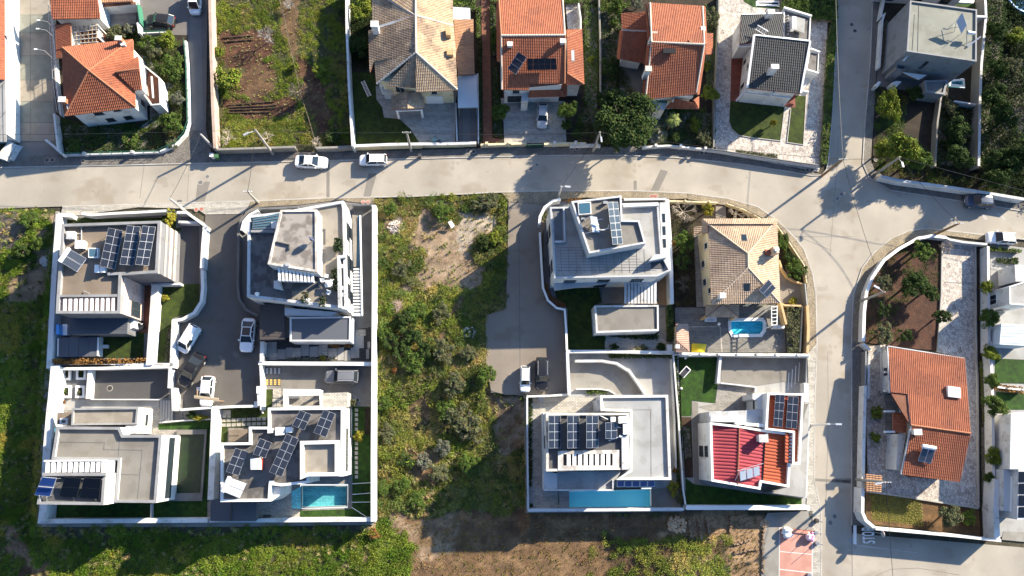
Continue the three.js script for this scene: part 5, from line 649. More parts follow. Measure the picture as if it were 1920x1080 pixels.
{
const t=thing('screed_roof_villa','modern villa with brown screed roof terrace, grey stone parapet and pink tower','house');
const main=M1(380,165,985,145,968,462,745,478,735,712,345,712,350,620);const b1=block(t,main,6.3,{wall:std(0.15,0.15,0.165,{map:tPlaster}),roof:M.screed,parapet:M.stoneCap,cap:M.stoneCap,ph:0.5,pw:0.3});
{const[e0,e1]=faceOf(b1.poly,1,0);for(const[s,w,y0,y1]of[[0.5,7,4.1,4.8],[0.5,7,1.2,2.1]])windowOn(t,e0[0],e0[1],[1,0],s,w,y0,y1,{frame:M.greyRoof,sill:false,panes:3,pane:M.paleRoof});const ux=e0[1][0]-e0[0][0],uz=e0[1][1]-e0[0][1],l=Math.hypot(ux,uz),band=(y0,y1,m,nm)=>part(t,nm,mb().hull8([0,1,1,0].map((f,i)=>V3(e0[0][0]+ux*f+(i>1?0.06:-0.02),y0,e0[0][1]+uz*f)),[0,1,1,0].map((f,i)=>V3(e0[0][0]+ux*f+(i>1?0.06:-0.02),y1,e0[0][1]+uz*f))),m);band(2.6,3.3,M.pink,'wall_band');
const vx=e1[1][0]-e1[0][0],vz=e1[1][1]-e1[0][1];part(t,'pink_cladding',mb().hull8([0.01,0.99,0.99,0.01].map((f,i)=>V3(e1[0][0]+vx*f+(i>1?0.05:-0.02),0.06,e1[0][1]+vz*f)),[0.01,0.99,0.99,0.01].map((f,i)=>V3(e1[0][0]+vx*f+(i>1?0.05:-0.02),5.7,e1[0][1]+vz*f))),M.pink);const sh=v=>[v[0]+0.06,v[1]];windowOn(t,sh(e1[0]),sh(e1[1]),[1,0],0.75,2,1.2,3.6,{frame:M.darkFrame,sill:false});}
boxOn(t,'roof_step',M1(660,462,968,450,968,466,660,478),5.8,6.33,M.stoneCap);boxOn(t,'slat_band',M1(355,598,730,594,730,610,355,612),5.8,6.3,M.stoneCap);
boxOn(t,'slat_well',M1(372,620,712,614,712,698,372,706),5.82,5.86,M.pink);slats(t,'slat',M1(380,624)[0],M1(710,618)[0],M1(708,700)[0],M1(378,704)[0],6.25,10,0.3,0.22,M.whitePlain);
boxOn(t,'garage',M1(430,735,785,735,780,838,430,840),0.05,2.7,M.darkWall);slats(t,'deck_board',M1(430,738)[0],M1(430,838)[0],M1(780,836)[0],M1(785,736)[0],2.76,9,0.28,0.05,M.deckBlue);boxOn(t,'side_block',M1(785,735,825,730,820,800,785,815),0.05,1.9,M.white);boxOn(t,'side_fence',M1(345,780,362,780,362,840,345,840),0.05,1.8,M.bluePaint);
skylight(t,M1(405,208,456,208,455,255,405,255),6.35,{h0:5.8,frame:M.white,glass:M.zinc});skylight(t,M1(542,310,602,310,602,370,542,370),6.3,{h0:5.8});part(t,'pipe',mb().tube(P(...M1(500,180)[0],5.95),P(...M1(500,265)[0],5.95),0.06,0.06,6).tube(P(...M1(460,222)[0],5.95),P(...M1(500,222)[0],5.95),0.05,0.05,6).tube(P(...M1(515,575)[0],5.95),P(...M1(550,590)[0],6.2),0.05,0.05,6),M.alu);
}
gear('white cabinet in the north of the brown screed roof','air_conditioner','air conditioner',M1(462,265,516,265,515,312,460,312),5.8,6.5,M.plasticWhite,{group:'outdoor units'});gear('small white unit at the foot of the first solar array on brown screed','air_conditioner','air conditioner',M1(582,415,606,415,606,460,580,460),5.8,6.5,M.plasticWhite,{group:'outdoor units'});gear('second small white unit below the first solar array on brown screed','air_conditioner','air conditioner',M1(614,428,645,430,642,460,612,458),5.8,6.4,M.plasticWhite,{group:'outdoor units'});
solar('westernmost of three long arrays on the brown screed roof',M1(665,186,756,205,705,442,612,422),[7,7,6.15,6.15].map((v,i)=>[7.1,6.3,6.3,7.1][i]),2,5,{floor:5.85});solar('middle of three long arrays on the brown screed roof',M1(780,172,864,180,820,418,735,412),[7.1,6.3,6.3,7.1],2,5,{floor:5.85});solar('easternmost of three long arrays on the brown screed roof',M1(875,174,956,182,912,420,830,412),[7.1,6.3,6.3,7.1],2,5,{floor:5.85});
heater('dark collector with white tank at the west edge of the brown screed roof',M1(375,400,432,318,535,375,472,460),[7.1,7.1,6.1,6.1],2,{floor:5.85});
{const t=thing('swim_spa','covered dark blue swim spa on the yard south of the villa','swim spa'),q=M1(360,862,610,855,606,975,358,980);boxOn(t,'cabinet',q,0.05,1.1,M.paleWall);for(let i=0;i<4;i++){const a=flat(q,1.25),f=i/4+0.004,k=(i+1)/4-0.004,L=(u,v,s)=>[u[0]+(v[0]-u[0])*s,u[1]+(v[1]-u[1])*s];part(t,'cover_section',mb().prism(orient([L(a[0],a[1],f),L(a[0],a[1],k),L(a[3],a[2],k),L(a[3],a[2],f)]),1.1,1.25),M.deckBlue);}part(t,'step',mb().prism(orient(flat(M1(590,905,660,905,660,925,590,925),0.5)),0.05,0.5),M.white);part(t,'rim',mb().bar(P(...M1(604,860)[0],1.27),P(...M1(600,972)[0],1.27),0.2,0.1).bar(P(...M1(358,865)[0],1.27),P(...M1(355,975)[0],1.27),0.12,0.1),M.whitePlain);}
gear('grey bin cabinet in the shaded corner west of the garage','storage_box','storage box',M1(385,780,412,780,410,845,382,845),0.05,1,M.plasticWhite);{const t=thing('garden_chair','dark round chair with a pale cushion on the terracotta side path','chair'),c=P(...M1(862,795)[0],0.5);part(t,'seat',mb().disc(c.x,0.1,c.z,0.4,0.45,16),M.darkFrame);part(t,'backrest',mb().box(c.x,0.5,c.z-0.4,0.8,0.5,0.12),M.darkFrame);part(t,'cushion',mb().bar(P(...M1(835,765)[0],0.9),P(...M1(875,778)[0],0.9),0.18),M.whitePlain);}
wall('white boundary wall west of the screed roof villa',M1(360,105,335,420,318,720,300,1050),1.6,0.8,M.white);wall('stepped white front wall of the screed roof villa',M1(500,98,560,108,700,98,840,92,1020,82),1.4,0.35,M.white);wall('short white wall by the villa gate with dark recess',M1(355,105,440,112),1.4,0.5,M.white);wall('white corner wall slanting beside the court entrance',M1(1085,92,1145,92,1270,182),1.5,0.35,M.white);wall('white wall south from the court entrance corner',M1(1258,180,1248,300,1240,435),1.4,0.45,M.paleWall,{cap:M.white});wall('white wall curving round the villa lawn into the court',M1(1240,440,1244,560,1235,640,1190,710,1120,748,1055,760),1.1,0.4,M.white);wall('wide white wall between court and villa lawn',M1(1068,752,1062,900,1056,1035),1.3,0.75,M.white);wall('broad white wall between screed roof villa and its side lawn',M1(950,535,935,760,915,1030),1.5,1.0,M.white);wall('white wall south of the lawn with a rust hedge',M1(300,1045,620,1042,1060,1032),1.3,0.8,M.white);wall('short wall at the north end of the side lawn',M1(925,536,1105,530),1.2,0.3,M.paleWall);wall('grey gate wall north of the dark ramp',M1(1095,150,1215,155),1.2,0.35,M.paleWall);
hedge('clipped rust-brown hedge on top of the white wall',M1(290,990,880,985,888,1016,300,1020),1.9,'rust',{y0:1.2});shrub('upright yellow-green conifer at the front wall of the screed roof villa',M1(1050,130)[0],11,3.2,'yellow',{sz:1.9,sx:0.95});shrub('small bright yellow shrub on the side lawn',M1(1015,620)[0],9,0.9,'yellow');hedge('dark planted strip along the wide court wall',M1(1022,800,1045,798,1035,1010,1012,1010),0.4,'olive',{name:'planting_strip',cat:'planting'});
hedge('stretch of grass on the verge strip behind the front wall',M1(560,118,1000,100,1000,130,560,140),0.12,'dark',{name:'grass_strip',cat:'grass',dense:0.5});
raised('villa_yard',px(456,404,480,388,640,376,700,378,702,690,488,690,488,605,466,586,448,560),0,0.06,M.roadGrey);raised('side_drive',M2(925,75,1036,75,1036,805,925,805),0,0.09,M.concreteDark);
{
const t=thing('slanted_villa','slanted modern villa with a worn upper roof and a sunny furnished terrace','house');
const low=block(t,M2(300,140,500,118,870,50,879,100,892,702,840,692,295,625),5.0,{wall:M.white,roof:M.wornDark,parapet:M.paleWall,ph:0.35,pw:0.35,levels:[[0.5,2.3]],win:{frame:M.darkFrame}});
const sheet=(nm,q,m,y)=>part(t,nm,mb().sheet(flat(q,4.66+y),4.66+y),m);sheet('terrace_floor',M2(712,95,868,62,876,378,832,380,832,680,565,660,565,590,720,585,722,480,712,470),M.beigeRoof,0.01);
block(t,M2(495,106,712,104,716,478,418,430),7.6,{wall:M.white,roof:M.worn,parapet:M.roofWhite,ph:0.18,pw:0.28,base:4.7});
boxOn(t,'dark_skylight',M2(330,160,490,125,470,225,325,225),4.67,5.2,M.glassBlue);slats(t,'skylight_bar',M2(330,160)[0],M2(325,225)[0],M2(472,222)[0],M2(488,128)[0],5.28,5,0.05,0.06,M.steel);boxOn(t,'roof_wall',M2(318,226,470,226,468,240,318,240),4.67,5.2,M.stoneCap);
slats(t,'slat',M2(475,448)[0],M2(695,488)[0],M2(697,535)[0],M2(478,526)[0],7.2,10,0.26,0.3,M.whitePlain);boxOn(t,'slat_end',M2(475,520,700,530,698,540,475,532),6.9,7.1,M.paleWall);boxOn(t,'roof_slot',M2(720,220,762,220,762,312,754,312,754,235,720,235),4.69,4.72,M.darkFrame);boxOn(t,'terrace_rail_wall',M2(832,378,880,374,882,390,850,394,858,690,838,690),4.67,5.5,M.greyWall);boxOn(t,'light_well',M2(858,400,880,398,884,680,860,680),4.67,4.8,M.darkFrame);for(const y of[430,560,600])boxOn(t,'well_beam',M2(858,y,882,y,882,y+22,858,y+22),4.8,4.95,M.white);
const e=faceOf(low.poly,1,0)[0];for(const[s,w]of[[0.2,2.4],[0.55,3],[0.8,2]])windowOn(t,e[0],e[1],[1,0],s,w,2.7,4.3,{frame:M.darkFrame,sill:false});
slats(t,'brise_soleil',M2(930,450)[0],M2(928,735)[0],M2(982,735)[0],M2(975,450)[0],2.9,15,0.22,0.28,M.whitePlain);part(t,'canopy_frame',mb().bar(P(...M2(970,140)[0],2.9),P(...M2(982,735)[0],2.9),0.18,0.25).bar(P(...M2(925,735)[0],2.85),P(...M2(984,735)[0],2.85),0.18,0.2),M.whitePlain);boxOn(t,'canopy',M2(922,135,956,140,945,445,930,445),2.6,2.8,M.beigeRoof);boxOn(t,'canopy_glass',M2(956,140,972,145,975,440,948,445),2.6,2.75,M.glassBlue);
boxOn(t,'carport_deck',M2(370,670,520,665,520,880,372,882),2.45,2.65,M.darkWood);slats(t,'deck_board',M2(370,672)[0],M2(372,880)[0],M2(518,878)[0],M2(518,668)[0],2.72,12,0.36,0.05,M.darkWood);for(const[x,y]of[[380,690],[380,870],[510,870]]){const v=P(...M2(x,y)[0],2.5);part(t,'post',mb().box(v.x,0.06,v.z,0.15,2.4,0.15),M.darkFrame);}block(t,M2(550,745,915,740,912,890,550,890),3.0,{wall:M.paleWall,roof:M.deckBlue,ph:0.12,pw:0.22,parapet:M.paleWall});boxOn(t,'link_block',M2(520,690,830,715,800,740,520,735),0.06,2.9,M.paleWall);
boxOn(t,'entry_shelf',M2(440,178,478,180,478,216,440,214),5.2,5.6,M.white);boxOn(t,'roof_hatch',M2(455,528,490,528,505,582,455,572),4.68,5.4,M.white);
}
gear('pale vent box at the edge of the worn upper roof','roof_box','vent box',M2(525,424,546,424,546,440,525,440),7.4,7.75,M.alu);{const t=thing('roof_pipe','dark kinked pipe lying on the worn upper roof','pipe');part(t,'pipe',mb().tube(P(...M2(468,298)[0],7.55),P(...M2(548,316)[0],7.55),0.13,0.13,8).tube(P(...M2(548,316)[0],7.55),P(...M2(546,342)[0],7.55),0.13,0.13,8),M.darkFrame);part(t,'bracket',mb().box(P(...M2(510,306)[0],7.45).x,7.42,P(...M2(510,306)[0],7.45).z,0.2,0.1,0.4),M.steel);}{const t=thing('satellite_dish','dark blue dish aerial standing on the worn upper roof','dish aerial'),c=P(...M2(675,288)[0],8.2);part(t,'mast',mb().tube(V3(c.x,7.4,c.z),c,0.04,0.04,6),M.steel);part(t,'dish',mb().tube(c,c.clone().add(V3(0.15,0.1,-0.2)),0.1,0.45,16),std(0.03,0.04,0.09));part(t,'arm',mb().bar(c,c.clone().add(V3(0.5,0.1,-0.5)),0.04),M.steel);}{const t=thing('roof_lamp','white floodlight on the dark corner of the slanted villa roof','lamp'),c=P(...M2(347,604)[0],5.2);part(t,'lamp_head',mb().tube(c,c.clone().add(V3(0.35,0.05,0.15)),0.2,0.28,12),M.plasticWhite);part(t,'foot',mb().box(c.x,4.68,c.z,0.2,0.5,0.2),M.steel);}
{const t=thing('potted_plant','dark leafy potted plant against the terrace wall','plant'),c=P(...M2(840,320)[0],5.2);part(t,'pot',mb().box(c.x,4.68,c.z,0.7,0.5,0.9),M.darkFrame);const g=mb();for(let i=0;i<160;i++)leaf(g,c.clone().add(V3(rr(-0.5,0.5),rr(0,0.6),rr(-0.9,0.8))),rdir().setY(0.7).normalize(),0.25,mixc([0.02,0.035,0.015],[0.05,0.07,0.03],R()));part(t,'foliage',g,leafMat);}
function chair(label,p,deg,y,m,group){const c=P(p[0],p[1],y+0.5),t=thing('terrace_chair',label,'chair',group),r=deg*Math.PI/180,q=(x,z)=>[c.x+x*Math.cos(r)+z*Math.sin(r),c.z-x*Math.sin(r)+z*Math.cos(r)];part(t,'seat',mb().box(c.x,y+0.42,c.z,0.5,0.06,0.5,r),m);const b=q(-0.24,0);part(t,'backrest',mb().box(b[0],y+0.46,b[1],0.06,0.45,0.5,r),m);for(const[i,j]of[[-1,-1],[-1,1],[1,-1],[1,1]]){const f=q(i*0.21,j*0.21);part(t,'leg',mb().box(f[0],y,f[1],0.045,0.42,0.045,r),m);}}
function table(label,p,w,d,y,m,group){const c=P(p[0],p[1],y+0.75),t=thing('terrace_table',label,'table',group);part(t,'tabletop',mb().box(c.x,y+0.71,c.z,w,0.05,d),m);for(const[i,j]of[[-1,-1],[-1,1],[1,-1],[1,1]])part(t,'leg',mb().box(c.x+i*w*0.44,y,c.z+j*d*0.44,0.06,0.71,0.06),m);}
[['white terrace chair nearest the worn upper roof',748,525,20],['white terrace chair against the slats of the terrace corner',770,500,80],['white terrace chair in the middle of the dining group',800,525,140],['white terrace chair facing the wall with dark pots',770,555,200],['white terrace chair at the southern end of the dining group',780,600,250]].forEach(([l,x,y,a])=>chair(l,M2(x,y)[0],a,4.7,M.plasticWhite,'white chairs on the sunny terrace'));table('white table among the chairs of the sunny terrace',M2(785,545)[0],0.9,0.9,4.7,M.plasticWhite);table('low pale table by the southern parapet of the terrace',M2(650,645)[0],0.7,0.5,4.55,M.plasticWhite);
[['dark wall plant at the north of the terrace dining corner',818,490],['dark wall plant at the south of the terrace dining corner',822,560],['dark low plant at the terrace parapet',750,655],['small dark plant pot on the low terrace table',645,632]].forEach(([l,x,y])=>{const t=thing('potted_plant',l,'plant','plants of the sunny terrace'),c=P(...M2(x,y)[0],5);part(t,'pot',mb().tube(V3(c.x,4.69,c.z),V3(c.x,5,c.z),0.18,0.24,12),M.darkFrame);const g=mb();for(let i=0;i<110;i++)leaf(g,c.clone().add(V3(rr(-0.4,0.4),rr(0,0.6),rr(-0.7,0.7))),rdir().setY(0.7).normalize(),0.2,mixc([0.02,0.03,0.015],[0.05,0.06,0.03],R()));part(t,'foliage',g,leafMat);});
wall('dark rounded front wall with steel rail round the slanted villa',M2(360,95,300,120,262,165,245,250,243,420,240,560,250,640,290,700,362,738),1.3,0.26,M.darkWall,{cap:M.concreteDark});wall('inner white wall inside the rounded front wall',M2(362,108,310,135,275,175,262,228),1.6,0.3,M.white);wall('dark front wall north of the slanted villa',M2(370,98,480,96,600,88),1.2,0.25,M.darkWall);wall('long white boundary wall beside the weedy plot',px(701,384,701,520,700,700,699,860,699,978),1.9,0.5,M.white);wall('grey-capped wall at the head of the narrow side drive',M2(925,78,1035,76),1.4,0.2,M.darkWall);
raised('gravel_garden',M2(400,890,1032,805,1036,1005,400,1005),0,0.08,M.gravelDark);
{const g=thing('slab_path','zigzag path of large pale slabs in a dark gravel garden','path');for(const[x,y,w,h]of[[412,895,60,65],[415,962,60,38],[476,938,50,58],[528,928,38,62],[566,930,50,56],[618,912,46,64],[668,922,54,60],[724,912,52,62],[780,932,52,64],[835,926,38,76],[876,944,36,60],[914,928,50,60],[930,888,62,42],[930,855,62,32],[940,820,62,36],[1005,938,18,56],[1014,892,16,40]])part(g,'slab',mb().prism(flat(M2(x,y,x+w,y-2,x+w,y+h,x,y+h+1),0.13),0.06,0.13+0.01*R()),R()>0.5?M.paverPale:M.paleRoof);}
hedge('low white-flowered strip along the south wall of the gravel garden',M2(520,985,820,985,820,1002,520,1002),0.3,'grey',{name:'flower_strip',cat:'plants'});shrub('golden dry shrub at the corner of the gravel garden',M2(895,910)[0],8,0.9,'rust');shrub('ochre shrub at the south wall of the gravel garden',M2(748,988)[0],7,0.8,'yellow');shrub('dark reddish planting behind the deck-roofed pavilion',M2(830,910)[0],9,0.5,'red',{sx:1.8,sz:0.8});
wall('white wall south of the gravel garden',M2(365,1020,700,1022,1048,1024),1.3,0.4,M.white,{cap:M.whitePlain});wall('white wall with black gate frame west of the gravel garden',M2(385,890,382,1010),1.5,0.45,M.white);{const t=thing('bicycle','dark bicycle leaning against the white wall of the gravel garden','bicycle'),a=P(...M2(405,960)[0],0.35),b=P(...M2(420,1000)[0],0.35);for(const c of[a,b])part(t,'wheel',new THREE.TorusGeometry(0.33,0.03,8,24).applyMatrix4(new THREE.Matrix4().makeRotationY(1.3)).translate(c.x,0.45,c.z),rubber);part(t,'frame',mb().bar(up(a,0.1),up(a.clone().lerp(b,0.5),0.55),0.05).bar(up(b,0.1),up(a.clone().lerp(b,0.5),0.55),0.05).bar(up(a,0.6),up(b,0.6),0.05),M.iron);part(t,'saddle',mb().box(b.x,1.0,b.z-0.15,0.14,0.06,0.26),M.black);part(t,'handlebar',mb().bar(V3(a.x-0.25,1.05,a.z),V3(a.x+0.25,1.05,a.z),0.04),M.steel);}
raised('villa_yard',px(92,688,330,690,330,768,392,762,390,980,74,980),0,0.07,M.paver);
raised('paved_yard',B1(388,95,845,92,845,275,382,278),0.05,0.1,M.asphalt);{const b=struct('planter_court',mb().prism(flat(B1(195,92,362,92,362,278,190,278),0.1),0.05,0.1),M.darkWall);for(const[x,y,w,h]of[[200,95,62,72],[295,95,58,70],[200,200,62,74],[290,200,55,74]]){part(b,'planter_frame',mb().prism(orient(flat(B1(x,y,x+w,y,x+w-2,y+h,x-2,y+h),0.4)),0.1,0.4,[inset(flat(B1(x,y,x+w,y,x+w-2,y+h,x-2,y+h),0.4),0.28)]),M.whitePlain);part(b,'planter_soil',mb().sheet(inset(flat(B1(x,y,x+w,y,x+w-2,y+h,x-2,y+h),0.25),0.2),0.25),M.soilDark);}}
[['dark planter shrub in the north-west frame of the planter court',228,128],['dark planter shrub in the north-east frame of the planter court',325,128],['grassy planter shrub in the south-west frame of the planter court',225,236],['flowering planter shrub in the south-east frame of the planter court',315,240]].forEach(([l,x,y],i)=>shrub(l,B1(x,y)[0],6,0.7,['dark','dark','mid','olive'][i],{group:'planter shrubs'}));
raised('lawn',B1(136,905,1076,885,1076,1000,136,1000),0.05,0.1,M.turf);raised('lawn',B1(785,430,1095,405,1095,460,785,462),0.05,0.1,M.turf);raised('lawn',B1(718,455,748,455,748,478,718,478),0.05,0.1,M.turf);raised('lawn',B1(1076,460,1090,460,1085,890,1050,890),0.05,0.1,M.turf);raised('sunken_terrace',B1(200,285,790,285,790,330,200,350),0.06,0.11,M.paleRoof);
{
const t=thing('stepped_villa','large white villa of stepped grey flat roofs with a roof-light strip','house');
block(t,B1(180,445,555,448,575,495,805,495,772,898,525,895,545,645,150,640),5.6,{wall:M.white,roof:M.greyRoof,parapet:M.paleWall,ph:0.3,pw:0.28,cap:M.stoneCap});
{const e=faceOf(flat(B1(180,445,555,448,575,495,805,495,772,898,525,895,545,645,150,640),5.6),1,0)[0];windowOn(t,e[0],e[1],[1,0],0.5,7.4,1.8,3.6,{frame:M.paleWall,sill:false,panes:1});}
part(t,'roof_joint',mb().bar(P(...B1(195,537)[0],5.32),P(...B1(465,540)[0],5.32),0.035,0.02).bar(P(...B1(465,540)[0],5.32),P(...B1(460,582)[0],5.32),0.035,0.02).bar(P(...B1(460,582)[0],5.32),P(...B1(690,584)[0],5.32),0.035,0.02).bar(P(...B1(690,584)[0],5.32),P(...B1(660,880)[0],5.32),0.035,0.02).bar(P(...B1(556,500)[0],5.32),P(...B1(545,645)[0],5.32),0.035,0.02).bar(P(...B1(540,728)[0],5.32),P(...B1(675,732)[0],5.32),0.035,0.02),M.darkWall);
block(t,B1(270,335,665,330,655,432,265,436),4.2,{wall:M.white,roof:M.beigeRoof,parapet:M.stoneCap,ph:0.25,pw:0.22,levels:[[0.5,2.3]]});{const e=faceOf(flat(B1(270,335,665,330,655,432,265,436),4.2),1,0)[0];windowOn(t,e[0],e[1],[1,0],0.7,1.4,1.4,2,{frame:M.darkFrame,sill:false});}boxOn(t,'link_block',B1(588,440,660,436,655,484,590,486),0.1,4.0,M.white);
boxOn(t,'slat_well',B1(108,652,470,650,464,722,102,724),5.3,7.7,M.white);slats(t,'slat',B1(108,655)[0],B1(445,652)[0],B1(440,715)[0],B1(105,718)[0],8.1,10,0.42,0.25,M.whitePlain);boxOn(t,'slat_end',B1(446,652,470,652,466,720,442,720),7.7,8.15,M.white);boxOn(t,'slat_frame',B1(102,644,472,642,471,651,101,654),7.7,8.16,M.white);boxOn(t,'slat_frame',B1(94,719,472,719,470,738,92,738),7.7,8.18,M.stoneCap);
block(t,B1(88,728,470,726,456,912,60,908),8.0,{wall:M.white,roof:M.felt,parapet:M.stoneCap,ph:0.35,pw:0.3,levels:[[0.5,2.3]],win:{skip:[1]}});
boxOn(t,'west_canopy',B1(182,362,270,360,265,435,180,432),2.6,2.75,M.screed);skylight(t,B1(198,394,246,394,242,434,196,434),2.95,{h0:2.76,frame:M.paleWall,glass:M.darkFrame,rim:0.25});part(t,'glass_balustrade',mb().bar(P(...B1(180,450)[0],4),P(...B1(155,640)[0],4),0.04,1),M.glassBlue);
const s=boxOn(t,'pavement_stair',B1(795,285,930,282,930,410,790,415),0.1,0.16,M.greyRoof);for(let i=0;i<5;i++)boxOn(t,'stair_step',B1(795+i*16,288,808+i*16,288,806+i*16,412,792+i*16,412),0.16,0.2+i*0.06,M.paleRoof);
}
heater('blue twin collector leaning over the south-west roof corner',B1(92,742,180,750,140,862,44,852),[9.0,9.0,8.2,8.2],1,{floor:7.66,tank:false,mat:std(0.02,0.05,0.18,{roughness:0.1})});
{const t=things[things.length-1];part(t,'rail',mb().bar(P(...B1(70,800)[0],8.72),P(...B1(162,808)[0],8.72),0.1,0.06),M.alu);part(t,'strut',mb().bar(P(...B1(75,855)[0],8.3),P(...B1(75,890)[0],7.7),0.06).bar(P(...B1(120,862)[0],8.3),P(...B1(120,890)[0],7.7),0.06),M.alu);}
solar('western of two black module blocks on the low dark roof',B1(225,745,328,752,300,868,192,860),[8.6,8.6,7.95,7.95],1,2,{mat:pvBlack,frame:M.black,floor:7.66});solar('eastern of two black module blocks on the low dark roof',B1(342,748,446,755,432,878,310,868),[8.6,8.6,7.95,7.95],1,2,{mat:pvBlack,frame:M.black,floor:7.66});
{const t=thing('sunken_pool','dark green unfilled pool basin with pale stone surround','pool basin'),q=flat(B1(895,465,1072,462,1045,888,860,888),0.4),inn=flat(B1(905,492,1060,490,1035,840,876,842),0.4);part(t,'surround',mb().prism(orient(q),0.05,0.4,[orient(inn)]),M.greyRoof);part(t,'basin_floor',mb().sheet(orient(inn),0.12),std(0.015,0.07,0.02,{map:tLawn,roughness:0.5}));}
wall('wide white boundary wall at the west of the stepped villa',B1(165,85,150,260,138,360,118,600,100,900,90,1010),2.2,1.1,M.white);wall('white wall along the south of the stepped villa lawn',B1(66,1010,300,1008,740,1006,1076,1004),1.8,0.5,M.white);wall('white wall with posts north of the paved yard',B1(200,85,430,82,715,72,880,88),1.3,0.3,M.white);wall('white wall between planter court and paved yard',B1(378,92,364,278),1,0.55,M.white);wall('grey gate of the paved yard towards the court',B1(852,95,846,215),1.5,0.3,M.paleWall,{name:'yard_gate',cat:'gate'});wall('short white gate wall at the south of the court',B1(872,215,878,350),1.6,0.5,M.white);wall('white wall closing the south of the shared court',B1(915,344,1000,338,1130,328),1.3,0.3,M.white);wall('broad white wall between stepped villa and panel-roofed villa',B1(1118,335,1108,600,1095,880),1.8,0.9,M.white);wall('white retaining edge above the north lawn strip',B1(790,420,930,408,1095,400),0.5,0.15,M.white);wall('thin white lawn divider south of the stepped villa',B1(740,905,738,1000),0.8,0.1,M.white);wall('pale rim along the south of the paved yard',B1(380,282,790,284),0.7,0.12,M.paleWall);
shrub('yellow flowering shrub row south of the court wall',B1(1030,392)[0],12,0.8,'yellow',{sx:2,sz:0.6});shrub('dark spiky plant south of the court wall',B1(980,375)[0],10,1,'dark');shrub('small red plant in the sunken terrace corner',B1(222,298)[0],5,0.6,'red');
struct('villa_yard',mb().prism(flat(px(392,765,494,765,494,692,700,690,700,980,390,980),0.07),0,0.07,[poolHoles[0]]),M.paver);area('drive_paving',B2(350,85,1000,80,1000,320,880,240,690,235,480,215,350,215),0.074,M.greyRoof);
raised('lawn',B2(365,222,420,222,420,325,390,330,385,445,275,450,150,450,145,540,90,600,90,335,345,335,350,370,362,300),0.05,0.1,M.lawn);raised('lawn',B2(892,325,1000,325,1000,985,580,990,580,945,885,935,892,780),0.05,0.1,M.turf);raised('planting_bed',B2(965,330,998,330,998,490,965,490),0.08,0.18,M.soilDark);
{
const slabs=thing('stepping_path','double row of square cream stepping stones across the lawn','path');for(let i=0;i<9;i++)for(let j=0;j<2;j++){const x=112+i*30,y=398+j*28-i*1.2;part(slabs,'stepping_stone',mb().prism(flat(B2(x,y,x+24,y-0.5,x+24,y+19,x,y+19.5),0.14),0.08,0.14+R()*0.01),M.paverPale);}for(const[x,y,w,h]of[[418,220,46,52],[416,278,22,22],[440,278,22,22],[414,304,22,22],[440,304,22,22],[115,345,52,30],[115,375,26,16],[146,375,20,16]])part(slabs,'stepping_stone',mb().prism(flat(B2(x,y,x+w,y,x+w,y+h,x,y+h),0.14),0.08,0.14+R()*0.01),M.paverPale);
const row=thing('stepping_path','single column of square stepping stones along the eastern lawn','path');for(let i=0;i<15;i++){if(i===5||i===6)continue;const y=336+i*28.5;part(row,'stepping_stone',mb().prism(flat(B2(906,y,924,y,925,y+19,907,y+19),0.14),0.08,0.14+R()*0.01),M.paverPale);}
}
for(const[l,y,m]of[['dark grid of planter slabs on the drive',93,M.paleWall],['yellowish grid of planter slabs on the drive',160,std(0.5,0.34,0.1)]]){const t=thing('slatted_grid',l,'paving grid','slatted grids on the drive');boxOn(t,'base',B2(370,y,466,y,466,y+38,370,y+38),0.07,0.12,M.darkFrame);for(let i=0;i<4;i++)for(let j=0;j<3;j++)boxOn(t,'tile',B2(376+i*24,y+3+j*12,390+i*24,y+3+j*12,390+i*24,y+12+j*12,376+i*24,y+12+j*12),0.12,0.15,m);}
{
const t=thing('panel_roofed_villa','white villa with a zigzag dark flat roof crowded with solar arrays','house');
block(t,B2(388,332,838,328,835,740,632,742,632,780,466,800,408,792,402,890,105,893,107,540,275,538,275,445,388,445),6.0,{wall:M.white,roof:M.feltGrey,parapet:M.whitePlain,ph:0.35,pw:0.3});
block(t,B2(580,530,808,525,808,738,628,740,580,760),6.6,{wall:M.white,roof:M.beigeRoof,parapet:M.whitePlain,ph:0.5,pw:0.42,base:5.7});{const e=faceOf(flat(B2(388,332,838,328,835,740,632,742,388,445),6),1,0)[0];windowOn(t,e[0],e[1],[1,0],0.62,5.2,3.2,4.2,{frame:M.darkFrame,sill:false});windowOn(t,e[0],e[1],[1,0],0.2,4,0.9,1.9,{frame:M.darkFrame,sill:false});}
boxOn(t,'terrace_block',B2(714,245,862,240,862,328,714,328),0.1,2.9,M.paverPale);part(t,'porch_frame',mb().prism(orient(flat(B2(480,220,690,222,712,250,714,325,480,328),3)),2.6,3,[orient(flat(B2(508,262,695,258,698,320,508,322),3))]),M.white);for(const[x,y]of[[490,230],[690,230],[490,320],[705,320]]){const v=P(...B2(x,y)[0],2.6);part(t,'porch_column',mb().box(v.x,0.07,v.z,0.3,2.53,0.3),M.white);}boxOn(t,'bench',B2(602,298,650,296,650,318,602,320),0.07,0.5,M.beigeRoof);boxOn(t,'porch_planter',B2(505,262,575,260,575,276,505,278),0.07,0.6,M.darkWall);
boxOn(t,'west_deck',B2(155,462,265,460,265,532,155,535),0.1,0.5,M.screed);part(t,'deck_rail',mb().bar(P(...B2(153,455)[0],1.2),P(...B2(150,535)[0],1.2),0.05).bar(P(...B2(153,455)[0],1.2),P(...B2(268,452)[0],1.2),0.05),M.darkFrame);skylight(t,B2(284,634,345,630,348,700,286,700),6.5,{h0:5.6,frame:M.whitePlain,glass:M.zinc});boxOn(t,'skylight_flank',B2(345,632,352,632,354,702,347,702),5.66,6.3,M.red);
boxOn(t,'south_wing',B2(410,800,465,805,460,855,408,890),0.1,5.2,M.white);
}
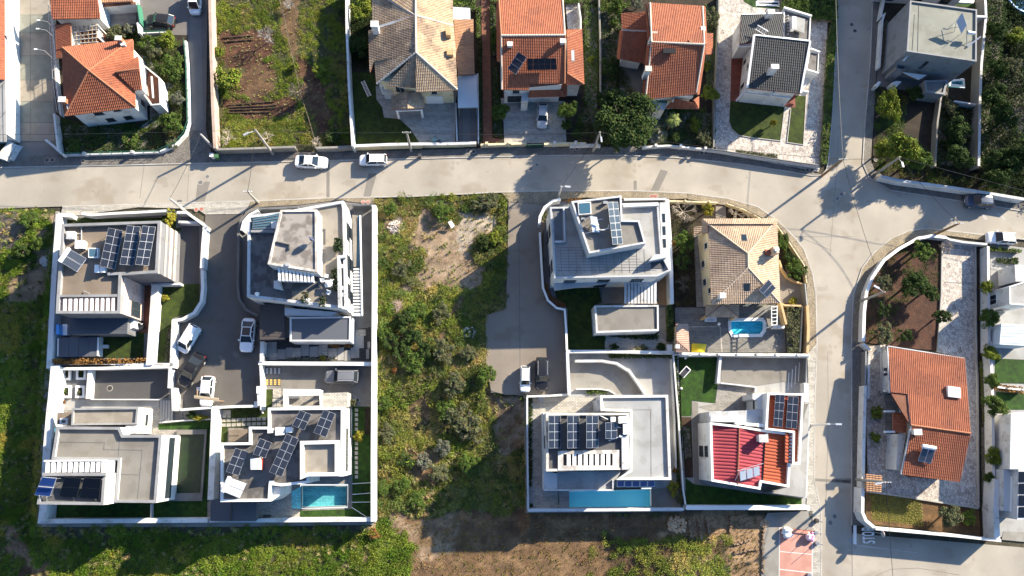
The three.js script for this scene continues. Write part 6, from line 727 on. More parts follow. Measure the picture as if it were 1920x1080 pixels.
solar('small four-module array nearest the north edge of the zigzag roof',B2(580,346,648,372,605,466,532,438),[7.1,6.35,6.35,7.1],2,2,{floor:5.66});solar('six-module array at the north-east of the zigzag roof',B2(722,342,790,368,735,508,660,480),[7.1,6.35,6.35,7.1],2,3,{floor:5.66});solar('small four-module array in the middle west of the zigzag roof',B2(342,514,412,540,372,632,298,606),[7.1,6.35,6.35,7.1],2,2,{floor:5.66});solar('long ten-module array across the middle of the zigzag roof',B2(500,486,572,518,470,745,396,714),[7.1,6.35,6.35,7.1],2,5,{floor:5.66});solar('six-module array near the west edge of the zigzag roof',B2(196,572,268,592,215,736,138,712),[7.1,6.35,6.35,7.1],2,3,{floor:5.66});
heater('pale twin collector at the south-west of the zigzag roof',B2(128,835,170,750,262,782,220,872),[6.9,6.9,6.1,6.1],2,{floor:5.66,mat:M.zinc});
gear('white unit at the inner step of the zigzag roof','air_conditioner','air conditioner',B2(388,458,416,456,416,480,388,482),5.66,6.3,M.plasticWhite,{group:'outdoor units'});gear('wide white unit in the middle of the zigzag roof','air_conditioner','air conditioner',B2(434,450,486,448,484,492,434,495),5.66,6.4,M.plasticWhite,{group:'outdoor units'});gear('white unit at the head of the ten-module array','air_conditioner','air conditioner',B2(496,450,530,448,530,478,496,480),5.66,6.4,M.plasticWhite,{group:'outdoor units'});
{const t=thing('roof_pipe','white bent pipes with valves at the south of the zigzag roof','pipe');part(t,'pipe',mb().tube(P(...B2(362,795)[0],5.8),P(...B2(420,768)[0],5.9),0.06,0.06,6).tube(P(...B2(388,770)[0],5.8),P(...B2(394,850)[0],5.8),0.06,0.06,6),M.darkFrame);part(t,'valve',mb().box(P(...B2(410,772)[0],5.9).x,5.66,P(...B2(410,772)[0],5.9).z,0.5,0.4,0.25),M.plasticWhite);}
pool('turquoise pool with two depths south of the zigzag roof',poolPx.c4,{y:0.14,rim:0.12,coping:M.greyRoof,depth:0.8,tile:std(0.24,0.55,0.6,{map:tPaver})});raised('pool_step',B2(530,830,587,800,587,932,530,932),0.07,0.13,M.poolTile);raised('pool_terrace',B2(318,895,405,895,466,850,530,850,530,940,578,945,578,992,318,1000),0.06,0.115,M.paverPale);raised('pool_deck',B2(866,740,892,730,890,935,866,925),0.06,0.15,M.greyRoof);
{const t=thing('deck_pergola','dark slatted pergola roof at the south-west corner of the zigzag villa','pergola');const q=B2(48,880,320,890,318,1008,44,1008);boxOn(t,'under_roof',B2(50,882,318,892,316,1006,46,1006),2.4,2.5,M.darkWood);slats(t,'board',q[0],q[3],q[2],q[1],2.58,15,0.13,0.07,M.deckBlue);for(const[x,y]of[[56,890],[312,900],[312,1000],[52,1000]]){const v=P(...B2(x,y)[0],2.4);part(t,'post',mb().box(v.x,0.07,v.z,0.14,2.35,0.14),M.darkFrame);}part(t,'middle_beam',mb().bar(P(...B2(172,885)[0],2.64),P(...B2(170,1006)[0],2.64),0.16,0.08),M.darkWood);}
wall('white wall along the south of the pool garden',B2(40,1004,320,1004,578,1002,1012,998),1.6,0.45,M.white);wall('white wall closing the east of the shared court',B2(345,80,352,210,350,345),1.4,0.35,M.paleWall);wall('low white wall south of the court by the stepping stones',B2(90,330,210,324,330,322),1.2,0.25,M.white,{cap:M.whitePlain});wall('white edge of the lawn strip beside the drive planters',B2(355,220,352,365),0.6,0.15,M.whitePlain);wall('white upright wall in the corner of the shared court',B2(330,205,335,320),1.6,0.35,M.paleWall);
gear('tall white meter cabinet at the court corner','meter_cabinet','cabinet',B2(322,205,345,205,345,245,322,245),0.08,1.7,M.plasticWhite);gear('white box at the foot of the court corner wall','storage_box','storage box',B2(308,296,330,296,330,318,308,318),0.08,0.9,M.plasticWhite);shrub('bright yellow bush beside the eastern stepping stones',B2(935,500)[0],13,1.8,'yellow');for(const[a,b,l]of[[[892,785],[1000,778],'first thin white cord across the eastern lawn'],[[892,848],[1000,840],'second thin white cord across the eastern lawn'],[[885,895],[1000,893],'third thin white cord across the eastern lawn'],[[888,925],[980,985],'slanting white cord at the corner of the eastern lawn']])solo('white_line',l,'line',mb().tube(P(...B2(...a)[0],0.5),P(...B2(...b)[0],0.5),0.04,0.04,6),M.whitePlain,'white cords over the lawn');
{const t=thing('outdoor_shower','dark coiled garden shower and furniture at the pool terrace wall','garden furniture'),c=P(...B2(380,985)[0],0.5);part(t,'seat',mb().box(c.x,0.1,c.z,0.9,0.4,0.6),M.darkFrame);part(t,'backrest',mb().box(c.x,0.5,c.z+0.28,0.9,0.4,0.08),M.darkFrame);}{const t=thing('round_planter','dark round planter on the drive near the terrace block','planter'),c=P(...B2(898,302)[0],0.5);part(t,'pot',mb().tube(V3(c.x,0.07,c.z),V3(c.x,0.7,c.z),0.4,0.45,18),M.darkFrame);const g=mb();for(let i=0;i<90;i++)leaf(g,V3(c.x+rr(-0.4,0.4),0.7+rr(0,0.3),c.z+rr(-0.4,0.4)),rdir().setY(0.8).normalize(),0.18,mixc(greens.olive[0],greens.olive[1],R()));part(t,'foliage',g,leafMat);}
// ---------- south-east block ----------
raised('driveway',px(954,376,1024,374,1030,400,1016,440,1020,560,1034,572,1064,588,1066,740,948,740,921,733,912,690,910,592,949,576),0,0.08,M.drive);area('drive_joint',px(972,420,973.5,420,976,700,974.5,700),0.084,M.seam);solo('gate_rail','dark metal rail beside the weedy plot at the driveway mouth','railing',mb().bar(P(953,374,1),P(953,404,1),0.08,0.1).bar(P(953,374,0),P(953,374,1),0.08).bar(P(953,404,0),P(953,404,1),0.08).bar(P(953,389,0),P(953,389,1),0.08),M.iron);
raised('villa_yard',px(1020,396,1050,376,1250,374,1262,655,1064,655,1063,588,1036,560,1018,540),0,0.06,M.darkWall);raised('lawn',M4(200,650,480,620,500,730,455,750,465,925,520,930,520,1030,285,1030,285,770,220,720),0.04,0.1,M.lawn);raised('paved_garden',M4(520,925,960,930,960,1035,520,1035),0.04,0.1,M.paverPale);raised('side_terrace',M4(850,565,930,565,930,755,860,745),0.04,0.1,M.wood);raised('side_path',M4(860,765,920,765,915,990,870,940),0.05,0.11,M.concrete);
{
const t=thing('stone_grey_villa','white villa with a pale tiled roof terrace and a slanted raised roof block','house');
const low=block(t,M4(172,128,310,126,640,105,858,98,882,425,938,530,850,568,200,580,190,380),6.2,{wall:M.white,roof:M.paleRoof,parapet:std(0.4,0.41,0.43,{map:tPlaster}),ph:0.3,pw:0.24,levels:[[0.5,2.3],[3.3,5.0]]});
const g=(nm,a,b,y)=>part(t,nm,mb().bar(P(...M4(...a)[0],y),P(...M4(...b)[0],y),0.035,0.02),M.concreteDark);for(let i=0;i<9;i++)g('terrace_joint',[220,385+i*18],[640+26*Math.min(8,i),385+i*18],5.92);for(let i=0;i<12;i++)g('terrace_joint',[240+i*48,395],[246+i*48,545],5.921);
block(t,M4(308,92,625,55,632,210,738,212,780,358,420,422),8.3,{wall:M.paleWall,roof:M.greyRoof,parapet:M.paleWall,ph:0.3,pw:0.24,base:5.9});skylight(t,M4(348,100,432,94,436,172,355,178),8.45,{h0:8,frame:M.white});
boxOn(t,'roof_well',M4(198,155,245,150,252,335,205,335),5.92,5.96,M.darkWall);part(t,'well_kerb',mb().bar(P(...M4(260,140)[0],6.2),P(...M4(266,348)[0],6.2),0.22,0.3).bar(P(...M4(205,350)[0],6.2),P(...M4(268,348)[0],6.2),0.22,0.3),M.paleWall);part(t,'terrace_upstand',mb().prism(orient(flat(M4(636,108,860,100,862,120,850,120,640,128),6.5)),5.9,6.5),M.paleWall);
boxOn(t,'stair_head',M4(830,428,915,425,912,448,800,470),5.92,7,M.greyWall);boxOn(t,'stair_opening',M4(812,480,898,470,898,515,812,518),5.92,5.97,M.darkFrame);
const e=orient(flat(M4(868,100,915,100,938,530,882,428),4.6));part(t,'east_bay',mb().prism(e,0.06,4.6),M.paleWall);for(const y of[170,250,330])boxOn(t,'bay_window',M4(876+y*0.03,y,896+y*0.03,y,898+y*0.03,y+55,880+y*0.03,y+55),4.6,4.64,M.glass);
const c1=M4(198,590,640,578,640,598,200,656);boxOn(t,'canopy',c1,3.2,3.45,M.greyWall);part(t,'canopy_edge',mb().bar(P(...M4(198,592)[0],3.5),P(...M4(850,570)[0],3.5),0.2,0.15),M.whitePlain);
block(t,M4(454,752,860,748,862,912,465,925),3.1,{wall:M.white,roof:M.greyRoof,parapet:M.paleWall,ph:0.18,pw:0.24});boxOn(t,'paved_link',M4(500,600,640,595,636,735,505,742),0.06,0.14,M.greyRoof);boxOn(t,'roof_gutter',M4(832,755,850,755,852,890,838,890),2.94,2.98,M.darkFrame);
slats(t,'terrace_roof_board',M4(642,578)[0],M4(850,568)[0],M4(850,740)[0],M4(640,738)[0],2.9,10,0.32,0.12,M.paleWall);part(t,'terrace_roof_beam',mb().bar(P(...M4(640,735)[0],2.78),P(...M4(852,738)[0],2.78),0.15,0.2),M.wood);for(const[x,y]of[[648,730],[845,732]]){const v=P(...M4(x,y)[0],2.7);part(t,'post',mb().box(v.x,0.06,v.z,0.16,2.65,0.16),M.wood);}
}
solar('long white-framed twelve-module array on the raised roof block',M4(538,98,602,96,634,362,570,366),[9.1,8.35,8.35,9.1],2,6,{floor:7.98,frame:M.whitePlain});
heater('white collector frame with coiled hoses on the raised roof block',M4(425,182,470,190,492,290,440,288),[9.2,8.9,8.3,8.5],1,{floor:8,mat:M.zinc,tank:false});{const t=things[things.length-1],a=(x,y,h)=>P(...M4(x,y)[0],h+1);part(t,'crossbar',mb().bar(a(430,235,7.9),a(482,240,7.8),0.09),M.whitePlain);const c=a(500,240,7.4);part(t,'hose',new THREE.TorusGeometry(0.9,0.05,8,28,5).rotateX(1.2).translate(c.x,c.y,c.z),M.whitePlain);part(t,'pipe',mb().tube(a(370,210,7.2),a(430,190,8),0.06,0.06,6).tube(a(395,295,7.2),a(550,262,7.8),0.05,0.05,6),M.alu);part(t,'valve_box',mb().box(a(382,205,7.2).x,8,a(382,205,7.2).z,0.5,0.35,0.3),M.steel);}
gear('small unit behind the twelve-module array','air_conditioner','air conditioner',M4(512,92,536,92,536,106,512,106),8,8.5,M.steel,{group:'outdoor units'});
wall('thin curved wall with pale coping round the stone-grey villa',M4(240,80,190,90,140,130,110,190,106,240),1.6,0.3,M.paleWall,{cap:M.whitePlain});wall('long curving wall between driveway and stone-grey villa',M4(108,290,118,480,128,640,160,720,215,768,266,778,275,900,280,1040),1.3,0.22,M.darkWall,{cap:M.whitePlain});wall('wide white wall east of the stone-grey villa',M4(915,80,930,300,940,530,945,740),2.0,0.5,M.white);wall('dark front wall north of the pale roof terrace',M4(640,82,910,78),1.3,0.25,M.darkWall,{cap:M.paleWall});
hedge('dark ivy hedge east of the garden pavilion',M4(915,745,955,740,965,965,925,975),1.8,'dark');shrub('round shrub inside the rounded wall corner',M4(140,190)[0],9,1.2,'olive',{sz:1.4});hedge('ochre ground cover strip at the north wall of the villa',M4(235,85,300,70,380,75,310,100),0.3,'rust',{name:'ground_cover',cat:'plants'});hedge('reddish planting along the foot of the curving wall',M4(135,600,160,620,185,690,275,740,265,765,200,745,150,690),0.35,'red',{name:'ground_cover',cat:'plants'});hedge('dark green plants at the south side of the garden pavilion',M4(540,925,860,922,860,965,700,960,560,950),0.5,'dark',{name:'plant_bed',cat:'plants'});
shrub('small shrub at the south-west of the paved garden',M4(580,1015)[0],10,0.8,'dark');shrub('low shrub at the south-east of the paved garden',M4(755,1025)[0],10,0.6,'olive',{sx:1.5});shrub('dark shrub near the white gate block',M4(870,1010)[0],11,1,'dark');wall('white wall between pavilion garden and the terraced white villa',M4(276,1042,540,1042,760,1046,985,1050),1.4,0.4,M.white);gear('white gate block at the south-east corner of the paved garden','gate_pillar','pillar',M4(918,1000,945,1000,945,1038,920,1040),0.06,1.7,M.white);wall('low green-topped bench wall by the lawn of the pavilion',M4(475,945,515,930,520,970),0.4,0.3,M.turf,{name:'bench',cat:'bench'});
struct('garden_soil',mb().prism(flat(px(1256,378,1380,384,1430,408,1470,440,1500,480,1512,530,1514,662,1262,660),0.06),0,0.06,[poolHoles[1]]),M.soilDark);
struct('terrace_floor',mb().prism(flat(M5(55,720,250,720,740,700,770,840,780,1015,60,1010),0.1),0.06,0.1,[poolHoles[1]]),std(0.21,0.2,0.185,{map:tPaver}));raised('side_walk',M5(178,200,225,220,260,715,195,715),0.05,0.1,M.paver);raised('forecourt',M5(735,420,780,530,890,572,910,700,730,690),0.05,0.1,M.drive);raised('entrance_path',M5(320,60,385,60,390,145,320,145),0.04,0.1,M.drive);area('terrace_edge',M5(346,845,352,845,366,1010,358,1010),0.108,M.paverPale);area('terrace_edge',M5(140,843,350,840,350,848,140,850),0.108,M.paverPale);
{
const t=thing('yellow_house','yellow house with a pale clay hipped roof beside the small pool','house'),p=(x,y,h)=>P(...M5(x,y)[0],h),E=4.7;
const a=p(232,148,E),b=p(716,148,E),c=p(738,690,E),d=p(292,696,E),d2=p(282,190,E),r1=p(528,368,6.2),r2=p(530,460,6.2);
tiles(t,[a,b,r1],claySand);tiles(t,[b,c,r2,r1],claySand);tiles(t,[c,d,r2],claySand);tiles(t,[d,p(272,180,E),r1,r2],claySand);for(const q of[a,b])ridge(t,q,r1,ridgeMat.p);for(const q of[c,d])ridge(t,q,r2,ridgeMat.p);ridge(t,r1,r2,ridgeMat.p);
tiles(t,[p(232,148,E),p(716,145,E),p(705,182,E+0.35),p(272,182,E+0.35)],claySand,{lift:0.22});tiles(t,[p(232,235,4.3),p(232,150,4.5),p(270,178,4.9),p(272,232,4.8)],claySand);tiles(t,[p(178,255,2.8),p(178,195,2.8),p(235,190,3.2),p(235,225,3.2)],claySand);
const foot=orient(inset([p(245,160,E),b,c,p(290,692,E)].map(v=>[v.x,v.z]),0.45));part(t,'wall',mb().prism(foot,0.06,4.6),M.cream);const side=foot.map((v,i)=>[v,foot[(i+1)%4]]).sort((u,v)=>(u[0][0]+u[1][0])-(v[0][0]+v[1][0]))[0];for(const[s,y0,y1,w]of[[0.3,0.9,2.3,1],[0.55,0.9,2.3,1],[0.75,2.9,4,0.9],[0.15,2.9,4,0.8]])windowOn(t,side[0],side[1],[-1,0],s,w,y0,y1);const so=foot.map((v,i)=>[v,foot[(i+1)%4]]).sort((u,v)=>(v[0][1]+v[1][1])-(u[0][1]+u[1][1]))[0];windowOn(t,so[0],so[1],[0,1],0.5,2.4,0.3,2.4,{sill:false});windowOn(t,so[0],so[1],[0,1],0.2,1.4,0.3,2.4,{sill:false});
const porch=[p(255,782,2.8),p(468,782,2.8),p(467,700,3.1),p(255,702,3.1)],ap=p(365,700,3.6);tiles(t,[porch[0],porch[1],ap],claySand);tiles(t,[porch[1],porch[2],ap],claySand);tiles(t,[porch[3],porch[0],ap],claySand);ridge(t,porch[0],ap,ridgeMat.b);ridge(t,porch[1],ap,ridgeMat.b);for(const[x,y]of[[262,776],[460,776]]){const v=p(x,y,2.7);part(t,'porch_column',mb().box(v.x,0.1,v.z,0.28,2.6,0.28),M.yellow);}
chimney(t,M5(365,642)[0],5,6.2,0.65,0.55,M.white);const ch=p(712,345,6.5);part(t,'chimney',mb().box(ch.x,4.9,ch.z,0.75,1.8,0.9),ridgeMat.p);part(t,'chimney_pot',mb().tube(V3(ch.x,6.6,ch.z),V3(ch.x,7,ch.z),0.3,0.3,14),M.whitePlain);part(t,'chimney_base',mb().box(ch.x-0.75,4.9,ch.z+0.1,0.7,0.9,0.7),ridgeMat.r);
const sk=(q,hh)=>{const v=q.map((w,i)=>P(...w,hh[i]));const f=part(t,'roof_window',mb().slab4(v,0.22),M.darkFrame),cx=v.reduce((s,w)=>s.add(w),V3(0,0,0)).multiplyScalar(0.25);part(f,'pane',mb().slab4(v.map(w=>up(w.clone().lerp(cx,0.2),0.03)),0.05),M.glass);};sk(M5(488,240,522,240,526,285,492,285),[5.55,5.55,5.85,5.85]);sk(M5(506,560,546,560,542,612,504,610),[5.75,5.75,5.4,5.4]);
}
heater('twin dark collector set diagonally on the pale hipped roof',M5(668,534,716,592,655,656,604,606),[6.3,5.7,5.3,5.9],2,{floor:5.1,r:0.2,tank:false});things[things.length-1].userData.group='solar water heaters on the roofs';
pool('small turquoise pool with clipped corners and white rim',M5(405,790,630,786,652,820,648,875,622,912,425,914,405,875,400,820),{y:0.14,rim:0.42,depth:0.7,tile:std(0.16,0.78,0.95,{map:tPaver})});
{const t=thing('garden_canopy','white pergola frame with balustrade at the corner of the pool terrace','pergola'),p=(x,y,h)=>P(...M5(x,y)[0],h);for(const[x,y]of[[685,715],[722,712],[685,838]]){const v=p(x,y,2.6);part(t,'post',mb().box(v.x,0.1,v.z,0.12,2.5,0.12),M.whitePlain);}for(let i=0;i<6;i++)part(t,'beam',mb().bar(p(682,715+i*24,2.65),p(722,712+i*24,2.65),0.09),M.whitePlain);part(t,'edge_beam',mb().bar(p(684,712,2.6),p(686,838,2.6),0.1),M.whitePlain);part(t,'edge_beam',mb().bar(p(722,708,2.6),p(720,835,2.6),0.1),M.whitePlain);part(t,'side_wall',mb().bar(p(735,700,1.6),p(768,835,1.6),0.3,1.4),M.yellow);for(const x of[710,735,760]){const v=p(x,845,1.2);part(t,'baluster',mb().tube(V3(v.x,0.1,v.z),V3(v.x,1.2,v.z),0.22,0.26,12),M.white);}}
{const t=thing('garden_shed','small shed with mauve tiles in the south-west corner of the pool terrace','shed'),p=(x,y,h)=>P(...M5(x,y)[0],h);tiles(t,[p(62,1008,2.3),p(146,1010,2.3),p(136,826,2.3),p(62,930,3)].slice(0,3),clayMauve);tiles(t,[p(146,1008,2.3),p(136,828,2.3),p(60,828,2.9),p(60,935,2.9)],clayMauve);tiles(t,[p(55,1010,2.3),p(146,1010,2.3),p(60,935,2.9)],clayMauve);part(t,'wall',mb().prism(orient(inset([p(55,1005,2),p(140,1005,2),p(132,830,2),p(55,830,2)].map(v=>[v.x,v.z]),0.2)),0.08,2.25),M.cream);chimney(t,M5(70,975)[0],2.3,3,0.4,0.35,M.white);}
{const t=thing('covered_lounger','garden bed under a bright yellow cover on the dark terrace','garden bed'),q=M5(170,952,264,958,252,1012,166,1010),v=flat(q,0.8),g=mb(),n=10,A=(i,j)=>{const u=i/n,w=j/6,x0=v[0][0]+(v[1][0]-v[0][0])*u,z0=v[0][1]+(v[1][1]-v[0][1])*u,x1=v[3][0]+(v[2][0]-v[3][0])*u,z1=v[3][1]+(v[2][1]-v[3][1])*u;return V3(x0+(x1-x0)*w,0.6+0.3*Math.sin(u*3.14)*(0.5+0.5*Math.sin(w*3.14)),z0+(z1-z0)*w);};for(let i=0;i<n;i++)for(let j=0;j<6;j++)g.quad(A(i,j+1),A(i+1,j+1),A(i+1,j),A(i,j));part(t,'cover',g,M.yellowCloth);part(t,'bed_frame',mb().prism(inset(v,0.05),0.1,0.58),M.yellowCloth);}
{const t=thing('notice_board','white board on the terrace beside the tiled porch','board');boxOn(t,'board',M5(250,782,326,784,326,812,250,812),0.9,1.0,M.plasticWhite);boxOn(t,'strip',M5(262,792,316,794,316,798,262,797),1.0,1.01,M.greyWall);boxOn(t,'strip',M5(262,801,312,802,312,806,262,805),1.0,1.01,M.greyWall);for(const x of[258,318]){const v=P(...M5(x,800)[0],0.9);part(t,'leg',mb().box(v.x,0.1,v.z,0.06,0.8,0.06),M.alu);}}{const t=thing('garden_lamp','white globe lamp by the small pool','lamp'),c=P(...M5(340,828)[0],1.2);part(t,'pole',mb().tube(V3(c.x,0.1,c.z),c,0.04,0.04,8),M.alu);part(t,'globe',new THREE.SphereGeometry(0.2,16,12).translate(c.x,c.y+0.15,c.z),M.plasticWhite);}
wall('curved yellow planter wall in the forecourt of the yellow house',M5(735,410,755,470,790,520,840,550,900,568),0.6,0.25,M.yellow);wall('yellow front wall along the side street',M5(918,705,925,850,920,1015),1.3,0.3,M.yellow,{cap:M.yellow});wall('grey sliding gate of the yellow house towards the side street',M5(905,565,918,705),1.5,0.12,M.steel,{name:'sliding_gate',cat:'gate'});wall('yellow wall between pool terrace and hedge',M5(740,690,775,705,880,708),1.2,0.25,M.yellow);wall('white wall south of the pool terrace',M5(45,1020,400,1026,780,1028,935,1030),1.4,0.35,M.white,{pillar:0.3,pillarUp:0.12,pillarStep:2.6});wall('pale front wall along the curved pavement of the yellow house',M5(15,22,220,30,330,34),0.9,0.2,M.cream,{pillar:0.22,pillarUp:0.4,pillarStep:3});wall('curved pale wall along the street corner of the yellow house',M5(395,40,500,75,620,140,720,180,800,290,900,440,918,560),0.9,0.2,M.cream,{rail:0.4,railMat:M.iron});wall('narrow pale border wall east of the clipped hedge',M5(888,708,872,1010),0.7,0.2,M.cream);
hedge('dark clipped hedge between pool terrace and street',M5(792,715,882,712,868,1015,806,1015),1.5,'olive',{});shrub('round shrub on the planter at the street corner',M5(845,470)[0],22,1.9,'mid');shrub('leafy shrub north of the forecourt of the yellow house',M5(760,290)[0],14,1.6,'mid',{sz:1.7,sx:0.9});shrub('dark shrub between the two corner shrubs of the yellow house',M5(800,390)[0],13,1.2,'dark');shrub('wispy yellow plant at the gate of the yellow house',M5(825,680)[0],11,1,'yellow',{crown:'loose'});
tree('glossy green tree beside the yellow house wall',M5(110,290)[0],24,3,'mid',{crown:'loose'});tree('dark tree in the strip west of the yellow house',M5(95,420)[0],20,2.4,'dark',{crown:'loose'});tree('upright yellowish shrub tree near the entrance path',M5(268,85)[0],14,2.4,'yellow',{crown:'loose'});bareTree('leafless climbing bush in the north-west strip of the yellow house',M5(110,90)[0],26,2.2);bareTree('leafless bush right of the entrance path of the yellow house',M5(450,100)[0],18,1.8);bareTree('second leafless bush along the curved wall of the yellow house',M5(540,130)[0],14,1.4);bareTree('thin bare bush in the shade beside the yellow house',M5(110,570)[0],18,1.6,twigDark);shrub('rust-coloured bush in the strip west of the yellow house',M5(55,300)[0],7,1,'rust');
struct('villa_yard',mb().prism(flat(px(1064,658,1272,658,1278,958,990,956,992,742,1066,740),0.08),0,0.08,[poolHoles[2]]),M.paleRoof);area('curved_drive',B4(320,125,520,122,600,135,680,180,730,250,765,322,600,322,560,300,480,292,330,296),0.084,M.concrete);area('side_terrace',B4(95,345,500,345,500,430,185,440,160,910,250,920,250,1025,100,1025),0.084,M.paverPale);
{
const t=thing('terraced_white_villa','white villa with pale roof terraces, a dark panel roof and a row of slats','house');
block(t,B4(508,332,925,328,945,850,605,850,690,790,690,432,512,428),3.9,{wall:M.white,roof:std(0.31,0.315,0.32,{map:tStain}),parapet:M.white,ph:0.3,pw:0.32,levels:[[0.5,2.5]]});boxOn(t,'south_terrace',B4(245,800,640,795,605,850,580,915,245,905),0.08,3.3,std(0.34,0.345,0.35,{map:tStain}));part(t,'terrace_parapet',mb().bar(P(...B4(160,912)[0],3.5),P(...B4(590,912)[0],3.5),0.2,0.4).bar(P(...B4(585,850)[0],3.5),P(...B4(585,914)[0],3.5),0.15,0.4),M.paleWall);boxOn(t,'west_wall',B4(158,440,190,440,190,800,245,810,245,905,162,912),0.08,3.5,M.paleWall);
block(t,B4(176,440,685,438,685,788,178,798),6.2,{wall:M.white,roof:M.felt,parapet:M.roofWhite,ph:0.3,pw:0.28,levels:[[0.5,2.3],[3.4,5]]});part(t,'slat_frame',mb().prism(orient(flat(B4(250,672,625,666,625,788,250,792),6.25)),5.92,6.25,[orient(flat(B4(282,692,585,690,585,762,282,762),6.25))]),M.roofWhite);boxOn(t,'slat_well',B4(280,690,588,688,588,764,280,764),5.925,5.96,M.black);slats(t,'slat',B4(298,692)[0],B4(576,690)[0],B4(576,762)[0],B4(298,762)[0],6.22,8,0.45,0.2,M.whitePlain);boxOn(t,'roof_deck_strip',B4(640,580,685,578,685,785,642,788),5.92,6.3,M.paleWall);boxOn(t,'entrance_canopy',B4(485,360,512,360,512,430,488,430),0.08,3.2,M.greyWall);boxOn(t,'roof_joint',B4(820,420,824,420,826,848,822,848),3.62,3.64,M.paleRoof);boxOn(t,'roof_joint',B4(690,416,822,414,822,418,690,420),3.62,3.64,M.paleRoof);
}
[['westernmost eight-module array on the dark panel roof',192,456,266,656,4],['second eight-module array on the dark panel roof',307,456,380,656,4],['third eight-module array on the dark panel roof',424,456,497,655,4],['small four-module array at the east of the dark panel roof',541,498,612,598,2]].forEach(([l,a,b,c,d,n])=>solar(l,B4(a,b,c,b-1,c,d-1,a,d),[7,6.25,6.25,7],2,n,{floor:5.92}));
{const t=thing('pool_panels','row of five blue glass panels along the pool edge','solar panels'),at=(x,y,h)=>P(...B4(x,y)[0],h);for(let i=0;i<5;i++){const x0=612+i*47,x1=x0+44;const f=part(t,'solar_panel',mb().slab4([at(x0,856,3.5),at(x1,855,3.5),at(x1,892,3.1),at(x0,893,3.1)],0.06),M.whitePlain);part(f,'cell_sheet',mb().slab4([at(x0+2,858,3.51),at(x1-2,857,3.51),at(x1-2,890,3.13),at(x0+2,891,3.13)],0.02),pvBlue);}part(t,'mount_frame',mb().bar(at(595,895,3),at(848,893,3),0.12).bar(at(595,856,3.3),at(848,853,3.3),0.1),M.darkFrame);for(const x of[605,725,845])part(t,'post',mb().bar(V3(at(x,893,3).x,0.08,at(x,893,3).z),at(x,893,3),0.1),M.darkFrame);}
gear('small white unit at the north of the dark panel roof','air_conditioner','air conditioner',B4(575,465,602,465,602,490,575,492),5.92,6.6,M.plasticWhite,{group:'outdoor units'});gear('first of two white units at the north-east corner of the dark panel roof','air_conditioner','air conditioner',B4(624,462,648,462,648,500,624,502),5.92,6.7,M.plasticWhite,{group:'outdoor units'});gear('second of two white units at the north-east corner of the dark panel roof','air_conditioner','air conditioner',B4(654,460,680,460,680,500,654,500),5.92,6.7,M.plasticWhite,{group:'outdoor units'});gear('larger white box at the east edge of the dark panel roof','roof_box','roof box',B4(650,506,690,506,690,568,652,570),5.92,6.6,M.plasticWhite);{const t=thing('roof_pipe','white pipes beside the small array on the dark panel roof','pipe');part(t,'pipe',mb().tube(P(...B4(500,452)[0],6.1),P(...B4(560,482)[0],6.1),0.05,0.05,6).tube(P(...B4(560,610)[0],6.2),P(...B4(640,580)[0],6.3),0.05,0.05,6).tube(P(...B4(605,525)[0],6.2),P(...B4(635,530)[0],6.2),0.05,0.05,6),M.plasticWhite);part(t,'valve',mb().box(P(...B4(632,582)[0],6).x,5.92,P(...B4(632,582)[0],6).z,0.35,0.5,0.25),M.plasticWhite);}
pool('long turquoise pool along the south wall of the terraced villa',poolPx.e3,{y:0.12,rim:0.06,coping:M.paleRoof,depth:0.7,tile:std(0.45,0.93,0.95,{roughness:0.4})});raised('pool_lounge',B4(820,905,925,900,980,960,985,1020,822,1020),0.08,0.14,M.greyRoof);raised('sun_deck',B4(252,918,318,920,318,1022,255,1022),0.06,0.1,std(0.42,0.38,0.35,{map:tPaver}));
wall('curved white parapet wall of the drive above the terraced villa',B4(355,121,520,120,610,135,690,185,740,255,785,325),1.0,0.28,M.white,{cap:M.paleWall});wall('inner kerb wall of the curved drive',B4(360,294,500,292,560,300,600,322),0.5,0.15,M.white);hedge('short row of clipped plants along the curved drive',B4(425,298,545,298,560,322,430,322),0.45,'mid',{name:'plant_row',cat:'plants'});hedge('dark hedge strip north of the curved drive',B4(560,78,985,76,985,98,562,100),0.9,'dark');hedge('dark hedge strip along the east of the terraced villa',B4(948,100,985,98,1015,650,1010,900,985,880,970,500),0.9,'dark');hedge('thin dark planting strip along the west wall of the terraced villa',B4(70,345,92,345,92,885,72,890),0.4,'dark',{name:'planting_strip',cat:'planting'});
wall('thin dark west wall of the terraced villa',B4(60,340,62,700,66,1032),1.5,0.18,M.darkWall,{cap:M.paleWall});wall('white south wall of the pool terrace of the terraced villa',B4(66,1036,500,1034,1020,1030),1.6,0.3,M.white,{cap:M.paleWall});wall('white wall between parked cars and terraced villa',B4(58,338,190,334,312,326),1.2,0.25,M.white);wall('grey-blue wall east of the parked cars',B4(308,70,312,200,318,330),1.5,0.3,M.paleWall,{cap:M.whitePlain});wall('white wall with dark hedge behind the terraced villa',B4(948,108,968,500,975,780),0.9,0.12,M.white);gear('grey unit on the north terrace of the terraced villa','air_conditioner','air conditioner',B4(132,344,156,344,156,364,132,364),0.08,0.7,M.steel,{group:'outdoor units'});
shrub('sprawling yellow-green shrub at the pool end of the terraced villa',B4(955,905)[0],13,1.2,'yellow',{sz:1.4,crown:'loose'});shrub('olive shrub at the south-east corner of the terraced villa',B4(1010,965)[0],12,1.4,'olive',{sz:1.5});shrub('small orange shrub beside the roof terrace corner',B4(965,790)[0],7,0.9,'rust');shrub('dark potted shrub at the south-west corner of the pool terrace',B4(85,1005)[0],5,0.7,'dark');
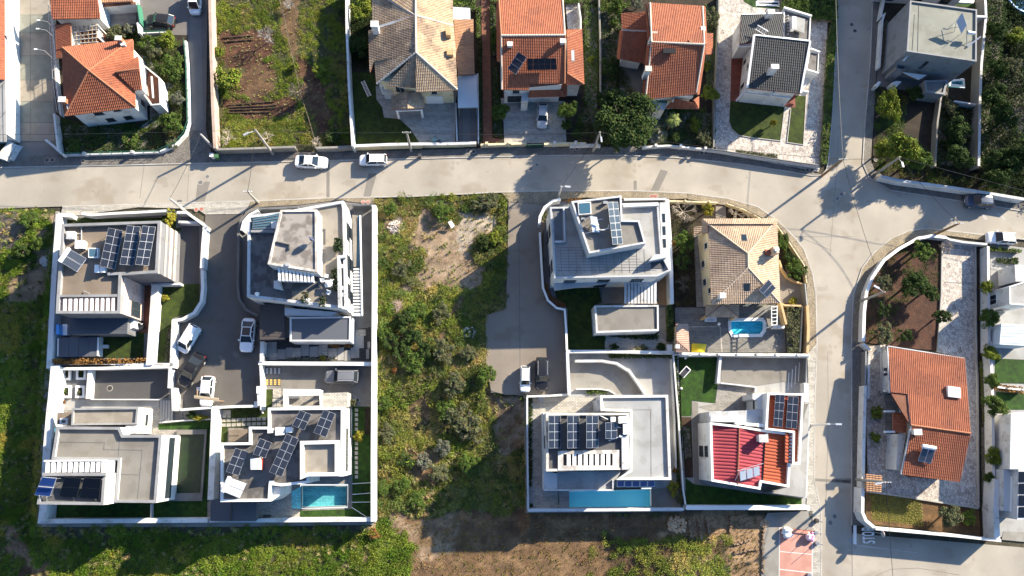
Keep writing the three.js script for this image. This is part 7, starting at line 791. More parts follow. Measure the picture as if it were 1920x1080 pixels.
raised('villa_yard',px(1275,668,1516,668,1520,956,1282,956),0,0.06,M.paleRoof);raised('lawn',B5(50,62,300,62,290,230,272,358,125,342,122,440,60,440),0.04,0.09,M.turf);raised('lawn',B5(85,830,140,870,560,925,820,960,820,1005,90,1003),0.04,0.09,M.turf);raised('earth_bed',B5(60,445,122,445,135,828,82,828),0.04,0.09,M.soil);raised('paved_drive',B5(312,68,842,68,838,228,700,222,520,250,312,228),0.04,0.1,M.greyRoof);raised('paved_terrace',B5(290,235,520,256,520,300,500,395,250,405,165,380,275,360),0.04,0.09,M.paver);raised('side_path',B5(125,345,165,355,170,840,240,880,700,945,560,930,140,868),0.04,0.1,M.greyRoof);
{
const t=thing('red_roofed_villa','white villa with crimson and orange ribbed roofs behind white parapets','house'),p=(x,y,h)=>P(...B5(x,y)[0],h);
const main=B5(240,478,420,498,600,528,760,548,742,890,568,860,560,905,250,852),poly=flat(main,5.3),inn=inset(poly,0.28);part(t,'wall',mb().prism(orient(poly),0.06,4.6),M.white);part(t,'parapet',mb().prism(orient(poly),4.6,5.3,[inn]),M.whitePlain);windowsRound(t,poly,[[0.6,2.3],[2.9,4.2]],{w:1.4,frame:M.darkFrame,sill:false});
const rib={pitch:0.42,course:6,amp:0.07,lift:0.05};const rg=(q,hs,tn)=>tiles(t,q.map((v,i)=>P(v[0],v[1],hs[i])),tn,rib);
rg(B5(250,845,250,492,422,515,412,870),[4.7,4.7,5.15,5.15],sheetRed);rg(B5(566,890,588,545,425,515,415,870),[4.7,4.7,5.15,5.15],sheetRed);rg(B5(735,878,750,560,592,545,575,856),[4.7,4.7,4.9,4.9],sheetOrange);ridge(t,p(423,515,5.15),p(413,868,5.15),ridgeMat.r,0.13);part(t,'roof_gutter',mb().bar(p(590,545,4.85),p(570,885,4.85),0.2,0.06),M.darkFrame);
const wing=flat(B5(605,292,835,296,812,745,762,742,765,545,590,525),5.6),wi=inset(wing,0.26);part(t,'wall',mb().prism(orient(wing),0.06,4.9),M.white);part(t,'parapet',mb().prism(orient(wing),4.9,5.6,[wi]),M.whitePlain);rg(B5(612,520,618,302,722,305,712,530),[4.95,4.95,5.3,5.3],sheetOrange);rg(B5(826,305,808,735,712,735,722,305).slice(),[4.95,4.95,5.3,5.3],sheetOrange);
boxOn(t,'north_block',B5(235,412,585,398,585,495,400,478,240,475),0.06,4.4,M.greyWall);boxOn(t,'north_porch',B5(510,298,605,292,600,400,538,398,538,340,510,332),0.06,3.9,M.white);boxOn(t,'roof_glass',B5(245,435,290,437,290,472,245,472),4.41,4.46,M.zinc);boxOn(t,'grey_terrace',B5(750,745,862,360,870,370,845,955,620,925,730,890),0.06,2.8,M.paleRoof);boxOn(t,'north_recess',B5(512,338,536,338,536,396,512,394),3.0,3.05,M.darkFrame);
const c=p(580,580,6.2);part(t,'chimney',mb().box(c.x,4.6,c.z,1.0,1.5,0.8),M.white);part(t,'chimney_cap',mb().box(c.x,6.15,c.z,1.15,0.08,0.95),M.paleWall);part(t,'chimney_stay',mb().bar(p(585,560,6),p(608,548,6.2),0.1),M.alu);
}
solar('western of two long arrays on the orange ribbed wing roof',B5(655,302,714,305,698,510,642,502),[5.75,5.6,5.6,5.75],2,4,{floor:5.1,frame:M.alu});solar('eastern of two long arrays on the orange ribbed wing roof',B5(735,312,802,318,790,520,720,512),[5.75,5.6,5.6,5.75],2,4,{floor:5.1});
heater('grey-white collector rack lying across the crimson roof',B5(425,790,555,755,558,812,430,852),[6.0,6.0,5.5,5.5],3,{floor:4.95,mat:M.zinc,tank:false});{const t=things[things.length-1],at=(x,y,h)=>P(...B5(x,y)[0],h);part(t,'upper_rail',mb().bar(at(412,785,6),at(578,738,6),0.06).bar(at(400,845,5.6),at(425,790,6),0.05).bar(at(440,780,6.1),at(470,775,6.1),0.05),M.alu);}
gear('first white unit behind the crimson roof','air_conditioner','air conditioner',B5(404,473,464,476,462,492,404,490),4.4,5.2,M.plasticWhite,{group:'outdoor units'});gear('second white unit behind the crimson roof','air_conditioner','air conditioner',B5(472,482,532,486,530,502,470,500),4.4,5.2,M.plasticWhite,{group:'outdoor units'});gear('third white unit behind the crimson roof','air_conditioner','air conditioner',B5(538,486,582,490,582,508,538,506),4.4,5.2,M.plasticWhite,{group:'outdoor units'});
{const t=thing('garden_swing','white and black reclining lounger on the bright lawn','lounger'),a=P(...B5(60,185)[0],0.4),b=P(...B5(104,136)[0],0.6),d=V3(0,0,0).subVectors(b,a).normalize(),s=V3(-d.z,0,d.x).multiplyScalar(0.38);part(t,'frame',mb().bar(a.clone().add(s),b.clone().add(s),0.12).bar(a.clone().sub(s),b.clone().sub(s),0.12).bar(b.clone().add(s),b.clone().sub(s),0.12),M.whitePlain);part(t,'cushion',mb().slab4([a.clone().sub(s).multiplyScalar(1),a.clone().add(s),b.clone().add(s),b.clone().sub(s)].map(v=>up(v,-0.02)),0.08),M.darkFrame);for(const v of[a,b])part(t,'leg',mb().bar(V3(v.x+s.x,0.09,v.z+s.z),v.clone().add(s),0.06).bar(V3(v.x-s.x,0.09,v.z-s.z),v.clone().sub(s),0.06),M.whitePlain);}
wall('white wall along the north of the lawn and paved drive',B5(50,52,300,50,600,55,870,58),1.3,0.35,M.white,{pillar:0.3,pillarUp:0.1,pillarStep:3});wall('narrow white wall between lawn and paved drive',B5(308,65,292,232),1.0,0.35,M.paleWall);wall('grey step wall along the south of the paved drive',B5(310,230,420,242,530,255,528,285),0.6,0.18,M.paleWall);wall('white wall south of the crimson-roofed villa',B5(90,1018,400,1018,870,1018),1.7,0.5,M.white,{cap:M.whitePlain});wall('dark slatted fence between the white hedge wall and bright lawn',B5(8,50,40,440,70,900,85,1000),1.4,0.14,M.darkWall,{cap:M.white});wall('white gate wall of the villa towards the street',B5(850,232,852,352),1.4,0.7,M.white);wall('dark sliding gate of the paved drive',B5(852,70,846,226),1.3,0.12,M.darkWall,{name:'sliding_gate',cat:'gate'});wall('white street wall of the crimson-roofed villa',B5(868,362,858,700,848,955),1.0,0.25,M.paleWall);
for(let i=0;i<5;i++)area('drive_groove',B5(738+i*22,165-i*22,742+i*22,165-i*22,736+i*22,275-i*18,732+i*22,275-i*18),0.106,M.whitePlain);
for(const[l,x,y]of[['white ball light at the north of the bright lawn',84,72],['white ball light by the western hedge of the bright lawn',57,265]]){const t=thing('garden_lamp',l,'lamp','ball lights of the bright lawn'),c=P(...B5(x,y)[0],0.3);part(t,'globe',new THREE.SphereGeometry(0.18,14,10).translate(c.x,0.38,c.z),M.plasticWhite);part(t,'foot',mb().disc(c.x,0.09,c.z,0.1,0.12,10),M.darkFrame);}
hedge('dark creeping plants on the earth bed west of the crimson villa',B5(66,500,118,500,130,700,78,720),0.25,'dark',{name:'ground_cover',cat:'plants',dense:0.4});
// ---------- eastern gardens ----------
raised('orchard_soil',M6(220,950,215,640,250,530,340,400,440,330,560,265,640,255,730,268,720,640,690,1000,500,985,230,950),0,0.08,std(0.115,0.05,0.03,{map:tSoil,bumpMap:tSoil,bumpScale:0.06,roughness:1}));
raised('stone_yard',[...M6(730,275,940,300,942,600,950,1080),...B6(640,160,645,780,410,745,160,705,150,380,160,70,235,60,245,280,320,640,560,665,610,450,585,120,470,95)],0,0.09,M.crazy);raised('earth_strip',[...M6(948,310,1010,315,1030,1000),...B6(690,130,712,600,715,915,655,905,648,770,642,100)],0,0.07,M.soilDark);raised('kitchen_garden',B6(150,712,400,745,648,785,652,905,450,880,190,855,150,820),0,0.09,std(0.2,0.11,0.045,{map:tSoil,roughness:1}));area('planted_patch',B6(250,735,400,755,400,840,250,820),0.094,std(0.22,0.14,0.06,{map:tSoil,roughness:1}));
{const g=thing('joint_strip','thin dark drain line crossing the white stone drive','drain channel');part(g,'channel',mb().sheet(orient(ribbon(flat(M6(730,552,830,560,945,558),0.095),0.08)),0.096),M.seam);part(g,'rim',mb().sheet(orient(ribbon(flat(M6(730,556,830,564,945,562),0.095),0.03)),0.0985),M.kerb);}
wall('curved white wall round the orchard at the crossing',M6(745,262,650,252,560,268,440,335,340,410,265,520,225,620,210,750,205,940),1.2,0.35,M.white,{cap:M.whitePlain});wall('white gate wall at the north of the white stone drive',M6(745,262,770,275,860,292,945,300,1015,305),1.1,0.3,M.paleWall);wall('pale border between orchard earth and white stone drive',M6(722,290,716,640,692,1010),0.3,0.2,M.kerb,{name:'edging',cat:'edging'});wall('pale border along the east of the white stone drive',[...M6(938,310,940,600,945,1060),...B6(642,200,646,780)],0.3,0.2,M.kerb,{name:'edging',cat:'edging'});wall('grey border along the north of the kitchen garden',B6(150,708,260,722,410,745,645,782),0.35,0.2,M.kerb,{name:'edging',cat:'edging'});
wall('green-grey metal gate between street and orange-roofed bungalow',B6(150,90,148,238),1.3,0.12,M.steel,{name:'sliding_gate',cat:'gate'});wall('white street wall of the bungalow beside the side street',B6(147,242,140,500,137,690),1.4,0.4,M.white);wall('taller white wall round the angled corner of the kitchen garden',B6(137,692,135,800,150,835,190,868),2.1,0.4,M.white);wall('white south wall of the kitchen garden along the stop road',B6(192,872,400,890,560,905,745,925),2.3,0.3,M.white);wall('inner white wall beside the bungalow gate',B6(165,100,160,300),1.2,0.3,M.paleWall);wall('short white wall stub at the orchard end by the gate',M6(205,955,250,995),1.2,0.35,M.white);
{
const t=thing('orange_bungalow','long bungalow with a bright orange roof and a darker red southern slope','house'),p=(x,y,h)=>P(...B6(x,y)[0],h);const r0=p(345,415,4.5),r1=p(608,452,4.5);
tiles(t,[p(245,68,3.1),p(582,122,3.1),r1,r0,p(330,280,3.9),p(255,272,3.8)],clayOrange);tiles(t,[p(305,632,3.1),p(560,665,3.1),p(608,455,4.4),p(350,420,4.4)],clayOrange);ridge(t,r0,r1,ridgeMat.o);for(const[u,w]of[[p(245,68,3.15),p(582,122,3.15)],[p(243,68,3.1),p(253,274,3.8)],[p(330,282,3.8),p(345,415,4.4)],[p(303,632,3.1),p(348,420,4.4)]])part(t,'verge',mb().bar(u,w,0.13,0.22),M.paleWall);
const foot=orient(inset([p(250,75,3.0),p(580,125,3.0),p(606,450,3.0),p(558,655,3.0),p(308,625,3.0),p(340,410,3.0),p(328,285,3.0),p(258,275,3.0)].map(v=>[v.x,v.z]),0.35));part(t,'wall',mb().prism(foot,0.06,3.05),M.white);windowsRound(t,foot,[[1,2.3]],{w:1.2,frame:M.frame});
tiles(t,[p(268,448,2.4),p(268,362,2.4),p(328,360,2.9),p(328,450,2.9)],clayOrange);for(const y of[182,265,355,445])part(t,'porch_beam',mb().bar(p(230,y,2.7),p(275,y,2.7),0.25,0.3),M.whitePlain);boxOn(t,'porch_floor',B6(240,280,330,285,330,445,240,445),0.09,0.4,M.paver);boxOn(t,'white_bay',B6(290,455,325,458,302,612,282,612),0.09,2.6,M.white);chimney(t,B6(375,446)[0],3.8,4.9,0.9,0.6,M.white);const v=B6(510,243,565,250,567,297,512,290);skylight(t,v,4.3,{h0:3.6,frame:M.whitePlain,glass:M.zinc,rim:0.12});
}
heater('dark twin collector with white tank on the red southern roof slope',B6(398,515,455,525,437,585,378,573),[4.6,4.6,3.9,3.9],2,{floor:3.5,r:0.26});
{const t=thing('garden_shed','small open shed with red tiles beside the street wall','shed'),p=(x,y,h)=>P(...B6(x,y)[0],h);tiles(t,[p(150,708,2.3),p(150,630,2.3),p(220,638,2.7),p(216,712,2.7)],clayPeach);part(t,'wall',mb().prism(inset([p(155,640,2.2),p(215,645,2.2),p(212,706,2.2),p(155,702,2.2)].map(v=>[v.x,v.z]),0.15),0.09,2.2),M.cream);}
for(const[l,x,y,r,h,pal,o]of[['broad tree at the north of the orchard',590,355,25,2.8,'mid',{}],['olive tree in the west of the orchard',340,555,20,2.4,'olive',{}],['largest dark tree in the middle of the orchard',530,570,30,3.6,'dark',{}],['dark eastern tree crown joining the middle orchard tree',625,620,24,3,'dark',{}],['green tree below the lamp post in the orchard',330,735,17,2.2,'dark',{}],['light green tree at the south of the orchard',335,890,24,2.6,'olive',{}],['small tree at the south edge of the orchard',478,905,15,2.2,'dark',{}],['spiky dark tree at the border of the white stone drive',715,785,20,3,'dark',{}]])tree(l,M6(x,y)[0],r,h,pal,{...o,crown:r>25?'tree':'loose',name:'orchard_tree'});
for(const[l,v,x,y,r,h,pal]of[['bright round tree at the head of the eastern strip',M6,1010,582,14,2.6,'bright'],['full dark green tree second in the eastern strip',M6,1030,780,22,3.2,'mid'],['yellow-green tree third in the eastern strip',M6,1035,1020,19,2.8,'bright'],['dark round tree beside the sunny patch of the eastern strip',B6,705,222,17,2.6,'mid'],['large round tree in the middle of the eastern strip',B6,715,330,26,3,'mid'],['round tree left of the long white roof',B6,705,552,20,2.6,'bright'],['small round tree south in the eastern strip',B6,692,648,12,2,'mid']])tree(l,v(x,y)[0],r,h,pal,{name:'strip_tree'});hedge('sunny grass in the northern half of the eastern strip',B6(650,130,690,140,700,400,665,420),0.3,'bright',{name:'grass_strip',cat:'grass',dense:0.7});bareTree('dry bare bush at the south end of the eastern strip',B6(690,790)[0],15,1.4);hedge('dark weeds under the eastern strip trees',B6(655,420,710,420,712,900,660,890),0.2,'dark',{name:'weed_strip',cat:'weeds',dense:0.3});
shrub('bright shrub at the bungalow wall',B6(200,362)[0],15,1.6,'bright');shrub('smaller bright shrub south of the first bungalow shrub',B6(188,470)[0],12,1.3,'bright');tree('dense olive tree in the kitchen garden',B6(520,815)[0],25,2.6,'olive');shrub('spreading yellow-green bush right of the kitchen garden tree',B6(600,825)[0],19,1,'bright',{crown:'loose'});bareTree('bare bush in the orchard near the gate corner',M6(745,330)[0],14,1.8);
{const m=new THREE.InstancedMesh(tuftKinds.low,leafMat,240),o=new THREE.Object3D();let k=0;for(let i=0;i<20;i++)for(let j=0;j<12;j++){const v=P(...B6(172+i*11+j*1.2,722+j*9.5+i*1.3)[0],0.09);o.position.set(v.x,0.09,v.z);o.rotation.y=R()*6;o.scale.setScalar(rr(0.7,1.15));o.updateMatrix();m.setMatrixAt(k,o.matrix);m.setColorAt(k++,new THREE.Color().setRGB(...mixc([0.22,0.2,0.05],[0.15,0.17,0.04],R())));}m.name='vegetable_rows';m.userData.kind='stuff';m.userData.label='rows of small vegetables in the kitchen garden';scene.add(m);}
raised('villa_yard',px(1856,456,1960,470,1960,1010,1866,1006),0,0.07,M.paleRoof);raised('lawn',px(1866,672,1960,676,1960,720,1866,718),0.05,0.11,M.turf);raised('lawn',px(1868,735,1960,740,1960,768,1868,768),0.05,0.11,M.turf);
wall('long white wall along the eastern strip, northern part',R1(232,450,235,700,238,1080),1.6,0.35,M.white);wall('long white wall along the eastern strip, southern part',R2(190,0,200,250,205,620),1.6,0.35,M.white);wall('broad white wall at the south end of the eastern strip',R2(222,635,215,780,222,915),2.2,0.9,M.white);wall('white wall between the two edge lawns',R2(222,210,350,225),1,0.25,M.white);hedge('tall green hedge north of the first edge house',R1(215,440,440,465,440,488,240,468),1.2,'mid');hedge('low dark hedge on the terrace of the first edge house',R1(295,520,420,515,425,555,300,545),0.7,'dark');hedge('rust-green hedge on top of the wall between the edge lawns',R2(215,195,350,210,350,240,215,222),1.4,'rust');
{const t=thing('edge_house','white angular house roof cut by the right picture edge','house');block(t,R1(358,690,480,650,480,805,360,795),4.6,{wall:M.white,roof:M.paleRoof,ph:0.1,pw:0.15,parapet:M.whitePlain});boxOn(t,'north_block',R1(390,560,480,565,480,660,395,660),0.1,3.4,M.paleWall);const g=boxOn(t,'blue_roof',R1(310,912,480,918,480,1045,300,1035),0.1,3.0,std(0.5,0.56,0.62));for(let i=0;i<6;i++)part(t,'roof_rib',mb().bar(P(...R1(312,925+i*20)[0],3.02),P(...R1(480,930+i*20)[0],3.02),0.05,0.04),M.zinc);windowsRound(t,flat(R1(358,690,480,650,480,805,360,795),4.6),[[0.6,2.2]],{w:1.4});}
{const t=thing('edge_house','house with a long white sheet roof cut by the right picture edge','house');boxOn(t,'wall',R2(290,335,380,330,380,590,285,590),0.1,3.9,M.white);boxOn(t,'roof_sheet',R2(285,330,380,325,380,588,280,588),3.9,4.05,M.whitePlain);boxOn(t,'terrace',R2(205,365,285,335,280,500,245,500,210,400),0.09,0.5,M.paverPale);boxOn(t,'low_roof',R2(250,590,310,590,305,785,250,780),0.1,3.0,M.paleWall);boxOn(t,'light_strip',R2(288,622,308,622,304,785,284,785),3.0,3.25,M.whitePlain);boxOn(t,'dark_roof',R2(318,590,380,590,380,820,312,820),0.1,4.2,M.paleWall);for(let i=0;i<4;i++)boxOn(t,'roof_panel',R2(322,600+i*54,380,600+i*54,380,648+i*54,320,648+i*54),4.2,4.28,pvBlack);}
raised('edge_drive',px(1882,996,1960,1000,1960,1020,1878,1012),0.06,0.1,M.concrete);
// ---------- parked vehicles ----------
car('white saloon parked on the street before the ploughed field gate',[583,303],-2,'sedan',paints.white);car('white estate car parked before the wall of the dark lawn',[699,299],181,'wagon',paints.white,{scale:0.93});car('black car in the grey entry lane under the green gate',[300,37.5],175,'hatch',paints.black);car('white pickup van cut by the top edge in the entry lane',[366,2],-88,'van',paints.white,{y:0.1,cat:'van'});car('silver car on the paved forecourt of the two-tone orange roof',[1017,216],-92,'hatch',paints.silver,{y:0.11,scale:0.9});car('white car at the kerb by the right picture edge',[1879,446],177,'hatch',paints.white);car('dark blue car at the kerb of the shaded eastern street',[1838,377],177,'hatch',paints.blue);car('small white van standing aslant in the shared court',C1v(275,335)[0],-117,'van',paints.white,{y:0.09,cat:'van',scale:0.97});car('black car standing aslant beside the paved yard gate',C1v(300,635)[0],-117,'sedan',paints.black,{y:0.09,scale:1.04});car('white car under the timber planks in the shared court',C1v(450,838)[0],-91,'hatch',paints.white,{y:0.09,scale:0.95});car('white car with black glass roof beside the deck carport',C1v(842,297)[0],-92,'coupe',paints.white,{y:0.09,glassRoof:true});car('grey off-roader on the drive of the zigzag-roofed villa',B2(827,147)[0],180,'suv',paints.grey,{y:0.09,rails:true,scale:0.98});car('white car parked beside the black car on the pale driveway',[985,710],-91,'suv',paints.white,{y:0.09,rails:true,scale:0.76});car('black off-roader parked beside the white car on the pale driveway',[1016.5,701],-91,'suv',paints.black,{y:0.09,rails:true,scale:0.98});
{const t=thing('timber_planks','long timber planks on trestles across the white car bonnet','planks'),at=(x,y,h)=>P(...C1v(x,y)[0],h);for(let i=0;i<3;i++)part(t,'plank',mb().bar(at(330,885+i*9,1.75+i*0.03),at(566,912+i*11,1.75+i*0.03),0.16,0.08),std(0.42-i*0.06,0.34-i*0.05,0.25-i*0.04,{map:tStain}));for(const[x,y]of[[345,900],[552,930]]){const v=at(x,y,1.7);part(t,'trestle',mb().bar(V3(v.x-0.3,0.08,v.z),V3(v.x,1.68,v.z),0.07).bar(V3(v.x+0.3,0.08,v.z),V3(v.x,1.68,v.z),0.07),M.wood);}part(t,'cross_piece',mb().bar(at(362,820,1.5),at(358,890,1.75),0.1),M.wood);}
gear('white box beside the white car with the planks','storage_box','storage box',C1v(355,805,382,803,382,835,355,838),0.08,1.1,M.plasticWhite);
// ---------- poles, cables, signs ----------
const cableEnds={};
function pole(label,b,h,lean,o={}){
const B=P(b[0],b[1],0.1),T=V3(B.x+(lean?.[0]||0),h,B.z+(lean?.[1]||0)),t=thing('utility_pole',label,'utility pole','poles along the streets');part(t,'pole',mb().tube(V3(B.x,0,B.z),T,0.2,0.13,12),o.mat||M.poleGrey);if(o.key)cableEnds[o.key]=T;
if(o.cross){part(t,'crossarm',mb().bar(V3(T.x-0.6,T.y-0.15,T.z),V3(T.x+0.6,T.y-0.15,T.z),0.1),M.steel);for(const s of[-0.5,-0.2,0.2,0.5])part(t,'insulator',mb().tube(V3(T.x+s,T.y-0.1,T.z),V3(T.x+s,T.y+0.12,T.z),0.05,0.04,8),M.plasticWhite);}
if(o.lamp){const e=V3(T.x+o.lamp[0],T.y+0.15,T.z+o.lamp[1]);part(t,'lamp_arm',mb().tube(up(T,-0.3),e,0.04,0.035,8),M.alu);const d=V3(o.lamp[0],0,o.lamp[1]).normalize();const l=part(t,'lamp_head',mb().bar(e.clone().addScaledVector(d,-0.15),e.clone().addScaledVector(d,0.6),0.22,0.13),M.alu);part(l,'diffuser',mb().bar(up(e,-0.1),up(e.clone().addScaledVector(d,0.5),-0.1),0.22,0.06),lampGlass);}
return t;
}
pole('leaning concrete lamp post in front of the ploughed field',[512,289],7.2,[-0.3,-0.4],{key:'a',lamp:[-0.9,0.55]});pole('concrete pole with crossarm before the dark lawn wall',[771,283],6.3,null,{key:'b',cross:true});pole('concrete lamp post beside the big tree on the north pavement',[1112,283],6.4,null,{key:'c',lamp:[0.1,0.9]});pole('wooden pole at the rounded pavement corner of the side street',[1541,330],6.3,null,{key:'d',cross:true,mat:M.wood});pole('concrete lamp post at the bushy crossing corner',[1642,326],6.2,null,{key:'e',lamp:[0.15,0.9]});pole('slim pole with wire brackets by the slanted villa',[484,380],4.6,null,{key:'f',cross:true});pole('concrete lamp post on the orchard pavement',[1612,565],6.4,null,{key:'g',lamp:[-0.9,-0.5]});pole('wooden pole with crossarm at the north of the orchard',[1746,443],6.2,null,{key:'h',cross:true,mat:M.wood});pole('slim lamp post at the mouth of the pale driveway',[1046,372],4.9,[0,0],{key:'i',lamp:[0.6,0.05],mat:M.alu});pole('concrete pole by the street wall of the bungalow',[1606,899],7.2,null,{key:'j',cross:true,lamp:[-0.9,0.1]});pole('short metal post at the court entrance corner',[347,395],5,null,{key:'k',mat:M.alu});pole('thin street lamp beside the crimson-roofed villa',[1521,797],5.2,null,{lamp:[0.9,0.02],mat:M.alu});pole('slanting post at the lane mouth by the pinkish wall',[402,279],3.6,[-0.6,-0.6],{mat:M.alu,key:'l'});
{const g=(l,a,b,sag)=>{const A=cableEnds[a],B=cableEnds[b],m=mb(),n=14,p=i=>{const f=i/n,v=A.clone().lerp(B,f);v.y-=sag*4*f*(1-f);return v;};for(let i=0;i<n;i++)m.tube(p(i),p(i+1),0.028,0.028,5,false);solo('overhead_cable',l,'cable',m,M.black,'overhead cables between the poles');};
cableEnds.w=V3(-86,6,cableEnds.a.z+1);cableEnds.x=V3(108,6,cableEnds.e.z+13);cableEnds.n=V3(cableEnds.d.x+3,6,-78);cableEnds.s=V3(cableEnds.j.x,6,30);
g('cable from the west edge to the lamp post before the ploughed field','w','a',0.8);g('cable from the ploughed field lamp post to the dark lawn pole','a','b',0.5);g('cable from the dark lawn pole to the post beside the big tree','b','c',0.8);g('cable from the post beside the big tree to the side street corner','c','d',0.9);g('cable across the side street mouth','d','e',0.2);g('cable from the bushy corner to the east edge','e','x',0.6);g('cable from the bushy corner to the orchard pole','e','h',0.4);g('cable running north up the side street','d','n',0.6);g('cable across the crossing to the orchard lamp post','d','g',0.5);g('cable along the orchard street southwards','g','j',0.8);g('cable from the bungalow pole to the south edge','j','s',0.3);g('cable from the slanted villa pole across the street','f','a',0.3);g('cable from the court corner post to the lane mouth post','k','l',0.3);g('cable from the driveway lamp to the post by the big tree','i','c',0.3);}
{const t=thing('stop_sign','round-edged stop sign on a post at the stop road corner','traffic sign'),b=P(1636,997,0.1),h=2.5;part(t,'post',mb().tube(V3(b.x,0,b.z),V3(b.x,h,b.z),0.04,0.04,8),M.alu);part(t,'sign_plate',mb().tube(V3(b.x+0.05,h-0.1,b.z),V3(b.x+0.09,h-0.1,b.z),0.42,0.42,8),M.red);part(t,'sign_back',mb().tube(V3(b.x+0.04,h-0.1,b.z),V3(b.x+0.03,h-0.1,b.z),0.42,0.42,8),M.alu);part(t,'sign_border',new THREE.TorusGeometry(0.4,0.02,6,8).rotateZ(Math.PI/8).rotateY(Math.PI/2).translate(b.x+0.095,h-0.1,b.z),M.whitePlain);}
for(const[l,x,y,m]of[['northernmost tubular barrier post beside the sports court',900,145,M.iron],['second tubular barrier post, near the pink bags',880,345,M.steel],['third tubular barrier post beside the court line',905,525,M.steel],['southernmost tubular barrier post at the picture edge',770,1060,M.steel]]){const t=thing('barrier_post',l,'post','posts with small plates beside the court'),c=P(...BR(x,y)[0],0.13);part(t,'base_ring',mb().tube(V3(c.x,0.13,c.z),V3(c.x,0.55,c.z),0.3,0.26,16),m);part(t,'post',mb().tube(V3(c.x,0.13,c.z),V3(c.x,1.9,c.z),0.035,0.035,8),M.steel);part(t,'plate',mb().box(c.x,1.65,c.z,0.12,0.35,0.03,0.6),M.steel);}
solo('barrier_rail','rusty rail lying across the north end of the sports court','rail',mb().bar(P(...BR(440,280)[0],0.5),P(...BR(850,320)[0],0.5),0.09).bar(P(...BR(445,281)[0],0.13),P(...BR(445,281)[0],0.5),0.08).bar(P(...BR(845,320)[0],0.13),P(...BR(845,320)[0],0.5),0.08),ridgeMat.r);
function sack(label,name,q,h,m,group){const c=q.map(p=>P(p[0],p[1],h*0.5)),t=thing(name,label,'bag',group),mx=(c[0].x+c[1].x)/2,mz=(c[0].z+c[1].z)/2,l=c[0].distanceTo(c[1])/2,a=Math.atan2(-(c[1].z-c[0].z),c[1].x-c[0].x);const g=new THREE.SphereGeometry(1,28,20),p=g.attributes.position;for(let i=0;i<p.count;i++){const v=V3(p.getX(i),p.getY(i),p.getZ(i)),f=1+0.32*(fbm(v.x*2.2+mx,v.z*2.2+v.y*1.7+mz,0,4,300)-0.5)+0.12*(fbm(v.x*7+mx,v.z*7+v.y*6,0,2,301)-0.5);p.setXYZ(i,Math.sign(v.x)*Math.pow(Math.abs(v.x),0.7)*l*f,v.y*h*0.55*f,Math.sign(v.z)*Math.pow(Math.abs(v.z),0.75)*(q[2]||0.3)*f);}g.computeVertexNormals();const b=part(t,'bag_body',g,m);b.position.set(mx,0.13+h*0.5,mz);b.rotation.y=a;const k=part(t,'knot',mb().tube(V3(0,0,0),V3(0.16,0.08,0),0.09,0.15,8),m);k.position.set(mx+Math.cos(a)*l,0.13+h*0.5,mz-Math.sin(a)*l);k.rotation.y=a;}
sack('northernmost of three big white sacks at the court corner','white_sack',[...BR(325,292,470,300),0.33],0.8,M.plasticWhite,'white sacks at the court corner');sack('middle one of three big white sacks at the court corner','white_sack',[...BR(310,345,455,358),0.26],0.6,M.plasticWhite,'white sacks at the court corner');sack('southernmost of three big white sacks at the court corner','white_sack',[...BR(345,415,485,385),0.28],0.7,M.plasticWhite,'white sacks at the court corner');const pinkBag=std(0.72,0.3,0.5,{roughness:0.5});sack('pale pink bag leaning by the barrier post','pink_bag',[...BR(760,480,768,365),0.32],0.75,std(0.78,0.58,0.66,{roughness:0.5}));sack('deeper pink bag on the street side of the pale pink one','pink_bag',[...BR(815,500,830,360),0.28],0.55,pinkBag);
function bin(label,q,h,m){const poly=flat(q,h),t=thing('waste_bin',label,'bin','street bins');part(t,'bin_body',mb().prism(orient(inset(poly,0.05)),0.13,h),m);part(t,'lid',mb().prism(inset(poly,-0.02),h,h+0.08),m);part(t,'handle',mb().bar(V3(poly[0][0],h+0.1,poly[0][1]),V3(poly[1][0],h+0.1,poly[1][1]),0.05),M.darkFrame);}
bin('white bin at the corner of the pinkish wall',S1(1572,108,1600,108,1600,135,1572,135),1.1,M.plasticWhite);bin('green bin next to the white bin at the pinkish wall',S1(1606,112,1638,112,1636,142,1606,142),1.1,std(0.04,0.12,0.05));bin('dark bin with a pale lid on the pavement before the cream wall',S2(1270,103,1292,103,1292,125,1270,125),1,M.darkFrame);
{const t=thing('garden_tools','heap of green sheet and dark tools on the sunny forecourt','garden tools'),c=P(...Z3(465,915)[0],0.3);part(t,'sheet',new THREE.SphereGeometry(0.5,14,10).scale(1,0.5,0.8).translate(c.x,0.25,c.z),std(0.25,0.36,0.3));part(t,'barrow',mb().box(c.x+0.7,0.12,c.z+0.25,0.6,0.35,0.45,0.5),M.darkFrame);part(t,'tool_handle',mb().bar(V3(c.x-0.5,0.4,c.z-0.5),V3(c.x-0.1,0.3,c.z+0.6),0.05),M.wood);}
{const t=thing('white_board','bright white board tilted in the weeds','board'),q=M3(462,205,482,195,502,225,484,242);part(t,'board',mb().slab4(q.map((v,i)=>P(v[0],v[1],[0.9,0.9,0.5,0.5][i])),0.05),M.plasticWhite);part(t,'prop',mb().bar(P(...M3(480,220)[0],0),P(...M3(480,220)[0],0.6),0.07),M.wood);}
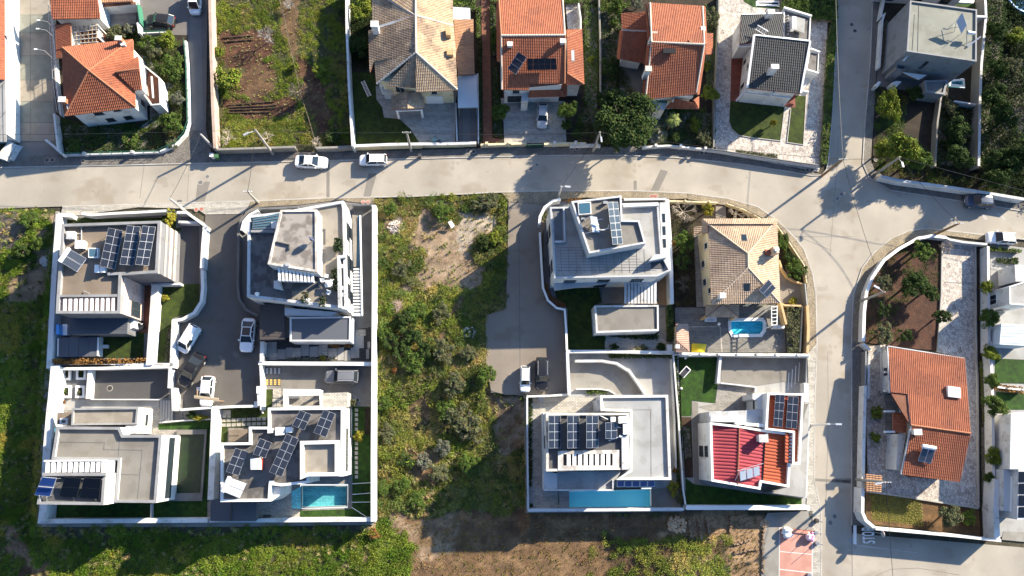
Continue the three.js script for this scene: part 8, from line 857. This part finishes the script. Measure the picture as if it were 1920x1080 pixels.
function heap(name,label,cat,c0,rx,n,size,cols){const c=P(c0[0],c0[1],0),e=P(c0[0]+rx,c0[1],0),r=e.x-c.x,t=thing(name,label,cat),ms=cols.map(k=>std(...k,{map:tStain}));for(let i=0;i<n;i++){const a=R()*6.283,d=Math.sqrt(R())*r,s=size*rr(0.5,1.4),g=new THREE.IcosahedronGeometry(s,0);const p=g.attributes.position;for(let k=0;k<p.count;k++){const h=0.7+0.5*hash((p.getX(k)*99)|0,(p.getZ(k)*99+i)|0,(p.getY(k)*77)|0);p.setXYZ(k,p.getX(k)*h*1.2,p.getY(k)*h*0.7,p.getZ(k)*h);}g.computeVertexNormals();const b=part(t,'stone',g,ms[i%ms.length]);b.position.set(c.x+Math.cos(a)*d,Math.max(0,0.5*(1-d/r)*r*0.45)+s*0.3-drop(c.x,c.z),c.z+Math.sin(a)*d*0.85);b.rotation.set(R()*3,R()*6,R()*3);}}
heap('rubble_heap','pale heap of brick rubble in the north-west of the weedy plot','rubble',M3(160,235)[0],15,150,0.13,[[0.55,0.5,0.46],[0.48,0.34,0.28],[0.6,0.58,0.55]]);heap('stone_heap','scattered pale stones beside the driveway edge','stones',M3(585,840)[0],13,40,0.14,[[0.45,0.43,0.4],[0.35,0.33,0.3]]);heap('earth_heap','heap of tan clods below the terraced villa wall','earth heap',B8(265,165)[0],17,170,0.2,[[0.5,0.34,0.21],[0.42,0.27,0.16],[0.55,0.4,0.26]]);heap('earth_heap','smaller clods at the court edge','earth heap',B8(895,160)[0],8,60,0.16,[[0.45,0.3,0.19],[0.5,0.35,0.22]]);heap('stone_heap','pale boulder pieces in the verge weeds of the western field','stones',[82,488],10,30,0.3,[[0.5,0.48,0.46],[0.42,0.41,0.4]]);
{const t=thing('twig_heap','heap of pinkish dry twigs in the middle of the weedy plot','twigs'),c=P(...M3(170,690)[0],0.2),g=mb();for(let i=0;i<170;i++){const d=rdir();d.y*=0.35;const a=c.clone().add(V3(rr(-0.5,0.5),rr(0,0.3),rr(-0.5,0.5)));g.tube(a,a.clone().addScaledVector(d,rr(0.4,1.1)),0.022,0.012,4,false);}part(t,'twigs',g,std(0.48,0.35,0.3));part(t,'log',mb().tube(c,c.clone().add(V3(0.8,0.1,0.4)),0.07,0.06,7),bark);}
for(const[l,q,s]of[['wavy crack-edged clod ridge west in the tan earth',[350,150,370,260],0],['second clod ridge in the tan earth',[420,130,445,270],0],['third clod ridge in the tan earth',[480,120,500,290],0],['fourth clod ridge in the tan earth',[655,110,650,230],0],['slanting clod ridge east in the tan earth',[670,310,800,270],0],['low slanting clod ridge in the tan earth',[680,370,850,335],0],['clod ridge along the paved court edge',[885,180,885,530],0]]){const a=P(...B8(q[0],q[1])[0],0),b=P(...B8(q[2],q[3])[0],0),g=mb(),n=26;for(let i=0;i<n;i++){const c=a.clone().lerp(b,i/n).add(V3(rr(-0.12,0.12),0,rr(-0.12,0.12)));g.box(c.x,-0.06,c.z,rr(0.12,0.35),rr(0.16,0.32),rr(0.12,0.3),R()*3);}const m=struct('earth_ridge',g,M.soil);m.material=std(0.45,0.3,0.18,{map:tSoil,roughness:1});}
// ---------- trees and shrubs north of the street ----------
for(const[l,v,x,y,r,h,pal,o]of[
['bushy shrub north of the hipped villa garden',Z1,760,210,20,2,'olive',{}],['grey-green shrub at the driveway bend',Z1,850,190,14,1.8,'grey',{}],['sunny shrub below the black car lane',Z1,975,285,20,2,'mid',{}],['yellow-green shrub in the north-east of the corner garden',Z1,1090,260,22,2.2,'bright',{}],['broad shrub east of the wing of the hipped villa',Z1,1010,330,22,1.8,'olive',{}],['big glossy bush along the curved garden wall',Z1,1130,430,24,2.4,'mid',{sz:1.3}],['lower half of the glossy bush row by the curved wall',Z1,1150,490,17,2,'dark',{}],['small pink-flowered shrub by the balcony',Z1,1105,560,9,1,'grey',{}],['pale shrub beside the balcony path',Z1,1165,650,15,1.7,'grey',{}],['round dense bush at the south-east of the corner garden',Z1,1120,800,25,2.6,'mid',{}],['low shrub under the round bush in the corner garden',Z1,1110,930,15,1.2,'olive',{}],['sunlit shrub in front of the hipped villa',Z1,850,900,20,1.3,'mid',{}],['dim shrub at the west of the corner garden',Z1,490,950,17,1.2,'mid',{}],['dark shrub in the shade of the hipped villa',Z1,620,900,22,1.3,'dark',{}],
['small round bush at the pinkish wall',Z2,105,340,12,1.5,'bright',{}],['large yellow-green bush at the pinkish wall',Z2,170,520,30,2.6,'bright',{}],['leafy low bush at the east of the ploughed field',Z2,760,460,18,1.1,'bright',{}],['young bush beside the leaning fence',Z2,600,430,10,1.2,'bright',{}],['broad-leafed bush at the front wall of the ploughed field',Z2,845,900,19,1.3,'dark',{}],['small bush at the tall white wall',Z2,900,90,9,1.5,'dark',{}],['bright bushy tree at the corner of the brown roofs',Z2,1030,70,26,3,'bright',{}],
['dark shrub in the gap between brown roofs and white wall',Z2,1010,300,24,2.2,'dark',{}],['dark round tree beside the terracotta path',Z3,905,735,21,3.4,'mid',{}],['leafy tree on the east of the silver car forecourt',Z3,1335,720,24,4,'mid',{}],['lower bough shrub of the forecourt tree',Z3,1330,820,12,2,'mid',{}],['shrubs along the terracotta path',Z3,855,250,8,1.4,'mid',{sz:3}],['round tree top at the north of the chimney house garden',Z4,395,45,19,2.6,'mid',{}],['grey-green bush at the head of the chimney house roof',Z4,545,30,14,2.2,'grey',{}],['small bright shrub on the overgrown strip',Z4,240,390,9,1.4,'bright',{}],['dark bush left of the chimney house annex',Z4,370,450,24,2.6,'dark',{}],['second small bush on the overgrown strip',Z4,385,145,11,1.6,'mid',{}],['bright round bush by the chimney house wall',Z4,1015,615,20,3.4,'bright',{}],['small bright bush above the round one',Z4,985,440,12,2,'bright',{}],['yellow-green shrub right of the palm',Z4,920,815,12,2,'bright',{sz:1.6}],['grey-green shrub by the grey side wall',Z4,975,890,17,2.2,'olive',{sz:1.3}],['low dark shrub behind the white front posts',Z4,800,900,16,1.2,'dark',{}],['reedy shrub at the chimney house roof corner',Z4,1030,120,16,1.8,'olive',{sz:1.8}],
['upright sunlit tree at the ramp of the grey villa',Z6,370,700,22,5,'bright',{sz:1.9}],['dark shrub beside the ramp of the grey villa',Z6,540,610,17,2.6,'dark',{}],['west part of the bushy crossing thicket',Z6,330,980,24,3.6,'bright',{}],['olive shrub in the middle of the bushy crossing thicket',Z6,455,985,36,6,'bright',{}],['east part of the bushy crossing thicket',Z6,555,1030,28,4.6,'mid',{}],['reedy clump at the grey dividing wall',Z6,770,700,18,2,'olive',{}],['sunny bush by the round blue pool',Z6,1200,240,20,2.4,'bright',{}],['brownish tree in the far north-east garden',Z6,1150,450,24,4,'olive',{}],['dark tree in the eastern grove',Z6,1050,640,30,5,'dark',{}],['large dark tree at the edge of the eastern grove',Z6,1180,1060,34,5.5,'dark',{}],['second dark tree of the eastern grove',Z6,1070,1050,28,5,'dark',{}],['dark shrub in the walled grove strip',Z6,830,850,28,4,'dark',{}],['another dark shrub in the walled grove strip',Z6,830,1030,30,4.8,'dark',{}],['third dark shrub in the walled grove strip',Z6,780,940,20,2,'dark',{}],['small yellow tree on the sunlit lawn of the stone yard',Z5,450,805,7,2.2,'yellow',{}],
])tree(l,v(x,y)[0],r,h,pal,{kind:h>2.9?'tree':'shrub',...o});
tree('very large dark tree overhanging the north pavement',Z4(480,805)[0],64,7.5,'dark',{crown:'big',sz:1.15,name:'big_tree'});tree('dense dark bough tree west of the very large tree',Z4(380,680)[0],32,6,'dark',{name:'big_tree'});tree('dark lower tree on the pavement side of the very large tree',Z4(420,930)[0],22,4.5,'dark',{name:'big_tree'});palm('fan palm before the chimney house',Z4(775,780)[0],15,3.2);
bareTree('grey leafless tree in the north of the ploughed field',Z2(420,230)[0],22,3,std(0.3,0.28,0.26));bareTree('leafless tree beside the leaning fence',Z2(620,590)[0],22,3.4,twigDark);bareTree('pale dry branches in the south-west of the ploughed field',Z2(160,900)[0],20,1.6);bareTree('dark bare bush west of the very large tree',Z4(230,760)[0],20,2,twigDark);bareTree('bare twiggy bush by the front of the ploughed field',Z2(420,900)[0],14,1.2);bareTree('pale bare twigs near the fence foot of the ploughed field',Z2(740,930)[0],12,1.6);bareTree('dry bare tree in the eastern grove',Z6(1200,770)[0],26,3.6,std(0.2,0.18,0.17));bareTree('bare bush at the upper edge of the ploughed field',Z2(560,30)[0],12,1.8,std(0.3,0.28,0.26));
hedge('dense garden growth in the dim front of the hipped villa',Z1(400,800,900,840,1000,960,700,980,420,990),0.4,'dark',{name:'ground_cover',cat:'plants',dense:0.5});hedge('leafy growth on the overgrown strip between two houses',Z4(190,20,285,40,280,900,195,640,200,300),0.6,'mid',{name:'ground_cover',cat:'plants',dense:0.6});hedge('dark growth under the trees around the chimney house',Z4(300,60,430,60,420,480,320,900,305,600),0.8,'dark',{name:'ground_cover',cat:'plants',dense:0.5});hedge('mixed low growth in the palm garden',Z4(750,720,1040,730,1030,950,755,930),0.4,'dark',{name:'ground_cover',cat:'plants',dense:0.5});hedge('mixed grass east of the chimney house',Z4(985,20,1060,60,1050,560,990,560),0.5,'mid',{name:'ground_cover',cat:'plants',dense:0.5});hedge('dark hedge east of the terracotta path',Z3(832,20,865,20,875,345,840,350),1.1,'dark');hedge('thin hedge west of the terracotta path',Z3(740,30,770,30,768,240,742,240),0.9,'mid');hedge('narrow dark hedge by the metal carport',Z3(756,260,776,260,782,930,760,930),0.6,'dark');hedge('dark planting beside the shaded forecourt edge',Z3(848,430,880,430,915,890,850,890),0.5,'dark',{name:'planting_strip',cat:'planting'});hedge('bushes behind the white gap by the brown roofs',Z3(590,-40,735,-40,735,50,590,40),1.3,'mid');hedge('dark hedge behind the two-tone orange roofs',Z3(830,-60,1440,-60,1440,4,1330,15,830,4),1,'mid');hedge('tall dark hedge beside the eastern garden wall',Z6(1015,-40,1160,-40,1140,300,1100,500,1020,1080,975,1080,1000,600),2.2,'dark',{dense:0.6});hedge('dark shrubs in the ledge of the grey villa',Z6(345,130,395,130,385,430,325,430),0.7,'olive',{dense:0.5,name:'planting_strip',cat:'planting'});hedge('dark undergrowth of the walled grove strip',Z6(700,640,955,690,945,1080,690,1080),0.5,'dark',{name:'ground_cover',cat:'plants',dense:0.35});hedge('dark undergrowth of the eastern grove',Z6(1010,560,1290,300,1290,1150,990,1090),0.6,'dark',{name:'ground_cover',cat:'plants',dense:0.3});hedge('sunlit grass by the round pool',Z6(1135,190,1290,160,1290,330,1130,330),0.25,'bright',{name:'grass_strip',cat:'grass',dense:0.6});hedge('bushes above the black-roofed house',Z6(-60,-40,40,-40,35,100,-40,60),1,'mid',{dense:0.4});
// ---------- wild growth ----------
const fieldL=flat(px(-90,392,104,392,98,600,78,984,700,986,745,1130,-90,1130),0),fieldC=flat(px(704,372,952,362,950,576,912,594,914,690,925,736,988,742,988,962,703,975),0),fieldB=flat(px(706,982,990,962,1430,962,1424,1130,706,1130),0),fieldN=flat(px(402,-40,646,-40,655,272,408,276),0),verge=flat(px(720,968,780,1020,760,1130,640,1130,660,1040,700,985),0);
const mixGreen=(lo,hi,yel,s)=>(x,z)=>{const a=smooth(0.35,0.65,fbm(x*0.5,z*0.5,0,3,s)),b=smooth(0.58,0.7,fbm(x*0.28+9,z*0.28,0,3,s+5));const k=0.6+0.85*fbm(x*0.11+3,z*0.11,0,3,s+9);return mixc(mixc(lo,hi,a),yel,b).map(v=>v*k);};
const thick=(s,lo,hi,f=0.5)=>(x,z)=>(1-bareness(x,z))*(0.25+0.75*smooth(lo,hi,fbm(x*f,z*f,0,3,s)));
const cL=mixGreen([0.08,0.135,0.014],[0.15,0.2,0.026],[0.27,0.24,0.04],400),cC=mixGreen([0.12,0.155,0.026],[0.21,0.225,0.042],[0.32,0.27,0.08],410),cD=mixGreen([0.05,0.08,0.02],[0.1,0.13,0.035],[0.16,0.16,0.06],420),cT=mixGreen([0.36,0.3,0.14],[0.24,0.24,0.08],[0.45,0.36,0.2],430);
growth('wild_grass','dense green weeds of the western field','leafy',fieldL,(x,z)=>0.95*(1-bareness(x,z)),cL,[0.5,1]);growth('field_shrubs','taller leafy clumps in the western field','bushy',fieldL,thick(401,0.5,0.62),cL,[0.35,0.7]);growth('dry_grass','dry blades among the western weeds','blade',fieldL,(x,z)=>0.1,cT);
growth('wild_grass','mixed weeds of the overgrown building plot','leafy',fieldC,(x,z)=>0.75*(1-bareness(x,z)),cC,[0.5,1]);growth('field_shrubs','dark bramble clumps of the overgrown building plot','bushy',fieldC,thick(411,0.45,0.58,0.35),(x,z)=>fbm(x*0.4,z*0.4,0,2,415)>0.46?cD(x,z):cC(x,z),[0.5,1.1]);growth('dry_grass','dry grass blades of the overgrown building plot','blade',fieldC,(x,z)=>0.5-0.4*bareness(x,z),cT,[0.6,1.2]);growth('low_weeds','scattered low weeds on the bare sand','low',fieldC,(x,z)=>0.09*smooth(0.42,0.6,fbm(x*0.8,z*0.8,0,3,417)),cT,[0.4,0.9]);
growth('dry_grass','mown dry grass below the pool villas','blade',fieldB,(x,z)=>0.4,(x,z)=>cT(x,z).map((v,i)=>v*[0.8,0.68,0.6][i]),[0.3,0.65]);growth('wild_grass','green weeds on the brown lower field','leafy',fieldB,thick(421,0.5,0.62,0.4),cC,[0.5,1]);growth('wild_grass','thick green weeds at the bottom edge of the lower field','leafy',flat(px(1110,1015,1370,1003,1372,1130,1100,1130),0),(x,z)=>0.8*smooth(0.4,0.55,fbm(x*0.6,z*0.6,0,3,423)),cC,[0.6,1.1]);growth('wild_grass','rank weeds between lower field and western field','leafy',verge,()=>0.8,cL,[0.6,1.2]);
growth('wild_grass','green cover between the furrows of the ploughed field','leafy',fieldN,(x,z)=>(1-bareness(x,z))*smooth(0.26,0.42,fbm(x*0.5,z*0.5,0,3,431)),mixGreen([0.1,0.14,0.016],[0.17,0.2,0.025],[0.22,0.2,0.05],433),[0.4,0.9]);growth('crop_leaves','dense crop in the south of the ploughed field','leafy',flat(Z2(120,790,590,780,600,950,110,960),0),()=>0.6,cC,[0.5,0.9]);growth('crop_leaves','bright crop rows in the north of the ploughed field','leafy',flat(Z2(110,180,400,60,420,100,130,200),0),()=>0.8,mixGreen([0.104,0.139,0.026],[0.157,0.174,0.035],[0.174,0.174,0.043],435),[0.5,0.8]);growth('dry_grass','dry stems over the ploughed field','blade',fieldN,()=>0.2,cT,[0.3,0.7]);
for(const[l,x,y,r,h,pal,o]of[['large dark bramble mound in the south-west of the weedy plot',250,860,26,2,'dark',{}],['dark shrub mound beside the long white wall',130,900,22,1.7,'dark',{}],['green shrub mound below the twig heap',280,720,24,1.7,'mid',{}],['shrub mound south of the bramble mound',260,1010,28,1.9,'mid',{}],['shrub mound south of the sandy ground',420,740,22,1.5,'olive',{}],['dark bush beside the sandy clearing',670,330,17,1.6,'dark',{}],['bright bush between sandy clearing and driveway',740,300,18,1.4,'bright',{}],['bush at the north of the weedy plot',430,150,24,1.5,'mid',{}],['bushes at the north-east corner of the weedy plot',690,90,22,1.5,'olive',{sx:1.6}],['bush at the north-west corner of the weedy plot',130,130,16,1.4,'mid',{}],['dry bush mound west of the sandy ground',190,470,22,1.4,'olive',{}]])shrub(l,M3(x,y)[0],r,h*0.9,pal,{crown:'loose',...o});
for(const[l,x,y,r,h,pal]of[['rust-leaved bush by the long white wall',135,40,8,1,'red'],['broad grey-green thicket in the middle of the weedy plot',480,280,36,2.4,'olive'],['green thicket beside the grey-green one',390,230,24,2,'mid'],['grey bush at the head of the weedy plot thickets',440,110,28,1.9,'olive'],['grey-green thicket bush south of the earth path',520,350,28,1.8,'olive'],['rounded bush above the mown ground',510,520,26,1.8,'mid'],['brown twiggy bush in the south of the weedy plot',280,500,22,1.4,'grey'],['dark low bush in the shade gap of the weedy plot',190,500,20,1.2,'dark'],['bush at the driveway end of the weedy plot',600,60,22,1.6,'mid'],['green bush on the wall side of the lower weedy plot',70,640,18,1.3,'mid'],['bush at the south rim of the weedy plot',240,700,22,1.2,'mid'],['rust-coloured bush outside the white wall corner',20,870,14,1,'rust']])shrub(l,B3(x,y)[0],r,h*0.9,pal,{crown:'loose'});
for(const[l,x,y,r,h,pal]of[['dark bush mound in the verge weeds of the western field',35,470,18,1.4,'dark'],['green bush in the western field by the road',55,410,22,1.2,'mid'],['second bush west of the boundary wall',70,455,18,1.4,'mid']])shrub(l,[x,y],r,h,pal,{crown:'loose'});
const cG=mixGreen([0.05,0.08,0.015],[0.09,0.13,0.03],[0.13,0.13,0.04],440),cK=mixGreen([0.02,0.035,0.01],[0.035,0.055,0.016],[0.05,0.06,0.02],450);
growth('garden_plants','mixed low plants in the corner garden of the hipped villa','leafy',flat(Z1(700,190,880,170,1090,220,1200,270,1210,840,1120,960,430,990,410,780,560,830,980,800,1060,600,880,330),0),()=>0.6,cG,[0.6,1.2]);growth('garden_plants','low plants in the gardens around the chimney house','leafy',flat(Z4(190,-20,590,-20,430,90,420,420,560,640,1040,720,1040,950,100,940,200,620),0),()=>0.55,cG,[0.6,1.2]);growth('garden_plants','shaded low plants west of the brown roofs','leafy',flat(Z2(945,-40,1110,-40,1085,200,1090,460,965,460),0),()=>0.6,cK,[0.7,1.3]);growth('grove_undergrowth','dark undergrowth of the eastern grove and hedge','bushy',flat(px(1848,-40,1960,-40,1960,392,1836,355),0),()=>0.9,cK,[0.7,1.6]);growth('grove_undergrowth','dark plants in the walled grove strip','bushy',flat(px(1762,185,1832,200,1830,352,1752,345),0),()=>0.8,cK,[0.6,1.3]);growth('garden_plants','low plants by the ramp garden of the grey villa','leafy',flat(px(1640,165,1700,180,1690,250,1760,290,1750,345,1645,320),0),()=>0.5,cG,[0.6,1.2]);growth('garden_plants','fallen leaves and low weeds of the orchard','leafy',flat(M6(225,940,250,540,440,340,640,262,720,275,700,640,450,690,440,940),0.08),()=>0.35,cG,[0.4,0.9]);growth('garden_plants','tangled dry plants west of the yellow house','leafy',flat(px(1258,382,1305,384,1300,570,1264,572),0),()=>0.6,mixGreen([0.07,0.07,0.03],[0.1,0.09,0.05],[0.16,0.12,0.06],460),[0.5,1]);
for(const[l,x,y,r,h]of[['tall dark tree in the north-east corner garden',1880,215,30,6],['broad dark tree behind the grey garden wall',1868,130,22,5],['dark tree crown cut by the right edge',1915,290,30,6.5],['dark tree behind the wall of the eastern street',1870,335,28,6],['dark tree near the top of the eastern grove',1862,60,20,5],['large tree beyond the picture edge in the east',1950,180,34,8]])tree(l,[x,y],r,h,'dark');
for(const[l,v,x,y,r,h,pal]of[['upper lobe of the bramble mass by the long white wall',M3,200,780,24,1.9,'dark'],['left lobe of the bramble mass by the long white wall',M3,90,850,18,1.5,'mid'],['right lobe of the bramble mass by the long white wall',M3,330,930,24,1.8,'dark'],['lower lobe of the bramble mass by the long white wall',M3,190,960,22,1.7,'dark'],['olive bush between bramble mass and driveway',M3,440,960,26,1.6,'olive'],['olive bush south of the scattered stones',M3,580,960,20,1.4,'olive'],['dry olive bush right of the brown twiggy one',B3,350,560,24,1.3,'olive'],['green bush in the lower left of the weedy plot',B3,170,620,20,1.3,'mid'],['brownish bush by the shade edge of the weedy plot',B3,380,430,20,1.3,'grey'],['low olive bush at the left of the weedy plot',B3,90,350,20,1.2,'olive'],['low olive bush near the wall foot of the weedy plot',B3,80,200,18,1.2,'mid']])shrub(l,v(x,y)[0],r,h,pal,{crown:'loose'});
settle();
camera.far=6000;camera.updateProjectionMatrix();
renderer.render(scene,camera);
